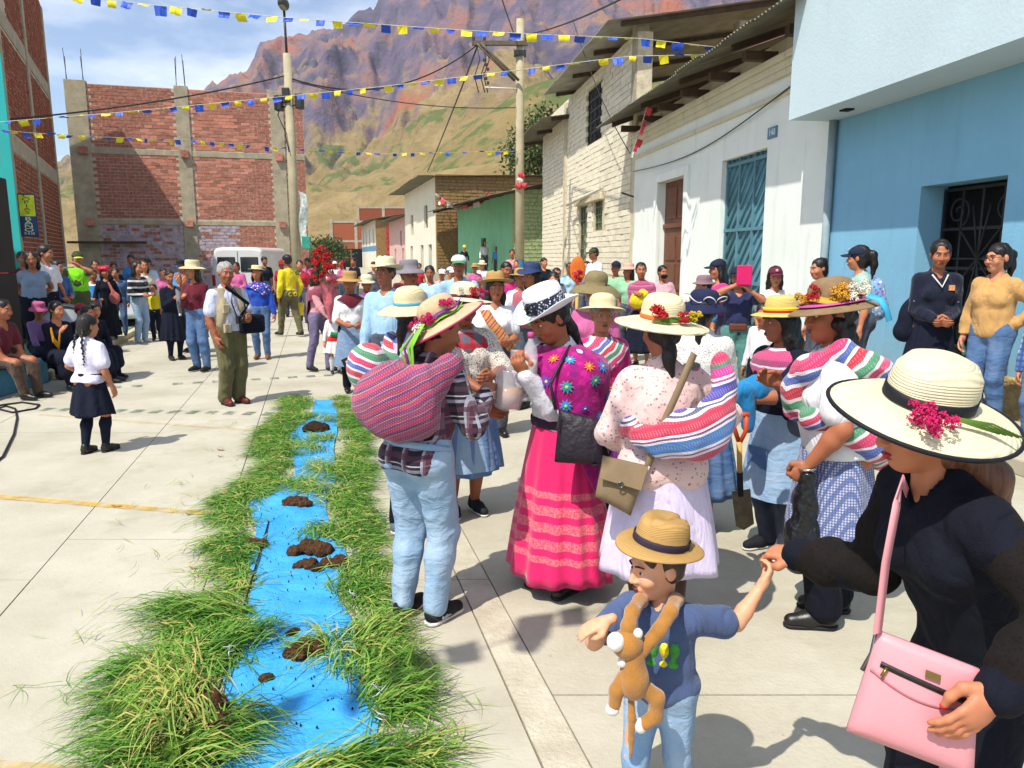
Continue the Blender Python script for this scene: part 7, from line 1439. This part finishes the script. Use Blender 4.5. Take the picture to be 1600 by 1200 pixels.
for x, y, dr_, n, l in ((300, 962, 3.25, 120, .34), (370, 965, 3.2, 120, .34), (385, 1005, .5, 70, .24), (330, 1020, .6, 90, .26), (250, 1060, 3.4, 160, .34), (235, 1110, 3.5, 130, .32), (240, 1170, 3.4, 120, .32), (335, 1142, .05, 90, .3), (470, 1235, .2, 140, .3), (540, 1215, .3, 120, .3), (300, 1190, .3, 160, .3), (580, 1000, .6, 100, .26), (605, 1100, .3, 100, .26)):
    blades(G(x, y), dr_, n, (.16, l), .22, (.02, .09), .05, .02, rng.uniform(.3, .6))
for x, y in ((480, 655), (500, 690), (520, 690), (490, 730), (510, 740), (478, 700), (500, 705), (468, 765), (490, 770), (515, 768), (470, 758), (520, 830), (500, 845), (510, 660), (470, 655), (505, 1010), (540, 1020), (560, 1060)): blades(G(x, y), rng.uniform(0, 6.28), 70, (.1, .24), .8, (.01, .06), .06, .015, rng.uniform(.3, .7))
for k in range(150):                                   # stray stems on the concrete
    py = rng.uniform(650, 1100); x = np.interp(py, ry, gl_)-rng.exponential(60) if rng.rand() < .8 else np.interp(py, ry, gr_)+rng.exponential(30); blades(G(x, py), rng.uniform(0, 6.28), 1 if rng.rand() < .7 else 3, (.08, .22), .6, (.001, .006), .02, .006, .7, .0018)
V = np.concatenate(BV); Q = np.concatenate(BT); me = np_mesh('grass', V, Q); at_ = me.attributes.new('tint', 'FLOAT', 'POINT'); at_.data.foreach_set('value', np.concatenate(TI).astype(np.float32))
gb = NB('cut_grass'); at2 = gb.n('Attribute'); at2.attribute_name = 'tint'; gb.col(gb.ramp(at2.outputs['Fac'], [(0, C('3a6a1c')), (.35, C('5a8c2e')), (.65, C('7fa846')), (.85, C('a5ad58')), (1, C('c0b26a'))])); gb.b.inputs['Subsurface Weight'].default_value = 0; m_grass = gb.fin(.6, .3)
# light passes through thin blades
tr = gb.n('BsdfTranslucent'); gb.l(gb.b.inputs['Base Color'].links[0].from_socket, tr.inputs[0]); ms = gb.n('MixShader'); ms.inputs[0].default_value = .3; gb.l(gb.b.outputs[0], ms.inputs[1]); gb.l(tr.outputs[0], ms.inputs[2]); gb.l(ms.outputs[0], gb.out.inputs[0])
tag(link('grass', me, None, m_grass), 'loose cut green grass strewn along both sides of the blue cloth', 'grass', kind='stuff')
m_soil = M('dark_soil', '33210f', .98, .6, 60, 1., 110, bd=.02); m_soil2 = M('loose_soil', '4f331c', .98, .6, 60, 1., 110, bd=.02); m_moss = M('mossy_turf', '47631a', .98, .4, 25, 1., 70, bd=.02)
def clod(px, py, w_, label, m=m_soil, hgt=.5):
    p = np.array(G(px, py, .012)); S = SDF(); r = random.Random(px)
    for k in range(6): S.ell(p+V3(r.uniform(-.5, .5)*w_, r.uniform(-.4, .4)*w_, w_*hgt*.2), V3(1, 1, .55)*w_*r.uniform(.25, .42), None, .02)
    tag(recenter(link('soil_clod', S.mesh('soil_clod', max(.005, w_*.05), 0, (.10*w_, 4.5/w_, px)), None, m)), label, 'soil', 'soil clods on the blue cloth')
for px, py, w_, lb in ((497, 672, .2, 'grassy brown soil clod near the far end of the cloth'), (484, 862, .17, 'wide brown soil clod in the middle of the cloth'), (472, 886, .10, 'dark round soil clod below the wide one'), (518, 880, .10, 'reddish soil clod next to the grass edge'), (497, 889, .05, 'tiny soil clod between two larger ones'), (455, 991, .055, 'small dark soil clod alone on bare cloth'), (480, 1016, .13, 'dark soil clod with grass root attached'), (416, 1060, .035, 'pebble sized soil clod on the wide part of the cloth'), (398, 852, .1, 'soil clod lying in the grass beside the cloth'), (466, 788, .14, 'mossy soil clod at the narrow neck of the cloth')): clod(px, py, w_, lb, m_soil if px % 2 else m_soil2)
crm = MB(); rr_ = random.Random(3)
for k in range(260):
    py = rr_.uniform(640, 1150); x = rr_.uniform(np.interp(py, ry, cl_), np.interp(py, ry, cr_2)); p = G(x, py); r_ = rr_.uniform(.0015, .0055); p.z = .02
    crm.add([p+Vector((r_, 0, 0)), p+Vector((-r_*.6, r_, 0)), p+Vector((-r_*.6, -r_, 0)), p+Vector((0, 0, r_*1.2)), p-Vector((0, 0, .012))], [(0, 1, 3), (1, 2, 3), (2, 0, 3), (1, 0, 4), (2, 1, 4), (0, 2, 4)])
tag(crm.build('soil_crumbs', m_soil), 'scattered dark soil crumbs on the blue cloth', 'soil', kind='stuff')
sod = empty('sod_clump', G(285, 1140), 0, 'large overturned turf sod with dark soil and moss at the cloth corner', 'turf'); s0_ = np.array(sod.location)
def sodp(px, py, z): return np.array(G(px, py, z))-s0_
S = SDF(); S.ell(sodp(330, 1110, .08), (.065, .06, .06), None, .02).ell(sodp(345, 1135, .06), (.05, .06, .05), None, .02).ell(sodp(318, 1090, .09), (.04, .05, .05), None, .02); link('soil', S.mesh('soil', .007, 0, (.016, 25, 3)), sod, m_soil2)
S = SDF(); S.ell(sodp(300, 1105, .07), (.045, .08, .06), None, .03).ell(sodp(285, 1165, .05), (.06, .08, .045), None, .03); link('moss', S.mesh('moss', .006, 0, (.024, 45, 7)), sod, m_moss)
o0 = len(BV); BV, BT, TI = [], [], []
for k in range(26): x, y = 285+rng.normal(0, 25), 1130+rng.normal(0, 28); q = G(x, y); blades(q, rng.uniform(2.4, 4.4), 30, (.08, .22), .7, (.03, .12), .03, .08, .75)
V = np.concatenate(BV)-s0_; me = np_mesh('blades', V, np.concatenate(BT)); at_ = me.attributes.new('tint', 'FLOAT', 'POINT'); at_.data.foreach_set('value', np.concatenate(TI).astype(np.float32)); tag(link('blades', me, sod, m_grass), kind='stuff')
MB().tube([G(420, 815, .02), G(395, 900, .03), G(370, 985, .04), G(343, 1075, .03), G(320, 1110, .02)], .005, 6).build('black_cord', rubber); tag(bpy.data.objects['black_cord'], 'thin black cord lying in the grass along the cloth edge', 'cord')
wst = M('white_string', 'cfd2d8', .8)
for i, (x, y, lb) in enumerate(((545, 860, 'white string knot in the grass by the grey sneakers'), (552, 925, 'white string knot in the grass by the reddish soil clod'), (590, 1075, 'white string knot on the right grass band'), (598, 1120, 'white string knot beside the twisted grass'), (600, 1165, 'white string knot at the lower grass band'), (360, 1015, 'white string knot in the left grass band'))):
    c = np.array(G(x, y, .07)); r = random.Random(i); o = MB().tube([tuple(c+V3(r.uniform(-.04, .04), r.uniform(-.04, .04), r.uniform(-.03, .02))*.8) for k in range(7)], .0018, 5).build('string_knot', wst); tag(recenter(o), lb, 'string')
# leaves and pebbles on the square
m_leaf = M('dry_leaf', '9a6a3a', .9, .3)
for i, (x, y, lb) in enumerate(((345, 702, 'curled brown leaf on the concrete near the grass'), (182, 790, 'curled brown leaf lying on the yellow line'), (302, 886, 'small brown leaf on the concrete beside the grass'), (344, 712, 'second curled brown leaf next to the first'), (295, 802, 'flat brown leaf at the end of the yellow line'))):
    p = G(x, y, .012); r = .025 if i < 2 else .016; V = [p+Vector((r*math.cos(t)*1.5, r*math.sin(t)*.7, .008*math.cos(2*t))) for t in np.linspace(0, 6.28, 9)[:-1]]+[p+Vector((0, 0, -.006))]; tag(recenter(MB().add(V, [(k, (k+1) % 8, 8) for k in range(8)]).build('dry_leaf', m_leaf)), lb, 'leaf')
# ================================================================= loudspeaker, cable, drum
e = empty('loudspeaker', PY(-27, 400, 9.6), rad(12), 'tall black loudspeaker stack on the low blue wall', 'loudspeaker'); e.location.z = .345; mb_ = M('black_speaker_paint', '0e0f14', .6, .15)
for k in range(2):
    c_ = boxo('cabinet', mb_, e, (-.62, -.3, k*1.2), (.25, .3, k*1.2+1.18), .02); boxo('front_grille', M('speaker_grille', '17181d', .8, .3, 60), c_, (-.58, -.315, k*1.2+.05), (.21, -.295, k*1.2+1.12))
pts = [G(-20, 735), G(5, 715), G(22, 680), G(27, 655), G(24, 640), G(10, 636), G(-5, 640), G(20, 646), G(55, 640), G(62, 634), G(35, 630), G(5, 634), G(-30, 640)]; tag(recenter(MB().tube([p+Vector((0, 0, .012)) for p in pts], .011, 6).build('power_cable', M('dark_cable', '1c1820', .6))), 'dark power cable coiled on the concrete by the blue wall', 'cable')
dr = empty('bass_drum', P2W(Person, (0, 0, 0)) if False else PY(100, 470, 12.4), 0, 'large grey bass drum with pale skin standing among the schoolchildren', 'drum'); dr.location = Vector((PY(98, 470, 12.4).x, 12.4, SW+.42)); dr.rotation_euler = (rad(90), 0, rad(28))
MB().lathe([(.4, -.2), (.4, .2)], 40, caps=False).build('shell', M('silver_shell', '55585f', .35, .2, metal=.5), dr)
for z_ in (-.2, .2): MB().lathe([(.001, z_), (.39, z_+.004*np.sign(z_)), (.001, z_+.006*np.sign(z_))], 40, caps=False).build('drum_head', M('drum_skin', '8f9498', .5, .1), dr); MB().tube([(.405*math.cos(t), .405*math.sin(t), z_) for t in np.linspace(0, 6.283, 41)], .018, 6, False).build('hoop', M('steel', '777777', .3, .1, metal=.9), dr)
e = empty('added_shade_canopy', (-10.2, 10.6, 0), 0, 'unseen cloth roof on tall poles, added to shade the left crowd', 'added_shade_canopy')  # added outside the left edge of view, only to shade the left crowd
cp = [(2.9, -3.0), (.7, 3.0), (-2.8, 3.0), (-.8, -3.0)]
MB().add([(x_, y_, 4.0) for x_, y_ in cp]+[(0, 0, 4.5)]+[(x_, y_, 3.97) for x_, y_ in cp], [(0, 1, 4), (1, 2, 4), (2, 3, 4), (3, 0, 4), (0, 5, 6, 1), (1, 6, 7, 2), (2, 7, 8, 3), (3, 8, 5, 0)]).build('added_shade_sheet', m_tarp, e)
for x_, y_ in cp: MB().tube([(x_*.97, y_*.97, -.01), (x_*.97, y_*.97, 4.0)], .03, 8).build('added_shade_pole', MATS['steel'], e)
# ================================================================= van and car
m_vw = M('white_car_paint', 'cfd0d0', .25, .02, 2, 0, spec=.5); m_tyre = M('tyre', '17171a', .85); m_tail = M('tail_light', '8a1414', .3, .1, spec=.6); m_rim = M('rim_grey', '6d7076', .35, .1, metal=.6)
def loft_body(parent, name, secs, mat):
    """secs: (y, half width bottom, half width top, z bottom, z shoulder, z top) sections front to back"""
    V = []; n = 14
    for y, wb, wt, z0_, zs, zt_ in secs:
        pr_ = [(-wb*.9, z0_), (-wb, z0_+.08), (-wb, (z0_+zs)/2), (-wb*.99, zs), (-wt, zt_-.12), (-wt*.9, zt_-.03), (-wt*.6, zt_)]; pr_ += [(-x, z) for x, z in pr_[::-1]]; V += [(x, y, z) for x, z in pr_]
    Fc = [(i*n+k, i*n+(k+1) % n, (i+1)*n+(k+1) % n, (i+1)*n+k) for i in range(len(secs)-1) for k in range(n)]+[tuple(range(n))[::-1], tuple((len(secs)-1)*n+k for k in range(n))]
    return MB().add(V, Fc).build(name, mat, parent, .05)
def wheel(parent, x, y, r=.34):
    mt = Matrix.Translation((x, y, r)) @ Matrix.Rotation(rad(90), 4, 'Y'); w_ = MB().lathe([(r*.62, -.1), (r*.95, -.1), (r, -.06), (r, .06), (r*.95, .1), (r*.62, .1)], 28, mtx=mt, caps=False).build('wheel', m_tyre, parent); MB().lathe([(.001, -.07), (r*.6, -.08), (r*.64, -.05), (r*.64, .05), (r*.6, .08), (.001, .07)], 24, mtx=mt, caps=False).build('rim', m_rim, w_)
van = empty('van', PY(371, 400, 24.5), rad(4), 'white panel van parked in front of the brick building', 'van'); van.location.z = 0
bd_ = loft_body(van, 'body', [(0, .84, .72, .45, 1.15, 1.98), (.12, .88, .76, .35, 1.15, 2.03), (3.4, .88, .76, .35, 1.15, 2.03), (3.9, .87, .66, .35, 1.1, 1.75), (4.6, .8, .6, .38, .9, 1.05)], m_vw)
for s_ in (-1, 1):
    boxo('rear_window', m_glass, van, (s_*.36-.28, -.025, 1.25), (s_*.36+.28, .02, 1.72), .02); boxo('tail_light', m_tail, van, (s_*.78-.05, -.03, .8), (s_*.78+.05, .05, 1.15), .015)
    for y in (.8, 3.6): wheel(van, s_*.8, y, .33)
boxo('bumper', M('bumper_grey', '45474a', .6), van, (-.85, -.1, .38), (.85, .05, .55), .03); boxo('door_seam', m_dark, van, (-.006, -.012, .6), (.006, .01, 1.9)); boxo('number_plate', wsole, van, (-.22, -.115, .62), (.22, -.03, .74))
car = empty('car', PY(226, 400, 18.4), rad(97), 'white car parked behind the woman in striped knit', 'car'); car.location.z = 0
loft_body(car, 'body', [(-.3, .7, .6, .45, .7, .74), (-.1, .84, .72, .32, .78, .86), (.9, .87, .74, .25, .86, .98), (1.9, .88, .76, .25, .9, 1.04), (3.6, .88, .74, .25, .92, 1.06), (4.1, .84, .7, .32, .9, 1.0), (4.25, .75, .6, .45, .8, .86)], m_vw)
loft_body(car, 'cabin', [(1.2, .74, .6, .85, .92, 1.0), (1.75, .76, .6, .85, 1.05, 1.44), (3.1, .76, .6, .85, 1.05, 1.46), (3.85, .72, .58, .85, .95, 1.02)], m_glass); boxo('roof', m_vw, car, (-.6, 1.8, 1.42), (.6, 3.1, 1.49), .03)
for s_ in (-1, 1):
    for y in (.75, 3.35): wheel(car, s_*.82, y, .33)
    boxo('headlight', M('lamp_glass', 'b8bcc0', .1, .05, spec=.8), car, (s_*.62-.14, -.2, .62), (s_*.62+.14, .1, .74), .03)
# ================================================================= poles, lamps, cables
m_pole = M('pole_concrete', 'a69c80', .9, .15, 3, .4, 25); m_pblue = M('pole_blue_band', '3a78a8', .8)
def pole(px, Y, h, r0, r1, label, band, nm='utility_pole'):
    b_ = PY(px, 400, Y); b_.z = 0; e = empty(nm, b_, 0, label, 'pole'); MB().tube([(0, 0, -.01), (0, 0, h*.5), (0, 0, h)], [r0, (r0+r1)/2, r1], 16).build('shaft', m_pole, e)
    MB().tube([(0, 0, band[0]), (0, 0, band[1])], r0*.995+.004, 16, False).build('painted_band', m_pblue, e); return e, b_
lp, lb0 = pole(463, 22, PY(447, 84, 22).z, .16, .105, 'concrete lamp post with insulator brackets beside the brick building', (.9, 1.3), 'lamp_post')
hL = PY(447, 84, 22).z; MB().tube([(0, 0, hL-.3), (-.02, 0, PY(447, 12, 22).z)], .035, 8).build('lamp_mast', m_iron, lp)
lz = PY(447, 8, 22).z; S = SDF(); S.ell((-.0, -.1, lz), (.14, .28, .16)); lh = link('lamp_head', S.mesh('lamp_head', .03), lp, M('lamp_grey', '3f4440', .5)); link('lamp_glass', SDF().ell((0, -.14, lz-.08), (.1, .2, .1)).mesh('lamp_glass', .03), lh, M('lamp_lens', '7a7a50', .2, .2, spec=.6))
for dx_, dz_ in ((-.28, 5.95), (.3, 6.0), (-.05, 6.15)): boxo('junction_box', m_iron, lp, (dx_-.1, -.16, dz_-.22), (dx_+.1, .1, dz_+.18), .02)
MB().tube([(-.35, -.05, 5.8), (.35, -.05, 5.9)], .025, 6).build('bracket', m_iron, lp); MB().tube([(-.15, -.05, 6.1), (-.3, -.1, 5.6), (-.12, -.15, 5.2), (-.02, -.17, 4.6)], .015, 5).build('loose_wire', m_iron, lp)
m_ban = M('printed_banner', 'a8b4b0', .8, .4, 12); bn_ = MB(); V = []
for i in range(9):
    for j in range(4): V.append((.2+.07*j+.04*math.sin(i*.9), -.2+.05*math.sin(i*1.3+j), 3.55-.19*i-.03*j*(i < 3)))
bn_.add(V, [(i*4+j, i*4+j+1, (i+1)*4+j+1, (i+1)*4+j) for i in range(8) for j in range(3)], True).build('banner', m_ban, lp); boxo('banner_emblem', M('green_emblem', '2f8a78', .7), lp, (.26, -.31, 1.95), (.5, -.28, 2.3), .04)
rp, rb0 = pole(812, 26, PY(808, 30, 26).z, .165, .12, 'tall concrete utility pole with wooden cross arm in front of the green house', (1.0, 1.6))
z1 = PY(800, 70, 26).z; mb2 = M('weathered_arm', '5a5244', .85, .25)
boxo('cross_arm', mb2, rp, (-1.55, -.2, z1-.06), (.25, -.08, z1+.08), .01)
for dx_ in (-.05, .08): MB().tube([(-1.35+dx_, -.2-dx_*.5, z1), (-.12+dx_, -.2-dx_*.5, z1-1.15)], .045, 6).build('brace', mb2, rp)
for x in (-1.5, -1.15, -.3, .2): MB().lathe([(.02, 0), (.055, .03), (.035, .08), (.055, .12), (.02, .17)], 12, c=(x, -.14, z1+.06)).build('insulator', M('brown_ceramic', '4a2f22', .35), rp)
for x in (-1.4, -1.1, -1.2):
    b = MB().tube([(x, -.14, z1-.05), (x+.1, -.16, z1-.5), (x-.08, -.15, z1-1.0), (x+.05, -.1, z1-1.5)], .018, 5).build('drop_wire', m_iron, rp)
for k in range(6): boxo('clamp', m_iron, rp, (-.9+.06*(k % 3)-.3, -.2, z1-.55-.14*k), (-.82+.06*(k % 3)-.3, -.1, z1-.47-.14*k))
boxo('bracket', m_iron, rp, (-.2, -.2, z1-.35), (.2, .15, z1-.2)); za = PY(790, 140, 26).z; MB().tube([(-.1, -.1, za), (-1.15, -.15, za+.04)], .028, 6).build('lamp_arm', M('white_tube', 'c9c4b0', .5), rp)
for k, cc in enumerate(('b83a44', 'd0c4b8', 'b83a44', 'b83a44')):
    S = SDF(); S.ell((-.05+.06*k, -.18, 4.05+.17*(k % 3)), (.12, .07, .1), None, .02); link('tied_ribbon', S.mesh('tied_ribbon', .025, 0, (.03, 9, k)), rp, M('ribbon_'+cc, cc, .7))
def wire(label, pts, r=.018, sag=0.):
    P = [PY(*p) for p in pts]
    if len(P) == 2: P = [P[0].lerp(P[1], t)-Vector((0, 0, sag*4*t*(1-t))) for t in np.linspace(0, 1, 18)]
    o = MB().tube(P, r, 5).build('overhead_cable', m_iron); tag(recenter(o), label, 'cable')
wire('black cable running from the corner building to the lamp post', [(-30, 190, 17), (447, 118, 22)], .02, .15); wire('black cable sagging from the lamp post to the cross arm', [(452, 122, 22), (746, 70, 25.9)], .022, .75); wire('thin cable from the lamp post to the utility pole shaft', [(455, 126, 22), (806, 168, 25.9)], .014, .25)
wire('taut stay cable from the cross arm down to the adobe house roof', [(746, 72, 25.9), (668, 268, 47.5)], .03, .1); wire('thick twisted cable from the pole top towards the white house', [(822, 54, 25.9), (1010, -22, 14.5)], .022, .12); wire('service cable rising from the pole top out of view', [(806, 60, 25.9), (772, -40, 17)], .018, .05); wire('thin cable hanging from the tin eaves to the white house corner', [(895, 30, 24), (985, 240, 19)], .012, .3)
# ================================================================= bunting
FL = []
m_fb, m_fy = M('blue_plastic_flag', '1f49b0', .5, .12, 8, .2, 20), M('yellow_plastic_flag', 'd6c814', .5, .08, 8, .2, 20); m_fr, m_fw = M('red_plastic_flag', 'b3303a', .6, .1), M('white_plastic_flag', 'cfc8c4', .6, .1)
def flag_mesh(sd_, m):
    r = np.random.RandomState(sd_); n = 5; V = []; c = r.uniform(-1.2, 1.2); ln = r.uniform(.75, 1.05)
    for j in range(n+1):
        for i in range(n+1):
            t = j/n; a = c*t*1.1; V.append((i/n-.5+.06*t*math.sin(3*i+sd_), .22*math.sin(a)*ln*2*t+.05*math.sin(i*1.7+sd_)*t, -t*ln*math.cos(a*.8)*.85))
    me = bpy.data.meshes.new('flag'); me.from_pydata(V, [], [(j*(n+1)+i, j*(n+1)+i+1, (j+1)*(n+1)+i+1, (j+1)*(n+1)+i) for j in range(n) for i in range(n)]); me.materials.append(m); return me
FM = {m.name: [flag_mesh(k*7+i, m) for k in range(5)] for i, m in enumerate((m_fb, m_fy, m_fr, m_fw))}
m_cordw = M('flag_cord', 'b8b8a8', .7)
def bunting(label, P, n, size, cols=(m_fy, m_fb), sag=.0, fill=.62, group=None, yaw=0.):
    P = [Vector(p) for p in P]; L = [0]
    for i in range(len(P)-1): L.append(L[-1]+(P[i+1]-P[i]).length)
    def at(t):
        d = t*L[-1]; i = max(0, min(len(P)-2, int(np.searchsorted(L, d)-1))); f = (d-L[i])/(L[i+1]-L[i]); return P[i].lerp(P[i+1], f)-Vector((0, 0, sag*4*t*(1-t)))
    root = empty('bunting', at(0), 0, label, 'bunting', group); o0_ = at(0); MB().tube([at(t)-o0_ for t in np.linspace(0, 1, 50)], .006, 5).build('cord', m_cordw, root); st = L[-1]/n
    for k in range(n):
        t = (k+.5)/n; p = at(t); d = at(min(1, t+.005))-at(max(0, t-.005)); o = bpy.data.objects.new('flag', random.choice(FM[cols[k % len(cols)].name])); COL.objects.link(o); o.parent = root; o.location = p-o0_; s_ = size*random.uniform(.75, 1.15)
        o.scale = (s_, s_*1.1, s_*random.uniform(.75, 1.05)); o.rotation_euler = (random.uniform(-1.1, 1.2), -math.atan2(d.z, math.hypot(d.x, d.y))+random.uniform(-.12, .12), math.atan2(d.y, d.x)+yaw+random.uniform(-.3, .3))
R1 = PY(1122, 74, 14.6)
bunting('highest string of yellow and blue flags ending at the tin eaves', [PY(60, -12, 14.8), PY(240, 8, 14.8), PY(450, 28, 14.7), PY(720, 47, 14.7), PY(850, 54, 14.6), PY(1000, 60, 14.6), R1], 42, .2)
bunting('second string of yellow and blue flags rising from the corner building to the tin eaves', [PY(-20, 192, 16.5), PY(160, 178, 16.8), PY(300, 165, 16.9), PY(450, 150, 16.9), PY(600, 135, 16.4), PY(820, 108, 15.6), PY(980, 88, 15), R1-Vector((0, 0, .12))], 54, .175)
bunting('lowest string of small yellow and blue flags ending at the utility pole', [PY(-20, 200, 14), PY(40, 207, 15), PY(160, 214, 17), PY(300, 219, 20), PY(450, 232, 22.5), PY(600, 240, 24), PY(808, 236, 25.85)], 58, .165)
bunting('red and white flags hanging at the corner of the white house', [PY(1010, 168, 17.5), PY(1000, 205, 17.8), PY(985, 246, 18)], 8, .17, (m_fr, m_fw, m_fr))
bunting('red and white flags draped along the porch roof of the green house', [PY(678, 300, 43), PY(700, 316, 41), PY(725, 321, 40), PY(748, 314, 40), PY(762, 300, 40)], 16, .42, (m_fr, m_fw, m_fr), .0)
A_, B_ = G(705, 1030), G(910, 962); off = SUN_TO*(4.6/math.tan(SUN_EL))+Vector((0, 0, 4.6)); dA = (B_-A_)
bunting('string of flags stretched overhead that throws small shadows on the concrete', [A_-dA*1.6+off, A_+off, B_+off, B_+dA*1.0+off], 13, .24, yaw=.95)
# ================================================================= trees and bushes
m_lf = M('olive_leaf', '44521f', .7, .4, 3); 
def tree(name, label, base, trunk_h, crown_c, crown_r, n, leaf=.16, seed=1, cat='tree'):
    e = empty(name, base, 0, label, cat); r = np.random.RandomState(seed); cc = np.array(crown_c); tk = MB(); tk.tube([(0, 0, -.05), (.05, 0, trunk_h*.6), (0, .05, trunk_h)], [.16, .12, .08], 8); tk.build('trunk', m_wood, e)
    b = MB()
    for k in range(9): d = nrm(r.normal(size=3)+V3(0, 0, .6)); b.tube([(0, 0, trunk_h*.8), tuple(cc*.5+V3(0, 0, trunk_h*.4)+d*.3), tuple(cc+d*np.array(crown_r)*.8)], [.07, .05, .015], 5, False)
    b.build('limbs', m_wood, e)
    cl_ = [cc+nrm(r.normal(size=3))*np.array(crown_r)*r.uniform(.3, .95) for k in range(34)]; P_ = np.concatenate([c+r.normal(0, 1, (n//34, 3))*np.array(crown_r)*.2 for c in cl_]); m = len(P_)
    u = r.normal(size=(m, 3)); u /= np.linalg.norm(u, axis=1)[:, None]; w_ = np.cross(u, r.normal(size=(m, 3))); w_ /= np.linalg.norm(w_, axis=1)[:, None]; s_ = leaf*r.uniform(.6, 1.2, (m, 1)); V = np.stack([P_-u*s_, P_+w_*s_*.4, P_+u*s_, P_-w_*s_*.4], 1).reshape(-1, 3); tag(link('crown', np_mesh('crown', V, np.arange(4*m).reshape(-1, 4), False), e, m_lf), kind='stuff')
b_ = PY(842, 400, 60); b_.z = 0; tree('tree', 'dark green tree rising behind the green house', b_, 6, (0, 0, PY(842, 235, 60).z), (3.2, 2.5, 3.0), 5200, .22, 3)
b_ = PY(505, 400, 92); b_.z = 0; tree('bush', 'rounded green bush at the end of the far street', b_, 1.2, (0, 0, 1.9), (3.2, 2.5, 1.9), 2600, .25, 5, 'bush')
# ================================================================= air
hz = NB('valley_haze'); hz.t.nodes.remove(hz.b); pv_ = hz.n('VolumePrincipled'); pv_.inputs['Color'].default_value = (.82, .87, 1, 1); pv_.inputs['Density'].default_value = .0003; pv_.inputs['Anisotropy'].default_value = .2
hz.l(pv_.outputs[0], hz.out.inputs['Volume']); tag(MB().box((-900, -80, -4), (1400, 860, 345)).build('haze', hz.m), kind='stuff')
